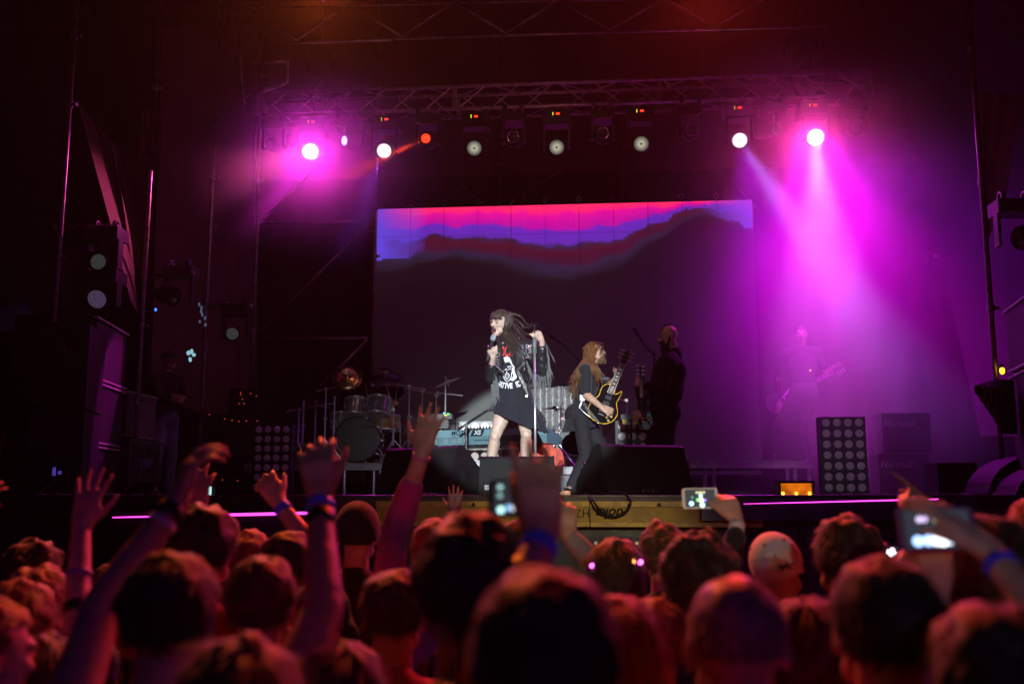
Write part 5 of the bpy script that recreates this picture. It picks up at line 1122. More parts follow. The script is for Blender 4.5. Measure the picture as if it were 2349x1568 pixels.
b = MB(); b.ell(fp((0,.0945,-.046)), (.016,.0058,.0052), Mh, 12, 6); b.build('teeth', m_teeth, sg, True)
b = MB(); b.ell(fp((.002,.0925,-.077)), (.011,.0075,.007), Mh, 10, 6); b.build('tongue', mat('tongue', (.45,.10,.12), .35), sg, True)
b = MB(); nm_ = lerp(nk, hc-hu*.06, .52); b.lathe(nm_-hu*.012, (hu+hf*.12), [(.0505,0),(.0525,.002),(.052,.024),(.0495,.026)], 26); b.build('choker', M_cloth_black, sg, True)
# dress: asymmetric hem
m_dress = mat('navy_black_jersey', (.013,.015,.025), .88, var=.12, vscale=5, bump=.25, bscale=140, sheen=.12)
secs = [(1158,790,.060,.055,.02),(1168,801,.125,.075,.02),(1171,822,.150,.105,.01),(1173,850,.142,.108,.01),(1175,880,.150,.110,.01),(1177,905,.185,.135,.02),(1177,925,.205,.150,.02)]
def dress(i, j):
    a_ = 2*math.pi*i; ca, sa = math.cos(a_), math.sin(a_)   # +x is picture right, sa<0 faces the audience
    n_ = len(secs)-1
    if j <= .72:
        q = j/.72*n_; k = min(int(q), n_-1); t_ = q-k; t_ = t_; s0, s1 = secs[k], secs[k+1]; u, v, rx, ry, dy = [lerp(s0[m_], s1[m_], t_) for m_ in range(5)]
        fold = .006*math.sin(a_*7+j*9)*max(0, j-.45)*2
        return A(u, v, dy)+Vector((ca*(rx+fold), sa*(ry+fold), 0))
    t_ = (j-.72)/.28
    # hem height: left side of the picture high, right side low
    hem = 941 + 50*min(1,max(0,(ca+.75)/1.35))**1.1 + 4*math.sin(a_*2) ; hem = min(hem, 986)+ (6 if ca > .85 else 0)
    v = lerp(925, hem, t_); fl = .05*t_*(.5+.5*ca)+.035*t_; rf = .017*math.sin(a_*13+1.2*math.sin(a_*3))*t_*(.35+.65*max(0,ca+.3))
    return A(1177+8*t_*(ca>0)*ca, v, .02)+Vector((ca*(.205+fl*.9+rf), sa*(.150+fl+rf), 0))
b = MB(); b.grid(dress, 130, 60); dr = b.build('dress', m_dress, sg, True); 
sm = dr.modifiers.new('t','SOLIDIFY'); sm.thickness = .004; sm.offset = 1
_dm = MB(); _dm.grid(dress, 130, 60); bvh = BVHTree.FromPolygons([Vector(v) for v in _dm.v], _dm.f)
def wrap(me, off=.005):
    for v in me.vertices:
        h_ = bvh.ray_cast(Vector((v.co.x, Ys-1.5, v.co.z)), Vector((0,1,0)))
        v.co.y = (h_[0].y if h_[0] is not None else Ys-.13)-off-(v.co.y)*1.0
    me.update()
def on_dress(me_or_mb, name, m, off=.004):
    me = me_or_mb if isinstance(me_or_mb, bpy.types.Mesh) else me_or_mb.mesh(name); wrap(me, off); return put(me, name, m, dr)
def stext(t, u, v, size, rot=0, sx=1, bold=.002, sh=0):
    me = text_mesh(t, size, ext=.0015, bold=bold, shear=sh); p = A(u, v); c_, s_ = math.cos(rot), math.sin(rot)
    for w_ in me.vertices:
        x, z, y = w_.co.x*sx, w_.co.y, w_.co.z; w_.co = (p.x+x*c_-z*s_, y, p.z+x*s_+z*c_)
    return me
m_redp = mat('red_print', (.95,.07,.06), .6); m_whp = mat('white_shirt_print', (.85,.84,.88), .6)
for t_, u_, v_, ro in (('R',1149,877-70,.10), ('O',1158,809,.05), ('C',1166,808,0), ('K',1176,808,-.06)):
    pass
for t_, u_, v_, ro, sz in (('O',1154.5,809,.05,.135), ('C',1164,809,0,.145), ('K',1174.5,809,-.05,.145)):
    on_dress(stext(t_, u_, v_, sz, ro, .37, .003), 'lettering', m_redp)
arc = 'CREATIVE IDEAS'; cx, cz, Rr = 1170, 838, 50
for k, chh in enumerate(arc):
    if chh == ' ': continue
    a_ = -math.pi/2+(k-6.2)*.125; u_ = cx+Rr*math.cos(a_); v_ = cz-Rr*math.sin(a_)*1.0; on_dress(stext(chh, u_, v_, .070, a_+math.pi/2, .68, .0035), 'lettering', m_whp)
# line drawing of a shouting face with wavy hair
def line(pts, r=.0032):
    P_ = [A(u, v) for u, v in pts]; b = MB(); 
    # flat ribbon in the picture plane of the cloth
    V = []
    for k, p in enumerate(P_):
        d = (P_[min(k+1,len(P_)-1)]-P_[max(k-1,0)]); d.y = 0; d = d.normalized() if d.length > 1e-6 else Vector((1,0,0)); n_ = Vector((-d.z,0,d.x))*r*(1 if 0 < k < len(P_)-1 else .35); p = Vector((p.x, 0, p.z)); V += [p-n_, p+n_]
    b.add(V, [(2*k,2*k+1,2*k+3,2*k+2) for k in range(len(P_)-1)]); return b
def smooth(pts, n=5):
    o = []
    for i in range(len(pts)-1):
        p0, p1, p2, p3 = pts[max(i-1,0)], pts[i], pts[i+1], pts[min(i+2,len(pts)-1)]
        for k in range(n):
            t_ = k/n; o.append(tuple(.5*((2*p1[c])+(p2[c]-p0[c])*t_+(2*p0[c]-5*p1[c]+4*p2[c]-p3[c])*t_*t_+(3*p1[c]-p0[c]-3*p2[c]+p3[c])*t_**3) for c in (0,1)))
    return o+[pts[-1]]
for k in range(7):
    o = k*2.2
    on_dress(line(smooth([(1157+o*.25,824+o*.75),(1165+o*.5,821+o*.85),(1172+o*.35,826+o*.9),(1173+o*.3,834+o*.55),(1179+o*.25,841+o*.3)]), .0036), 'hair_line', m_whp)
for k in range(4): on_dress(line(smooth([(1178+k*1.2,845),(1177+k*1.6,856),(1181+k*2.0,863+k),(1176+k*2.2,871+k*.5),(1170+k*2.4,873+k*1.0)]), .0032), 'hair_line', m_whp)
for pts, r__ in (([(1157,852),(1156,862),(1160,872),(1165,877),(1170,875),(1175,866),(1176,856)],.0036), ([(1160,852),(1163,849),(1166,851)],.003), ([(1168,851),(1172,848),(1175,850)],.003), ([(1165,853),(1164,858),(1167,859)],.0026), ([(1161,862),(1165,859),(1170,861),(1169,868),(1165,870),(1161,867),(1161,862)],.0034), ([(1163,864),(1169,864)],.0026), ([(1163,872),(1167,873)],.003), ([(1166,845),(1171,843),(1176,845)],.004)):
    on_dress(line(smooth(pts), r__), 'face_line', m_whp)
# leather jacket
m_leather = mat('black_leather', (.022,.022,.026), .30, var=.15, vscale=9, bump=.35, bscale=28, coat=.35)
def jk(b, g=.0):
    b.ell(ch+Vector((.0,.0,.02)), (.172+g,.125+g,.165), n=20, k=14); b.ell(A(1176,868,.02), (.168+g,.130+g,.15), n=20, k=14)
    b.cap(shR, nk+Vector((-.05,0,-.03)), .062+g, .06); b.cap(shL, nk+Vector((.05,0,-.03)), .066+g, .06); b.cap(shR, shL, .062+g)
b = MB(); jk(b)
def front_open(c, n):
    p = Vector((c.x, Ys, c.z)); du = c.x-ch.x; dz = c.z-ch.z
    # open down the front between two slanting edges, and the hem cut straight
    lo = -.085+max(0, dz)*.05 - max(0,-dz)*.05; hi = .065-max(0, dz)*.1+max(0,-dz)*.22
    if c.y < ch.y+.0 and n.y < .2 and lo < du < hi: return True
    if c.z < A(1175, 897).z+.05*(du > .02)-.07*max(0,min(1,du/.15)): return True
    return c.z > nk.z+.012 and abs(du) < .09
flesh('jacket', b, m_leather, sg, .0065, 3, cut=front_open, thick=.008, disp=.007, dscale=20)
b = MB(); b.cap(shR, elR, .062, .052); b.cap(elR, lerp(elR,wrR,.55), .052, .043); js = flesh('sleeve', b, m_leather, sg, .0065, 3, disp=.006, dscale=24)
b = MB(); b.cap(shL, elL, .068, .058); b.cap(elL, lerp(elL,wrL,.72), .058, .044); b.cap(shL+Vector((-.02,0,.0)), shL+Vector((.03,0,.02)), .07); flesh('sleeve', b, m_leather, sg, .0065, 3, disp=.006, dscale=24)
# lapels
m_zip = mat('zip_metal', (.75,.74,.72), .3, metal=1)
def panel(name, poly, dy=-.155, th=.008, m=m_leather):
    b = MB(); b.prism([A(u, v, dy+(q[0] if q else 0)) for u, v, *q in poly], (0,0,0), (0,th,0)); return b.build(name, m, sg)
lp1 = panel('lapel', [(1143,798,.03),(1152,806,.02),(1155,826,.0),(1149,842,.0),(1158,858,.0),(1146,856,-.01),(1137,838,.01),(1138,812,.03)])
lp2 = panel('lapel', [(1186,795,.03),(1203,806,.03),(1203,830,.0),(1190,846,-.01),(1181,852,.0),(1184,836,.0),(1178,815,.0)])
panel('front_panel', [(1183,852,.0),(1190,850,-.0),(1206,880,.02),(1212,905,.03),(1210,911,.03),(1204,905,.02)])
b = MB(); b.tube([A(1183,850,-.165), A(1193,872,-.166), A(1204,893,-.15), A(1210,909,-.13)], .0036, 6); b.build('zip', m_zip, sg)
b = MB(); b.tube([A(1190,851,-.168), A(1196,836,-.168), A(1199,829,-.165)], .004, 6); b.build('zip', m_zip, sg)
b = MB(); b.tube([A(1207,864,-.155), A(1216,869,-.145), A(1209,884,-.15), A(1200,877,-.158), A(1207,864,-.155)], .0026, 5); b.build('pocket_flap', m_leather, sg)
b = MB(); b.cbox(A(1208,908,-.135), (.018,.008,.014)); b.build('belt_buckle', m_zip, sg)
random.seed(4)
m_stud = mat('stud_painted_glint', (.9,.88,.95), .12, metal=1, emit=(.85,.8,1), es=.35)  # glitter of the studs painted in as emission
bvj = None
b = MB()
def stud(u, v, dy, s=.0042): b.ell(A(u+random.uniform(-.8,.8), v+random.uniform(-.8,.8), dy), (s*random.uniform(.6,1.3),)*3, n=6, k=5)
for k in range(34):
    t_ = k/34; stud(lerp(1140,1137,t_)+random.choice((0,3,6)), lerp(802,838,t_), -.152)
for k in range(16): stud(lerp(1138,1157,k/16), lerp(838,856,k/16), -.163)
for k in range(30): stud(1196+random.choice((0,4,7)), lerp(803,850,k/30), -.156)
for k in range(12): stud(lerp(1204,1181,k/12), lerp(832,853,k/12), -.166)
for k in range(60): stud(random.choice((1207,1210,1213,1216)), random.uniform(790,822), -.085, .0046)
for k in range(18): stud(random.uniform(1118,1124), random.uniform(800,845), -.07)
b.build('stud', m_stud, sg, True)['kind'] = 'stuff'
# fringes under the sleeves and along the hem
m_fr = mat('lit_leather_fringe', (.13,.14,.14), .35, coat=.3)  # greyer than the jacket leather, painting the light the fringe catches
def fringe(p0, p1, L, n, drift=(0,0,0)):
    b = MB()
    for k in range(n):
        t_ = k/(n-1); q = lerp(p0, p1, t_)+Vector((0, random.uniform(-.02,.02), 0)); d = (Vector((random.gauss(0,.10), random.gauss(0,.08), -1))+Vector(drift)*random.uniform(.4,1.4)).normalized(); l_ = L*random.uniform(.75,1.12); V = []; w_ = .0024
        for j in range(5): V += [q+Vector((-w_,0,0)), q+Vector((w_,-.001,0))]; q = q+d*l_/4; d = (d+Vector((random.gauss(0,.06),0,-.12))).normalized()
        b.add(V, [(2*j,2*j+1,2*j+3,2*j+2) for j in range(4)])
    return b.build('fringe', m_fr, sg)
fringe(A(1252,785,-.05), A(1254,850,-.03), .19, 34, (.20,0,.05)); fringe(A(1225,858,-.04), A(1250,856,-.04), .16, 26, (.10,0,0)); fringe(A(1208,826,-.06), A(1225,862,-.06), .10, 18, (.1,0,0))
fringe(A(1124,872,-.07), A(1141,880,-.08), .26, 40, (.12,0,0)); fringe(A(1134,840,-.10), A(1140,878,-.09), .14, 26, (.1,0,0))
# hair: fringe over the brow, long strands blown to the right
HS = hairmat('hair_singer', (.060,.040,.034), .36); HS.node_tree.nodes['Principled BSDF'].inputs['Sheen Weight'].default_value = .05
b = MB(); cc = hc+(hf*-.012+hu*.030)*hs; nu, nv = 44, 24
def cap_(i, j):
    a_ = 2*math.pi*i; p = math.pi*(.005+.80*j); x, y, z = math.sin(p)*math.cos(a_), math.sin(p)*math.sin(a_), math.cos(p); g = 1.20+.06*noise.noise(Vector((x*4,y*4,z*2)))+.03*math.sin(math.atan2(x,y)*18)
    if y > .30 and z < .30: g = min(g, .78)
    return cc+(r_*x*.074*g+hf*y*.094*g+hu*z*.084*g)*hs
b.grid(cap_, nu, nv)
def lock(pts, w0, w1=.001, n=7, flat=.4):
    """a soft lock of hair following pts"""
    P_ = [Vector(p) for p in pts]; Q = []
    for i in range(len(P_)-1):
        p0, p1, p2, p3 = P_[max(i-1,0)], P_[i], P_[i+1], P_[min(i+2,len(P_)-1)]
        for k in range(4): t_ = k/4; Q.append(.5*((2*p1)+(p2-p0)*t_+(2*p0-5*p1+4*p2-p3)*t_*t_+(3*p1-p0-3*p2+p3)*t_**3))
    Q.append(P_[-1]); m_ = len(Q); b.tube(Q, [max(.0006, lerp(w0, w1, (k/(m_-1))**1.6)*(1 if k else .6)) for k in range(m_)], 5)
random.seed(21)
def ringp(th, z, g=1.17): return cc+(r_*math.sin(th)*.074*g+hf*math.cos(th)*.094*g+hu*z)*hs
for k in range(70):   # brow fringe
    th = lerp(-1.0, 1.0, (k+random.random()*.6)/70); q = ringp(th*.55, .072, 1.02); e = ringp(th, .012+random.uniform(-.012,.006), 1.17); lock([q, lerp(q,e,.5)+hf*.014, e], .0042, .0015)
for k in range(150):  # long lengths, left and right of the face and at the back
    sidek = random.random(); th = random.uniform(.95, 2.9) if sidek < .68 else -random.uniform(1.05, 2.6); st = ringp(th, random.uniform(.04,.085), random.uniform(.75,1.08)); m1 = ringp(th, -.05, 1.25)
    if th > 0: e = A(random.uniform(1185,1204), random.uniform(800,840), random.uniform(-.17,-.03)); m2 = lerp(m1, e, .45)+Vector((random.uniform(-.01,.03), random.uniform(-.05,.0), .01))
    else: e = A(random.uniform(1124,1138), random.uniform(783,800), random.uniform(-.05,.05)); m2 = lerp(m1, e, .5)+Vector((-.012,0,0))
    lock([st, m1, m2, e], random.uniform(.0028,.0055), .0010)
for k in range(18):   # blown strands
    st = ringp(random.uniform(1.2,2.6), random.uniform(.0,.07)); e = A(random.uniform(1195,1250), random.uniform(738,812), random.uniform(-.05,.15)); lock([st, lerp(st,e,.35)+Vector((.03,0,random.uniform(-.03,.02))), lerp(st,e,.75)+Vector((0,0,-.035)), e], .0035, .0007)
for (u_,v_) in ((1237,741),(1232,745),(1222,748),(1214,752)): st = ringp(2.2,.06); lock([st, A(1190,722+random.uniform(-3,3),.05), A(1208,742,.04), A(u_,v_,.02)], .003, .0006)
b.build('hair', HS, sg, True)
# hand microphone and its stand
def microphone(p, d, label, mh=None):
    t = thing('microphone', label, 'microphone', p); d = Vector(d).normalized()
    b = MB(); b.lathe(p, d, [(.001,-.055),(.022,-.048),(.026,-.03),(.026,-.012),(.022,.0)], 20); b.build('mic_grille', mat('blue_grey_mesh', (.42,.52,.60), .4, metal=.5, bump=.6, bscale=400), t, True)
    b = MB(); b.lathe(p, d, [(.023,0),(.024,.006),(.023,.012),(.019,.05),(.0165,.15),(.018,.155),(.018,.185),(.013,.21),(.001,.212)], 18); b.build('mic_handle', M_black, t, True); return t
microphone(A(1130,780,-.315), A(1116,835,-.26)-A(1130,780,-.315), 'hand microphone with blue grey grille in the fist of the singer')
st = thing('microphone_stand', 'straight microphone stand with a grey grip held at its top by the singer', 'microphone stand', foot(1229, 9.03))
pt_, pb_ = A(1226,748,-.17), foot(1229, 9.03); 
def sp(v): return lerp(pt_, pb_, (v-748)/(1130-748))
b = MB(); b.cyl(sp(795), sp(1126), .0105, n=12); b.cyl(sp(762), sp(796), .007, n=10); b.build('pole', M_chrome, st, True)
b = MB(); b.cyl(sp(772), sp(808), .0185, .021, n=16); b.cyl(sp(808), sp(810), .023, n=16); b.build('grip', mat('grey_rubber_grip', (.16,.19,.18), .5), st, True)
b = MB(); b.cyl(sp(745), sp(763), .012, .008, n=12); b.lathe(sp(751), (0,-.4,.9), [(.014,-.006),(.019,-.006),(.019,.006),(.014,.006)], 14); b.build('mic_clip', M_darkmetal, st)
b = MB(); b.lathe((pb_.x, pb_.y, S+.002), (0,0,1), [(.13,0),(.13,.015),(.12,.022),(.02,.03),(.012,.06)], 26, close=True); b.build('round_base', M_black, st)

# ---------------------------------------------------------------- guitars
def guitar(label, tail, neck_end, face, binding, bodym, outline, Lb, bw, headm=None, depth=.045, name='electric_guitar', mirror=1, pick=None):
    """outline: (along, across) of the body in units, along from tail to neck"""
    tail = Vector(tail); nx = (Vector(neck_end)-tail).normalized(); fz = Vector(face); fz = (fz-nx*fz.dot(nx)).normalized(); ay = fz.cross(nx)*mirror; t = thing(name, label, 'guitar', tail)
    L = (Vector(neck_end)-tail).length
    P_ = smooth(outline+[outline[0]], 5)[:-1]; pts = [tail+nx*(a_*Lb)+ay*(c_*bw) for a_, c_ in P_]
    b = MB(); n = len(pts); off = -fz*depth; ctr = sum(pts, Vector())/n
    b.add([p for p in pts]+[p+off for p in pts], [tuple(range(n)), tuple(range(2*n-1, n-1, -1))]+[(i, n+i, n+(i+1)%n, (i+1)%n) for i in range(n)]); b.build('guitar_body', bodym, t)
    if binding:
        b = MB(); b.tube([p+(p-ctr).normalized()*.001+fz*.001 for p in pts]+[pts[0]+fz*.001], .0036, 6); b.build('binding', binding, t)
    nb = tail+nx*Lb*.78+fz*.012; ne = tail+nx*(L-.17); 
    b = MB(); b.prism([nb-ay*.030, nb+ay*.030, ne+ay*.023, ne-ay*.023], (0,0,0), -fz*.022); nk_ = b.build('neck', mat('ebony', (.02,.013,.010), .3), t)
    b = MB()
    for sg_ in (-1,1): b.tube([nb+ay*sg_*.030+fz*.001, ne+ay*sg_*.023+fz*.001], .0026, 5)
    b.tube([nb-ay*.030+fz*.001, nb+ay*.030+fz*.001], .0026, 5); b.build('neck_binding', mat('cream_binding', (.75,.68,.60), .4), nk_)
    b = MB(); Ln = (ne-nb).length
    for k in range(1, 21):
        q = ne+(nb-ne)*(1-.5**(k/12))/(1-.5**(21.5/12)); 
        b.tube([q-ay*.024+fz*.0015, q+ay*.024+fz*.0015], .0012, 4)
    b.build('fret', M_chrome, nk_)['kind'] = 'stuff'
    for k in (2.5,4.5,6.5,8.5,11.5,14.5,16.5,18.5):
        b = MB(); q = ne+(nb-ne)*(1-.5**(k/12))/(1-.5**(21.5/12)); w2 = .013; l2 = .011*(1-.03*k); b.prism([q-nx*l2-ay*w2+fz*.0012, q-nx*l2+ay*w2+fz*.0012, q+nx*l2+ay*w2+fz*.0012, q+nx*l2-ay*w2+fz*.0012], (0,0,0), fz*.0008); b.build('inlay', mat('pearl', (.75,.72,.70), .25), nk_)
    hd = ne; b = MB(); q = [hd-ay*.023, hd+ay*.023, hd+nx*.05+ay*.043, hd+nx*.15+ay*.036, hd+nx*.165+ay*.014, hd+nx*.155, hd+nx*.165-ay*.014, hd+nx*.15-ay*.036, hd+nx*.05-ay*.043]; b.prism(q, (0,0,0), -fz*.016); hb_ = b.build('headstock', headm or M_black, t)
    b = MB(); b.tube(q+[q[0]], .0022, 4); b.build('headstock_binding', MATS['cream_binding'], hb_)
    for sg_ in (-1,1):
        for k in range(3): e = hd+nx*(.055+.042*k)+ay*sg_*.045; b = MB(); b.cyl(e, e+ay*sg_*.022, .006, n=6); b.ell(e+ay*sg_*.026, (.009,.009,.006), n=8, k=5); b.cyl(e-ay*sg_*.02+fz*.001, e-ay*sg_*.02+fz*.006, .006, n=8); b.build('tuner', M_chrome, hb_)
    for a_ in (.28,.50,.66):
        if a_ == .28: b = MB(); b.cyl(tail+nx*Lb*a_-ay*.035+fz*.012, tail+nx*Lb*a_+ay*.035+fz*.012, .006, n=8); b.cyl(tail+nx*Lb*(a_-.08)-ay*.03+fz*.010, tail+nx*Lb*(a_-.08)+ay*.03+fz*.010, .005, n=8); b.build('bridge', M_chrome, t)
        else: b = MB(); c = tail+nx*Lb*a_+fz*.004; b.prism([c-nx*.018-ay*.034, c-nx*.018+ay*.034, c+nx*.018+ay*.034, c+nx*.018-ay*.034], (0,0,0), fz*.006); b.build('pickup', M_darkmetal, t)
    b = MB()
    for k in range(6): o_ = (k-2.5); b.tube([tail+nx*Lb*.2+ay*o_*.010+fz*.014, ne+ay*o_*.0065+fz*.004], .0009, 4)
    b.build('string', M_alu, t)['kind'] = 'stuff'
    for a_, c_ in ((.12,-.62),(.24,-.70),(.18,-.42),(.30,-.5)):
        b = MB(); c = tail+nx*Lb*a_+ay*bw*c_; b.cyl(c, c+fz*.014, .011, n=10); b.build('control_knob', mat('gold_knob', (.55,.35,.10), .35, metal=.6), t)
    if pick:
        b = MB(); b.prism([tail+nx*(a_*Lb)+ay*(c_*bw)+fz*.001 for a_, c_ in pick], (0,0,0), fz*.002); b.build('pickguard', mat('white_pickguard', (.8,.78,.8), .35), t)
    return t, nx, ay, fz
LP = [(0,0),(.02,.42),(.14,.86),(.34,1),(.52,.84),(.64,.66),(.76,.69),(.88,.66),(.97,.46),(.98,.26),(.95,.14),(.93,-.14),(.92,-.2),(.85,-.22),(.80,-.36),(.88,-.56),(.93,-.66),(.86,-.72),(.72,-.68),(.60,-.66),(.50,-.80),(.34,-1),(.14,-.86),(.02,-.42)]
# ---------------------------------------------------------------- long haired guitarist
Yg = 9.9
def G(u, v, dy=0): return at(u, v, Yg+dy)
m_tee = mat('dark_blue_tee', (.011,.013,.018), .88, var=.15, vscale=6, bump=.3, bscale=150, sheen=.12); m_blkj = mat('black_skinny_jeans', (.012,.012,.015), .85, var=.2, vscale=7, bump=.3, bscale=150)
P = dict(h=1.72, ground=S, f=Vector((.93,-.25,.10)).normalized(), u=Vector((-.10,.0,1)).normalized(), w=.92, legr=.86, hs=.96)
P['head'] = G(1364,808); P['neck'] = G(1352,838,.03); P['chest'] = G(1346,880,.04); P['hip'] = G(1335,952,.04)
P['shr'] = G(1343,850,-.14); P['shl'] = G(1362,852,.20); P['elr'] = G(1346,906,-.20); P['wrr'] = G(1378,932,-.26); P['ell'] = G(1391,888,.16); P['wrl'] = G(1413,868,-.02)
P['hipr'] = G(1333,962,-.04); P['hipl'] = G(1343,962,.13); P['knr'] = G(1344,1046,-.10); P['anr'] = G(1311,1113,-.15); P['knl'] = G(1388,1046,.12); P['anl'] = G(1392,1112,.12)
P['toer'] = Vector((-.3,-.6,0)).normalized(); P['toel'] = Vector((.9,-.3,0))
P['handr'] = (G(1402,946,-.28)-P['wrr'], (.1,-.92,.35), 1, 'strum'); P['handl'] = (G(1423,850,-.10)-P['wrl'], (.55,.75,.1), -1, 'wrap')
gt, _ = person('person', 'long haired guitarist in a dark tee playing a black guitar with yellow binding', P, SK[2], m_tee, m_blkj, None, voxel=.0052, clothvox=.009, sleeve={'r': .86, 'l': .8}, cloth_name='tee_shirt', cdisp=.008)
# shirt tail
b = MB(); 
def tail_(s, t): a_ = 2*math.pi*s; return lerp(G(1338,930,.04), G(1330,984+8*math.cos(a_+2.6),.05), t)+Vector((math.cos(a_)*(.145+.035*t), math.sin(a_)*(.13+.03*t)+.006*math.sin(a_*9)*t, 0))
b.grid(tail_, 60, 10); b.build('shirt_hem', m_tee, gt, True)
# hair: long mass down the back and strands over the chest
m_hg = hairmat('hair_golden_brown', (.15,.065,.022), .40); m_hg.node_tree.nodes['Principled BSDF'].inputs['Sheen Weight'].default_value = .05; random.seed(31)
b = MB(); hc2, f2, u2 = P['head'], P['f'], P['u']; r2 = f2.cross(u2); s2 = .96*1.72/1.75; c2 = hc2+(f2*-.012+u2*.026)*s2
def cap2(i, j):
    a_ = 2*math.pi*i; p = math.pi*(.005+.8*j); x, y, z = math.sin(p)*math.cos(a_), math.sin(p)*math.sin(a_), math.cos(p); g = 1.13+.05*noise.noise(Vector((x*5,y*5,z*3)))+.02*math.sin(math.atan2(x,y)*22)
    if y > .42 and z < .55: g = min(g, .8)
    return c2+(r2*x*.074*g+f2*y*.093*g+u2*z*.084*g)*s2
b.grid(cap2, 44, 22)
def ring2(th, z, g=1.14): return c2+(r2*math.sin(th)*.074*g+f2*math.cos(th)*.094*g+u2*z)*s2
for k in range(190):
    th = random.uniform(.9, 2*math.pi-.9); st_ = ring2(th, random.uniform(-.02,.05)); 
    if abs(th-math.pi) < 1.5 and random.random() < .74:
        e = G(random.gauss(1316,6.5), random.uniform(868,918), random.uniform(-.14,.10)); m1 = G(random.uniform(1337,1352), random.uniform(822,838), random.uniform(-.12,.1)); m2 = G(lerp(1335, 1318, random.random()), random.uniform(848,864), random.uniform(-.20,.05)); lock([st_, m1, m2, e], random.uniform(.005,.009), .0014)
    else:
        e = G(random.uniform(1362,1388), random.uniform(855,888), random.uniform(-.22,-.05)); m1 = G(random.uniform(1350,1362), random.uniform(824,838), -.12); m2 = G(random.uniform(1356,1376), random.uniform(842,852), -.19); lock([st_, m1, m2, e], random.uniform(.003,.006), .001)
for k in range(14): th = random.uniform(-.9,.9); st_ = ring2(th, .07); lock([st_, ring2(th, .03, 1.3), ring2(th+.3, -.02, 1.32), ring2(th+.5, -.07, 1.25)], .003, .0008)
b.build('hair', m_hg, gt, True)
b = MB(); M2 = Matrix((r2, f2, u2)).transposed()
def f2p(o): return hc2+(r2*o[0]+f2*o[1]+u2*o[2])*s2
b = MB(); ro = [f2p((random.uniform(-.046,.046), random.uniform(.03,.098), random.uniform(-.115,-.058))) for k in range(420)]; strands(b, ro, ([(-u2+f2*.5).normalized()]*420, [r2]*420), .028, .0022, 3, .05, .3); b.ell(f2p((0,.058,-.082)), (.043,.038,.032), M2, 14, 9); b.tube([f2p((-.03,.090,-.052)), f2p((0,.107,-.042)), f2p((.03,.090,-.052))], .007, 6); b.build('beard', hairmat('beard_brown', (.16,.085,.045)), gt, True)
for q in (-1,1):
    b = MB(); b.ell(f2p((q*.032,.083,.004)), (.012,.010,.007), M2, 10, 6); e_ = b.build('eye', M_white_eye, gt, True); b = MB(); b.ell(f2p((q*.032,.0905,.004)), (.005,.004,.005), M2, 8, 5); b.build('iris', M_iris, e_, True)
    b = MB(); b.tube([f2p((q*.012,.096,.022)), f2p((q*.03,.094,.027)), f2p((q*.05,.078,.022))], .004, 5); b.build('eyebrow', MATS['beard_brown'], gt)
m_gb = mat('gloss_black_lacquer', (.010,.008,.009), .12, coat=1); m_bind = mat('yellow_binding', (.90,.52,.03), .35)
guitar('black single cutaway guitar with bright yellow binding slung on the long haired man', G(1372,968,-.22), G(1443,800,-.10), (-.10,-1,.20), m_bind, m_gb, LP, .40, .143)
b = MB(); b.tube([G(1362,850,-.10), G(1378,868,-.16), G(1398,868,-.19)], .012, 6); b.tube([G(1350,858,.22), G(1334,900,.20), G(1332,912,-.02), G(1345,935,-.17), G(1372,968,-.22)], .016, 6); b.build('guitar_strap', mat('grey_webbing', (.12,.12,.12), .7), gt)
b = MB(); b.cbox(G(1336,912,-.16), (.05,.03,.055), None); b.build('wireless_pack', mat('silver_plastic', (.45,.45,.47), .4), gt)
b = MB(); b.tube([G(1335,920,-.18), G(1329,934,-.18), G(1338,944,-.19), G(1362,962,-.2), G(1372,970,-.2)], .0035, 5); b.build('pack_cable', M_alu, gt)

# ---------------------------------------------------------------- bearded man in the black coat
Yb = 10.2
def B_(u, v, dy=0): return at(u, v, Yb+dy)
m_coat = mat('black_wool_coat', (.010,.009,.011), .95, var=.2, bump=.3, bscale=90, spec=.15)
P = dict(h=1.86, ground=S, f=Vector((-.95,-.22,-.20)).normalized(), u=Vector((-.2,0,1)), w=.84, hs=.96)
P['head'] = B_(1533,772); P['neck'] = B_(1546,808,.02); P['chest'] = B_(1532,858,.03); P['hip'] = B_(1520,945,.04)
P['shl'] = B_(1536,832,-.18); P['shr'] = B_(1544,830,.2); P['ell'] = B_(1520,892,-.20); P['wrl'] = B_(1482,884,-.16); P['elr'] = B_(1512,925,.12); P['wrr'] = B_(1480,944,-.02)
P['hipl'] = B_(1518,960,-.06); P['hipr'] = B_(1524,960,.14); P['knl'] = B_(1514,1045,-.06); P['knr'] = B_(1522,1045,.14); P['anl'] = B_(1512,1112,-.05); P['anr'] = B_(1520,1112,.14)
P['handl'] = (B_(1464,876,-.2)-P['wrl'], (-.3,-.9,.2), -1, 'grip'); P['handr'] = (B_(1465,948,-.1)-P['wrr'], (-.3,-.9,.1), 1, 'relaxed')
def coat_(b):
    b.cap(B_(1536,838,.0), B_(1546,850,.02), .13); b.ell(B_(1530,880,.02), (.17,.17,.30)); b.ell(B_(1518,955,.03), (.16,.17,.30)); b.cap(B_(1517,960,.02), B_(1513,1060,.02), .15, .13); b.cap(B_(1545,812,.02), B_(1540,826,.02), .085,.11)
P['coat'] = coat_
bm_, _ = person('person', 'tall bearded man in a long black coat with a crest of hair, seen in profile', P, SK[2], m_coat, m_coat, None, voxel=.0055, clothvox=.011, sleeve=1.9, cloth_name='coat', cdisp=.012)
hc3, f3, u3 = P['head'], P['f'], P['u']; u3 = (u3-f3*u3.dot(f3)).normalized(); r3 = f3.cross(u3); s3 = .96*1.86/1.75; M3 = Matrix((r3,f3,u3)).transposed()
def f3p(o): return hc3+(r3*o[0]+f3*o[1]+u3*o[2])*s3
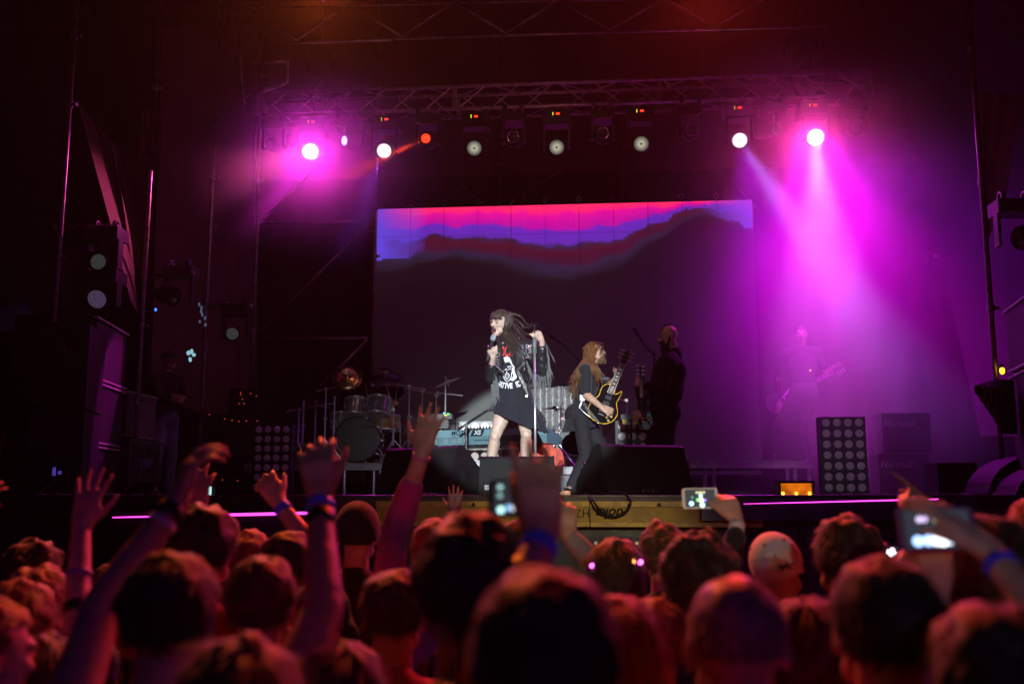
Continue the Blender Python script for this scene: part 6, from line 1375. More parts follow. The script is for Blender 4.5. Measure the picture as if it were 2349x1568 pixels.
m_bd = hairmat('beard_black', (.014,.010,.008), .6)
b = MB(); b.ell(f3p((0,.050,-.072)), (.056,.052,.050), M3, 16, 10); b.ell(f3p((0,.058,-.095)), (.052,.048,.050), M3, 16, 10); b.ell(f3p((0,.075,-.128)), (.036,.034,.050), M3, 14, 9); b.tube([f3p((-.045,.060,-.06)), f3p((-.034,.088,-.050)), f3p((0,.109,-.042)), f3p((.034,.088,-.050)), f3p((.045,.060,-.06))], .010, 7)
for q in (-1,1): b.tube([f3p((q*.072,.012,-.005)), f3p((q*.068,.022,-.045)), f3p((q*.05,.045,-.085))], [.006,.012,.02], 6)
random.seed(9); ro = [f3p((random.uniform(-.045,.045), random.uniform(.03,.10), random.uniform(-.16,-.07))) for k in range(300)]; strands(b, ro, ([(-u3+f3*.4).normalized()]*300, [r3]*300), .04, .0016, 3, .05, .3)
b.build('beard', m_bd, bm_, True)
b = MB(); c3 = f3p((0,-.012,.028))
for k in range(420):
    x = random.uniform(-.036,.036); a_ = random.uniform(-.2,2.2); p = c3+(r3*x+f3*.094*math.cos(a_)+u3*(.080*math.sin(max(a_,.0))+.004))*s3; strands(b, [p], ([(u3*.6-f3*.8).normalized()], [u3]), .055, .0022, 3, .02, .15)
b.build('crest_of_hair', m_bd, bm_, True)
for q in (-1,1):
    b = MB(); b.ell(f3p((q*.032,.083,.004)), (.012,.010,.007), M3, 10, 6); e_ = b.build('eye', M_white_eye, bm_, True); b = MB(); b.ell(f3p((q*.032,.0905,.003)), (.006,.004,.006), M3, 8, 5); b.build('iris', M_iris, e_, True)
    b = MB(); b.tube([f3p((q*.010,.097,.019)), f3p((q*.03,.096,.024)), f3p((q*.052,.078,.018))], .0052, 5); b.build('eyebrow', m_bd, bm_)
b = MB(); b.lathe(f3p((-.084,.0,-.034)), r3, [(.007,-.003),(.010,-.003),(.010,.003),(.007,.003)], 12); b.build('earring', M_chrome, bm_)
BASS = [(0,0),(.02,.45),(.14,.85),(.30,.98),(.48,.80),(.60,.72),(.78,.86),(1.0,.95),(1.08,.80),(1.0,.55),(.86,.35),(.84,-.1),(.88,-.5),(.98,-.72),(.92,-.88),(.74,-.82),(.58,-.72),(.46,-.80),(.28,-1),(.12,-.85),(.02,-.45)]
guitar('black electric guitar seen edge on against the coat of the bearded man', B_(1480,985,-.12), B_(1468,832,-.26), (-.86,-.50,.1), None, m_gb, BASS, .42, .15)

# ---------------------------------------------------------------- dark figures: drummer, stagehand, guitarist in the smoke
def figure(u, Y, vtop, ground, ang, label, cloth, trousers, hairs, arms, gy=None, **k):
    p = at(u, vtop, Y); h = (p.z-ground); P = stand_pose(p.x, Y, ground, h/.995, ang)
    for q, (uu, vv, dy, hd, hint) in arms.items(): reach(P, q, at(uu, vv, Y+dy), hint, hd)
    if k.get('mod'): k.pop('mod')(P)
    return person('person', label, P, SK[1], cloth, trousers, hairs, **k)
dt, _ = None, None
def sit(P):
    for q in 'lr': P['kn'+q] = P['hip'+q]+P['f']*.42; P['an'+q] = P['kn'+q]+Vector((0,0,-.42))
    P['ground'] = zr1
Yd = 13.2; pD = at(885, 843, Yd); hD = 1.74; grd = pD.z-1.30-.10
Pd = stand_pose(pD.x, Yd, pD.z-hD, hD, 272); 
for q in 'lr': Pd['kn'+q] = Pd['hip'+q]+Pd['f']*.42+Pd['r']*(.12 if q == 'r' else -.12); Pd['an'+q] = Pd['kn'+q]+Vector((0,0,-.36))
reach(Pd, 'r', at(905,925,12.75), (1,-.2,-.6), (Vector((.2,-1,.2)), Vector((0,0,1)), 1, 'grip')); reach(Pd, 'l', at(845,922,12.75), (-1,-.2,-.6), (Vector((-.1,-1,.2)), Vector((0,0,1)), -1, 'grip'))
# his own right is picture left when he faces the audience
Pd['wrr'], Pd['wrl'] = Pd['wrl'], Pd['wrr']; Pd['elr'], Pd['ell'] = Pd['ell'], Pd['elr']; Pd['handr'], Pd['handl'] = Pd['handl'], Pd['handr']
dt, _ = person('person', 'drummer in black sitting in the dark behind the toms', Pd, SK[1], m_coat, m_coat, ('short', HB['black']), seed=77, voxel=.009, clothvox=.014, sleeve=1.5)
for (u0,v0,u1,v1) in ((905,925,915,872),(845,922,838,880)):
    b = MB(); b.cyl(at(u0,v0,12.68), at(u1,v1,12.45), .008, .004, n=6); tag(b.build('drumstick', mat('pale_wood',(.5,.38,.22),.5)), 'drumstick raised over the toms by the %s' % ('drummer, beside the floor tom' if u0 > 880 else 'drummer, near the big bronze cymbal'), 'drumstick', 'drumsticks')
b = MB(); q = Pd['hip']; b.lathe((q.x,q.y,q.z-.22), (0,0,1), [(.001,0),(.16,0),(.17,.05),(.16,.08),(.001,.085)], 20); b.cyl((q.x,q.y,zr1),(q.x,q.y,q.z-.2),.02); tag(b.build('drum_stool', M_black), 'round black stool under the drummer', 'stool')
p = at(385, 806, 11.3); Ph = stand_pose(p.x, 11.3, S, (p.z-S), 330)
reach(Ph, 'r', at(398,918,11.0), (-.3,.2,-1), (Vector((.9,-.3,.1)), Vector((0,-1,.2)), 1, 'relaxed')); reach(Ph, 'l', at(416,915,11.1), (.5,.5,-1), (Vector((-.8,-.5,0)), Vector((.1,-1,0)), -1, 'wrap'))
ht, _ = person('person', 'stagehand in a cap, dark jacket and pale jeans standing beside the guitar amplifier', Ph, SK[2], mat('black_jacket', (.022,.018,.018), .8, var=.2), mat('pale_jeans', (.22,.22,.34), .85, var=.3, vscale=8), ('crop', HB['dark']), seed=5, voxel=.008, clothvox=.012, sleeve=1.85, cloth_name='jacket')
hh, fh = Ph['head'], Ph['f']; rh = fh.cross(ZV); s_ = Ph['h']/1.75
b = MB(); b.grid(lambda i,j: hh+Vector((0,0,.028))*s_-fh*.01+(rh*.088*math.sin(math.pi*.5*j)*math.cos(6.2832*i)+fh*.105*math.sin(math.pi*.5*j)*math.sin(6.2832*i)+ZV*.10*math.cos(math.pi*.5*j))*s_, 28, 10)
b.prism([hh+ZV*.03*s_+fh*.09*s_-rh*.06, hh+ZV*.03*s_+fh*.09*s_+rh*.06, hh+ZV*.015*s_+fh*.165*s_+rh*.045, hh+ZV*.015*s_+fh*.165*s_-rh*.045], (0,0,0), (0,0,.006)); b.build('cap', mat('dark_cap', (.03,.018,.016), .85), ht, True)
p = at(1806, 775, 13.3); zg = zr3; Pm = stand_pose(p.x, 12.4, zg, (p.z-zg), 262); rr_ = Pm['r']
Pm['knl'], Pm['anl'] = at(1838,985,13.1), at(1848,1042,13.1); Pm['knr'], Pm['anr'] = at(1782,985,13.2), at(1776,1042,13.2)
reach(Pm, 'r', at(1790,905,12.95), (-.8,.2,-.6), (Vector((.6,-.2,-.5)), Vector((0,-1,.2)), 1, 'strum')); reach(Pm, 'l', at(1896,862,12.95), (.6,.2,-1), (Vector((.5,-.1,.7)), Vector((.3,.8,.1)), -1, 'wrap'))
person('person', 'guitarist almost lost in the magenta smoke, legs apart on the right riser', Pm, SK[1], mat('dark_purple_shirt', (.008,.006,.010), .9), mat('dark_trousers', (.01,.008,.012), .9), ('short', HB['dark']), seed=12, voxel=.008, clothvox=.013, sleeve=.9)
STR = [(0,0),(.02,.45),(.14,.85),(.30,.95),(.48,.72),(.62,.68),(.80,.85),(1.02,.92),(1.08,.72),(.96,.45),(.86,.22),(.86,-.2),(.94,-.6),(.98,-.75),(.88,-.85),(.70,-.72),(.56,-.68),(.42,-.82),(.26,-.98),(.12,-.85),(.02,-.45)]
guitar('guitar with a white pickguard held across the guitarist in the smoke', at(1762,936,12.9), at(1935,838,12.9), (-.1,-1,.15), None, mat('purple_black_paint', (.04,.02,.05), .25), STR, .42, .15, pick=[(.12,-.7),(.3,-.85),(.5,-.6),(.75,-.68),(.92,-.5),(.86,-.1),(.86,.35),(1.0,.6),(.85,.6),(.6,.3),(.35,.15),(.2,-.2)])
# ================================================================ the audience
Z = Vector((0,0,1))
FAB = [mat('fabric_black', (.016,.016,.018), .9, var=.3, bump=.3, bscale=120, sheen=.2), mat('fabric_grey', (.12,.12,.13), .9, var=.2, bump=.3, bscale=120), mat('fabric_navy', (.02,.03,.07), .9, var=.2, bump=.3, bscale=120), mat('fabric_white', (.6,.6,.6), .9, var=.1, bump=.3, bscale=120), mat('fabric_red', (.35,.03,.03), .9, var=.2, bump=.3, bscale=120), mat('fabric_teal', (.03,.16,.18), .9, var=.2, bump=.3, bscale=120), mat('fabric_olive', (.09,.09,.05), .9, var=.2, bump=.3, bscale=120)]
M_jeans = mat('denim', (.05,.07,.13), .85, var=.3, bump=.3, bscale=200)
M_patch = mat('pink_teal_hoodie', (.70,.04,.30), .9, vscale=4.5, c2=(.03,.22,.30), bump=.3, bscale=120)
M_band = mat('blue_wristband', (.06,.05,.75), .5, emit=(.10,.05,1), es=.02); M_bandw = mat('white_wristband', (.7,.7,.72), .5); M_bandk = mat('black_watch_strap', (.01,.01,.01), .5)
def band(t, P, q, off=.0, m=M_band, w_=.02, name='wristband', r=.0305):
    wr, el = P['wr'+q], P['el'+q]; d = (el-wr).normalized(); s = P['h']/1.75; c = wr+d*off
    rr = (r+off*.03)*s; b = MB(); b.lathe(c, d, [(rr-.003,-.0005),(rr,0),(rr,.5*w_),(rr,w_),(rr-.003,w_+.0005)], 22); o = b.build(name, m, t, True); return o
N = [0]
def fan(u, vtop, Y, hair_, top, label, ang=90, arms=None, skin=0, tilt=(0,0), cloth=FAB[0], sleeve=.45, hs=1, voxel=.008, w_=1, turn=0, trousers=M_jeans, group='people of the audience seen from behind', cname='shirt', lower=False, collar=1, off=0):
    N[0] += 1; p = at(u, vtop, Y); h = p.z/1.0 - .012; s = h/1.75
    P = stand_pose(p.x, Y, 0, h, ang); P['w'] = w_; P['hs'] = hs; P['collar'] = collar
    # body is under the head, shift so that the head is where it is seen
    d = Vector((p.x-P['head'].x, Y-P['head'].y, 0)) 
    for k, v in P.items():
        if isinstance(v, Vector) and k not in ('f','u','r'): P[k] = v+d
    if turn or tilt != (0,0):
        a_ = R(ang+turn); P['f'] = Vector((math.cos(a_), math.sin(a_), tilt[0])).normalized(); P['u'] = (Z+P['r']*tilt[1]).normalized()
    P['head'].z = p.z-.125*s*hs
    for q, spec in (arms or {}).items():
        uu, vv, YY, d_, n_, sd, pose = spec[:7]; hint = spec[7] if len(spec) > 7 else (0,-.2,-1)
        reach(P, q, at(uu, vv, YY), hint, (Vector(d_), Vector(n_), sd, pose))
        if len(spec) > 8: P['hand'+q] = P['hand'+q]+(spec[8],)
    t, body = person('person', label, P, SK[skin], cloth, trousers, (hair_, HB[top]) + ((1.0,) if True else ()), group, voxel, .013 if Y > 2 else .011, sleeve=sleeve, seed=N[0]*7+1, cloth_name=cname)
    return t, P
UP = (0,0,1)
# nearest rows ---------------------------------------------------------------
tA, PA = fan(400, 1262, 1.80, 'short', 'black', 'dark haired person clapping both hands high, black band on one wrist', cloth=FAB[0], skin=1, voxel=.006, sleeve=.22,
    arms={'l': (405,1152,2.10,(.24,.2,1),(-.75,-.6,.2),1,'cup',(-1,-.3,-.35)), 'r': (735,1146,2.20,(-.16,.1,1),(.25,-1,.1),-1,'cup',(1,-.2,-.5), )})
band(tA, PA, 'l', .015, M_bandk, .03); band(tA, PA, 'l', .055, M_bandw, .010); band(tA, PA, 'r', .012, M_band, .018); band(tA, PA, 'r', .045, M_bandk, .032)
fan(605, 1275, 2.38, 'short', 'brown', 'brown haired person framed between the two raised clapping arms', skin=1, cloth=FAB[1])
fan(1080, 1195, 1.78, 'thick', 'black', 'tall person with thick dark hair glowing orange on top, below the left floor monitor', skin=1, cloth=FAB[0])
tD, PD = fan(1250, 1297, 1.20, 'short', 'dark', 'nearest person, large dark head at the bottom centre, holding up a phone', skin=0, cloth=FAB[4], voxel=.006, sleeve=.3,
    arms={'l': (1246,1236,1.72,(-.06,.10,1),(.1,-1,.1),1,'hold',(-.6,-.2,-1))})
band(tD, PD, 'l', .01, M_band, .022); band(tD, PD, 'l', .075, M_bandk, .028)
fan(1684, 1305, 1.66, 'buzz', 'scalp', 'person with a closely shaved head lit violet behind and red on top', skin=0, cloth=FAB[0], collar=0)
fan(2020, 1275, 1.72, 'short', 'black', 'black haired person with a red glow on the crown, right of the shaved head', skin=1, cloth=FAB[4])
tG, PG = fan(2262, 1375, 1.50, 'short', 'black', 'dark head in the bottom right corner, arms up holding a phone sideways', skin=0, cloth=FAB[0], voxel=.006, sleeve=.3,
    arms={'r': (2270,1262,1.98,(-.62,.1,.62),(.5,-.6,.55),1,'hold',(1,-.2,-.5)), 'l': (2150,1345,2.05,(-.03,.1,1),(-.2,-1,0),1,'hold',(-.6,0,-1))})
band(tG, PG, 'r', .03, M_band, .02)
fan(1412, 1372, 2.0, 'bob', 'red', 'person with auburn hair just right of the nearest dark head', skin=0, cloth=FAB[4], turn=-20)
fan(905, 1305, 2.55, 'short', 'brown', 'person with short brown hair lit magenta at the side, left of the thick haired one', skin=2, cloth=FAB[4])
tW, PW = fan(105, 1455, 2.15, 'long', 'brown', 'long haired person in the bottom left corner, one open hand up with a watch strap', skin=0, cloth=FAB[0], voxel=.006, sleeve=.3,
    arms={'r': (186,1212,2.52,(.10,.1,1),(0,-1,.1),-1,'open',(.1,-.4,-1), 1.4)})
band(tW, PW, 'r', .13, mat('violet_band',(.2,.08,.5),.6), .014, r=.032); band(tW, PW, 'r', .215, M_bandk, .03, r=.032)
tV, PV = fan(-22, 1372, 2.0, 'short', 'red', 'person cut off by the left picture edge, face lit orange red', skin=0, turn=-40, arms={'r': (-112,1200,2.5,(.5,.1,.8),(0,-1,.2),-1,'relaxed',(.2,-.4,-1))})
# middle rows ----------------------------------------------------------------
tY, PY = fan(470, 1165, 2.95, 'thick', 'black', 'tall dark haired person behind the clapping arm, wristbanded hand beside the ear', skin=2, cloth=FAB[4],
    arms={'l': (452,1180,3.25,(-.05,.1,1),(0,-1,.1),1,'clap',(-.2,-.3,-1))}); band(tY, PY, 'l', .03, M_band, .022)
tAA, PAA = fan(662, 1215, 3.3, 'short', 'dark', 'dark haired person throwing up one bent hand with a violet wristband', skin=0, cloth=FAB[0],
    arms={'r': (641,1156,3.45,(-.55,.2,.75),(.3,-.9,.3),-1,'relaxed',(.8,-.2,-.8), 1.2)}); band(tAA, PAA, 'r', .01, M_band, .025)
fan(573, 1222, 3.9, 'bob', 'red', 'person with light pink lit hair between two dark heads at the left', cloth=FAB[1])
fan(1600, 1235, 2.75, 'curly', 'dark', 'curly dark haired person lit red, left of the shaved head', skin=1, cloth=FAB[2])
fan(1520, 1210, 4.2, 'curly', 'brown', 'curly haired person further back, close to the yellow beam end', cloth=FAB[1])
tK, PK = fan(1410, 1235, 3.6, 'long', 'brown', 'long haired person wearing a sparkling hair band, light sleeve raised', cloth=mat('pale_knit',(.35,.33,.33),.95,var=.2,bump=.4,bscale=150), sleeve=1.92,
    arms={'l': (1306,1232,3.75,(-.12,.1,1),(0,-1,.1),1,'relaxed',(.1,-.5,-1))})
hb = MB(); s_ = PK['h']/1.75; hc = PK['head']; 
hb.tube([hc+Vector((.098*s_*math.cos(a_), -.005+.0*a_-.075*math.sin(a_)*.2, .045+.115*s_*math.sin(a_)*.55)) for a_ in [math.pi*k/14 for k in range(15)]], .006, 6); hbo = hb.build('hair_band', M_alu, tK, True)
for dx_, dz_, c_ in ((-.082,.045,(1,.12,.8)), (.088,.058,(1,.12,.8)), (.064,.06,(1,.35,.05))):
    b = MB(); b.ell(hc+Vector((dx_*s_,-.075*s_,dz_*s_-.01)), (.0085,.0085,.0085), n=8, k=6); b.build('glowing_gem', mat('glowing_gem_%d'%int(dx_*1000), c_, .1, emit=c_, es=6), tK, True)  # sparkle of the stones painted in as emission
tN, PN = fan(1782, 1222, 3.55, 'crop', 'dark', 'person in a pale baseball cap worn backwards, black sleeve up with a white phone', ang=78, cloth=FAB[0], sleeve=1.72, tilt=(-.12,-.28), skin=0,
    arms={'l': (1692,1196,3.95,(-.38,.15,1),(.35,-1,.1),1,'wrap',(-.3,-.4,-1))}); band(tN, PN, 'l', .01, M_bandw, .03)
# the cap
capm = mat('pale_cap_cloth', (.80,.79,.78), .85, var=.08, bump=.3, bscale=90)
hc = PN['head']; u_ = PN['u']; f_ = Vector(PN['f']); f_ = (f_-u_*f_.dot(u_)).normalized(); r_ = f_.cross(u_); s_ = PN['h']/1.75
b = MB(); b.grid(lambda i,j: hc+(f_*-.012+u_*.026)*s_+(r_*(.090*math.sin(math.pi*.56*j)*math.cos(2*math.pi*i))+f_*(.108*math.sin(math.pi*.56*j)*math.sin(2*math.pi*i))+u_*(.106*math.cos(math.pi*.56*j)-(.03 if math.sin(2*math.pi*i) < -.5 and j > .8 else 0)))*s_, 36, 14)
cp_ = b.build('cap', capm, tN, True)
b = MB(); 
for k in range(6):
    a_ = 2*math.pi*k/6+.3; q = hc+(f_*-.012+u_*.026)*s_+(r_*(.093*math.sin(math.pi*.28)*math.cos(a_))+f_*(.111*math.sin(math.pi*.28)*math.sin(a_))+u_*.109*math.cos(math.pi*.28))*s_; b.ell(q, (.005,.005,.005), n=6, k=5)
b.build('vent_eyelet', M_bandk, cp_)['kind'] = 'stuff'
q = hc+(f_*-.128+u_*.012)*s_+r_*.03; xd = r_
b = MB()
for (x0_, z0_, x1_, z1_) in ((-.022,.010,.02,-.012),(-.02,-.012,.012,.012),(.0,.0,.03,.004),(-.026,-.002,-.005,.003)): b.tube([q+xd*x0_+u_*z0_, q+xd*x1_+u_*z1_], .0028, 5)
b.build('embroidery', M_bandk, cp_)
fan(1936, 1190, 3.15, 'thick', 'brown', 'person with tousled brown hair lit pink at the rim, right of the pale cap', skin=1, cloth=FAB[0], ang=100)
fan(2085, 1257, 4.1, 'short', 'red', 'person with red lit hair holding a small bright phone low', cloth=FAB[2], arms={'l': (2012,1292,4.5,(.2,.2,1),(-.3,-1,0),1,'wrap',(-.3,-.4,-1))})
tQ, PQ = fan(2238, 1186, 2.25, 'thick', 'dark', 'large dark haired person with a yellow lit neck behind the sideways phone', skin=2, cloth=FAB[5], ang=95)
fan(2372, 1140, 3.2, 'short', 'red', 'person with red rimmed hair cut by the right picture edge', cloth=FAB[4])
tT, PT_ = fan(2330, 1246, 3.0, 'short', 'dark', 'person whose pointing finger reaches up beside the sideways phone', skin=1, cloth=FAB[0], arms={'l': (2142,1176,3.15,(-.72,.15,.62),(.45,-.8,.5),-1,'point',(-.2,-.3,-1))})
fan(85, 1243, 3.4, 'thick', 'dark', 'person with full dark hair, magenta rim, behind the open hand at the left', ang=80, cloth=FAB[0])
fan(97, 1302, 3.0, 'thick', 'red', 'person with magenta lit auburn hair just below the full dark hair', cloth=FAB[2])
fan(55, 1337, 2.7, 'bob', 'red', 'person with pale hair lit pink and orange near the left edge', cloth=FAB[1])
tBB, PBB = fan(822, 1162, 4.3, 'crop', 'black', 'person in a black knitted cap seen against the yellow beam end', cloth=FAB[0])
hc = PBB['head']; s_ = PBB['h']/1.75
b = MB(); b.grid(lambda i,j: hc+Vector((0,-.012,.024))+Vector((.096*math.sin(math.pi*.6*j)*math.cos(6.2832*i)*s_, .115*math.sin(math.pi*.6*j)*math.sin(6.2832*i)*s_, (.125*math.cos(math.pi*.6*j)+.004*math.sin(i*150))*s_)), 60, 12); b.build('knitted_cap', FAB[0], tBB, True)
tJ, PJ = fan(1000, 1190, 3.7, 'short', 'red', 'person in a pink and teal hoodie with one arm flung high, fingers spread', cloth=M_patch, sleeve=1.62, cname='hoodie', w_=1.1,
    arms={'l': (968,1040,3.35,(.18,.15,1),(-.15,-1,.1),1,'open',(-.6,-.5,-1), 1.3)}); band(tJ, PJ, 'l', .005, mat('pink_band',(.6,.2,.5),.6), .012)
fan(1193, 1192, 4.4, 'short', 'black', 'small dark head with a glint beside it, right behind the raised phone', ang=60, cloth=FAB[2])
fan(1062, 1222, 5.6, 'short', 'black', 'far person by the barrier holding one small hand up against the yellow beam', cloth=FAB[0], arms={'l': (1044,1180,5.7,(0,0,1),(0,-1,.1),1,'open',(-.3,0,-1))})
# fill the floor further on: heads deeper in the dark between the nearer ones
for (u, v, Y, hs_, hc_, lab) in ((270,1290,3.6,'short','dark','dark head half hidden behind the bent clapping arm'), (735,1330,3.0,'short','dark','dark head tucked under the right clapping arm'), (1150,1300,3.4,'short','red','head glowing red between the two largest dark heads'), (1500,1372,2.5,'short','red','low head lit red left of the curly dark hair'), (1850,1368,2.3,'long','brown','long haired head directly right of the shaved head'), (2175,1405,2.6,'short','brown','low brown head between the black hair and the corner head'), (1330,1340,3.9,'thick','brown','head under the pale raised sleeve'), (215,1470,2.6,'short','dark','low dark head beside the long haired corner person'), (1560,1340,3.3,'short','brown','head in the gap left of the shaved head'), (780,1480,1.9,'bob','dark','dark bob haircut at the lower edge between the clapping arm and the brown head'), (560,1470,1.5,'bob','brown','low head at the bottom edge between the clapping person and the brown haired one')):
    fan(u, v, Y, hs_, hc_, lab, cloth=FAB[random.choice((0,1,2,4))], voxel=.010)
# phones ----------------------------------------------------------------------
def phone(c, xd, yd, w_, h_, label, scr, bodym, glow=1.8, seed=1, thick=.008):
    """c: centre of the screen, xd along its long side"""
    x = Vector(xd).normalized(); y = Vector(yd); y = (y-x*y.dot(x)).normalized(); z = x.cross(y); t = thing('phone', label, 'phone', c)
    def rr(w2, h2, r, n=5):
        o = []
        for sx, sy, a0 in ((1,1,0),(-1,1,90),(-1,-1,180),(1,-1,270)):
            for k in range(n+1): a_ = R(a0+90*k/n); o.append(c+x*(sx*(w2-r)+r*math.cos(a_))+y*(sy*(h2-r)+r*math.sin(a_)))
        return o
    b = MB(); b.prism([p-z*thick for p in rr(w_/2, h_/2, .011)], (0,0,0), z*thick); b.build('phone_body', bodym, t)
    b = MB(); b.prism([p+z*.0003 for p in rr(w_/2*.84, h_/2*.86, .003)], (0,0,0), z*.0008); sc_ = b.build('screen', mat('phone_screen_dark',(.004,.004,.005),.5,emit=(.10,.12,.16),es=.25), t)
    random.seed(seed)
    for (px, py, r_, c_, e_) in scr:
        b = MB(); b.lathe(c+x*px*w_+y*py*h_+z*.0014, z, [(.0001,.0006),(r_,.0005),(r_,0)], 16); b.build('picture_spot', mat('spot_%d%d%d'%tuple(int(q*9) for q in c_)+'_%d'%int(e_*10), c_, .4, emit=c_, es=e_*glow), sc_)
    return t
cyw = (.45,.9,.85); ylw = (.9,.95,.5); rdd = (1,.08,.08); wht = (.9,.95,1); blu = (.2,.3,1); GL = 1.7
M_pwhite = mat('white_phone_shell', (.75,.75,.75), .3); M_pblack = mat('black_phone_shell', (.015,.013,.015), .3); M_pred = mat('dark_red_phone_case', (.09,.008,.012), .4)
ph1 = phone(at(1199,1141,1.86), (1,0,-.0), (0,.25,1), .128, .070, 'dark phone held up sideways by the nearest person, stage lights on its screen',
      [(-.33,.28,.0045,cyw,.6),(-.33,.05,.0045,cyw,.35),(-.31,-.33,.0065,cyw,1.2),(-.20,-.27,.0055,(.2,.5,.9),.8),(-.14,-.28,.005,wht,.7),(-.06,.28,.0045,ylw,.4),(0.0,.28,.0045,ylw,.45),(.06,.28,.0045,ylw,.3),(.06,-.05,.007,ylw,1.3),(.06,-.25,.007,ylw,1.3),(.0,-.18,.004,rdd,1),(.10,-.2,.004,wht,1),(.40,-.08,.006,wht,1.4),(.41,-.28,.005,rdd,1.2)], M_pblack)
ph2 = phone(at(1606,1142,3.98), (1,0,.02), (0,.15,1), .138, .080, 'white phone held up sideways at the end of a black sleeve',
      [(-.25,-.25,.009,(.35,.75,1),1.4),(-.02,.28,.004,ylw,.7),(-.09,.28,.004,ylw,.6),(.05,.28,.004,ylw,.6),(.12,.28,.004,ylw,.5),(.02,.12,.007,cyw,1.4),(.03,-.1,.009,ylw,1.3),(-.06,-.08,.007,(.2,.9,.3),.8),(.13,-.1,.006,(.3,.2,1),.8),(.05,-.33,.010,cyw,1.2),(-.22,.05,.005,(.1,.5,.5),.3)], M_pwhite)
ph3 = phone(at(2150,1212,1.98), (1,0,.02), (0,.2,1), .142, .082, 'dark red cased phone held sideways by the corner head, blurred bright screen',
      [(-.22,.22,.0055,(.75,.6,1),.9),(-.15,.22,.0055,(.75,.6,1),.7),(-.02,.20,.004,ylw,.3),(.08,.22,.006,(.9,.6,.5),.9),(.14,.22,.006,(.95,.6,.5),.9),(-.27,-.28,.010,(.35,.55,1),1.5),(-.14,-.27,.010,(.4,.6,1),1.4),(-.03,-.27,.010,wht,1.4),(.05,-.12,.008,wht,1.6),(.05,-.28,.010,wht,1.5),(.13,-.27,.009,(.6,.8,1),1.2),(.28,-.08,.008,rdd,.9)], M_pred)
ph4 = phone(at(2043,1264,4.55), (1,0,0), (0,.1,1), .075, .050, 'small bright phone held low between two heads at the right',
      [(-.2,.0,.010,wht,1.3),(.1,.1,.012,(1,.7,.8),1.3),(.25,-.2,.009,(.6,.9,1),1.1),(.0,-.25,.010,wht,1)], M_pblack)
SMOKE = .52
# the follow spot far behind the audience, on its scaffold
fs = Vector((1.0, -16.0, 5.0)); ft = thing('follow_spot', 'white follow spot on a tall stand far behind the audience', 'stage light', (fs.x, fs.y, 0))
dd = (Vector((0.02, 9.2, S+.80))-fs).normalized()
b = MB(); b.lathe(fs, -dd, [(.10,0),(.13,0),(.14,.4),(.18,.5),(.18,.9),(.001,.95)], 20); b.build('barrel', M_black, ft, True)
b = MB(); b.cyl((fs.x,fs.y-.4,0),(fs.x,fs.y-.4,fs.z-.1),.05); b.build('stand', M_black, ft)
disc_uv('lens', fs, dd, .098, L_big, ft)
spot('follow_lamp', fs+dd*.02, at(1192, 915, 9.2), 40000, (.86,.95,1), 4.7, .22, .06, ft)
spot('follow_spill', fs+dd*.03, at(1190, 960, 9.6), 900, (.95,.88,.80), 10, 1.0, .08, ft)
# fill spots added on the same tower to brighten beam, drums, cap, blinder
for nm, uu, vv, YY, pw, sz, cc, lab in (('fill_spot', 1320, 1190, 7.6, 3000, 5.0, (1,.88,.45), 'small added warm fill spot beside the follow spot'), ('fill_spot', 850, 1000, 12.3, 2200, 3.6, (.80,.90,1), 'small added cold fill spot beside the follow spot'), ('fill_spot', 1790, 1215, 3.7, 750, 3.6, (.98,1,.86), 'small added neutral fill spot below the follow spot'), ('fill_spot', 1932, 1045, 10.4, 1100, 3.4, (.95,.85,1), 'small added lilac fill spot beside the neutral one')):
    q = fs + Vector((.45 if uu > 1000 else -.45, .1, -.1 if uu < 1700 else -.6)) + Vector((.35,0,0))*(uu > 1900); t3 = thing(nm, lab, 'stage light', q, 'added fill spots on the follow spot stand'); tg_ = at(uu, vv, YY); d3 = (tg_-q).normalized()
    b = MB(); b.lathe(q, -d3, [(.06,0),(.08,0),(.09,.3),(.001,.34)], 18); b.build('barrel', M_black, t3, True); disc_uv('lens', q, d3, .058, L_big, t3); spot('fill_lamp', q+d3*.02, tg_, pw, cc, sz, 1.0, .05, t3)
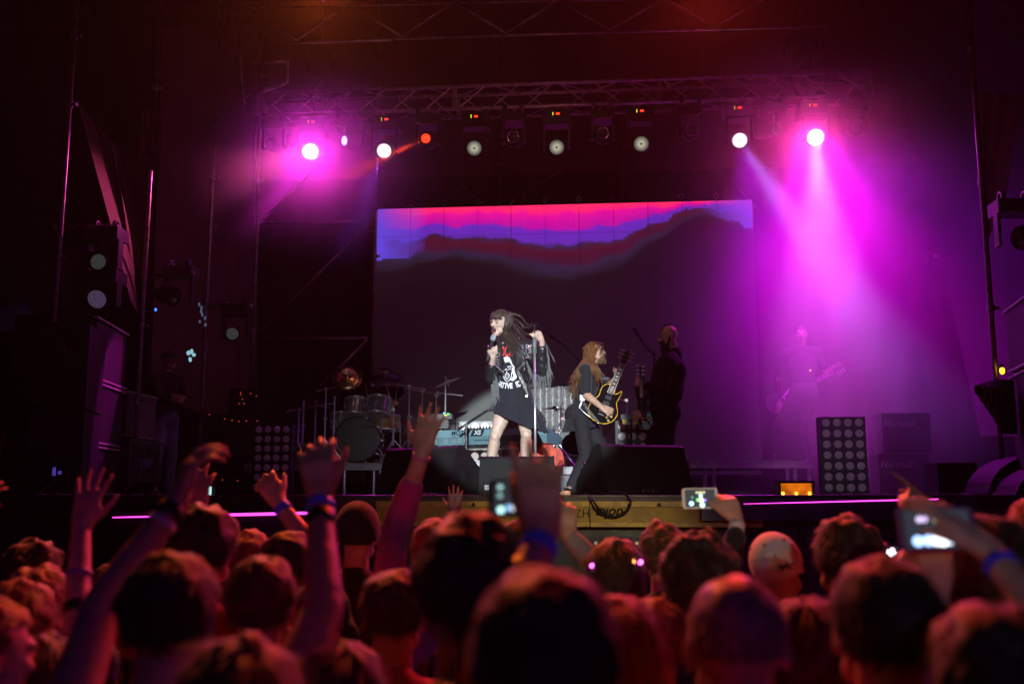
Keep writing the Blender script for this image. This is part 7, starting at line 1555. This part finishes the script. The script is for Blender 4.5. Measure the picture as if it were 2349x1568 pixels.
# ================================================================ haze and smoke
def vol(name, density, color, aniso, nodes=None):
    m = bpy.data.materials.new(name); m.use_nodes = True; n = m.node_tree.nodes; l = m.node_tree.links
    n.remove(n['Principled BSDF']); v = n.new('ShaderNodeVolumePrincipled'); v.inputs['Color'].default_value = (*color, 1)
    v.inputs['Density'].default_value = density; v.inputs['Anisotropy'].default_value = aniso
    l.new(v.outputs[0], n['Material Output'].inputs['Volume']); return m, n, l, v
m, n, l, v = vol('haze_air', .0004, (.95,.95,.95), .62)
b = MB(); b.box((-25, -23, -1.2), (25, 27, 12.6)); tag(b.build('haze', m), kind='stuff', label='thin haze filling the air of the show')
def puff(name, c, scale, dens, label, thin=0, k0=.35, sc=1.6):
    m, n, l, v = vol(name+'_volume', .3, (.95,.95,.95), .25)
    tc = n.new('ShaderNodeTexCoord'); ln = n.new('ShaderNodeVectorMath'); ln.operation = 'LENGTH'; l.new(tc.outputs['Object'], ln.inputs[0])
    mr = n.new('ShaderNodeMapRange'); mr.interpolation_type = 'SMOOTHSTEP'; mr.inputs[1].default_value = 1; mr.inputs[2].default_value = thin; l.new(ln.outputs['Value'], mr.inputs[0])
    nz = n.new('ShaderNodeTexNoise'); nz.inputs['Scale'].default_value = sc; nz.inputs['Detail'].default_value = 3; l.new(tc.outputs['Object'], nz.inputs['Vector'])
    mm = n.new('ShaderNodeMapRange'); mm.inputs[1].default_value = .3; mm.inputs[2].default_value = .7; mm.inputs[3].default_value = k0; mm.inputs[4].default_value = 1.3; l.new(nz.outputs['Fac'], mm.inputs[0])
    mu = n.new('ShaderNodeMath'); mu.operation = 'MULTIPLY'; l.new(mr.outputs[0], mu.inputs[0]); l.new(mm.outputs[0], mu.inputs[1])
    m2 = n.new('ShaderNodeMath'); m2.operation = 'MULTIPLY'; m2.inputs[1].default_value = dens; l.new(mu.outputs[0], m2.inputs[0]); l.new(m2.outputs[0], v.inputs['Density'])
    b = MB(); b.ell((0,0,0), (1,1,1), n=24, k=16); o = b.build(name, m, None, True); o.location = c; o.scale = scale; tag(o, kind='stuff', label=label); return o
puff('smoke', at(1965, 600, 11.0), (3.0, 2.1, 3.2), SMOKE, 'bank of magenta lit smoke drifting over the right half of the stage', 0, .05, 1.9)
puff('lamp_smoke', at(755, 365, 11.5), (2.2, 1.4, 1.5), .26, 'puff of smoke glowing around the leftmost wash light', 0, .6, 1.2)
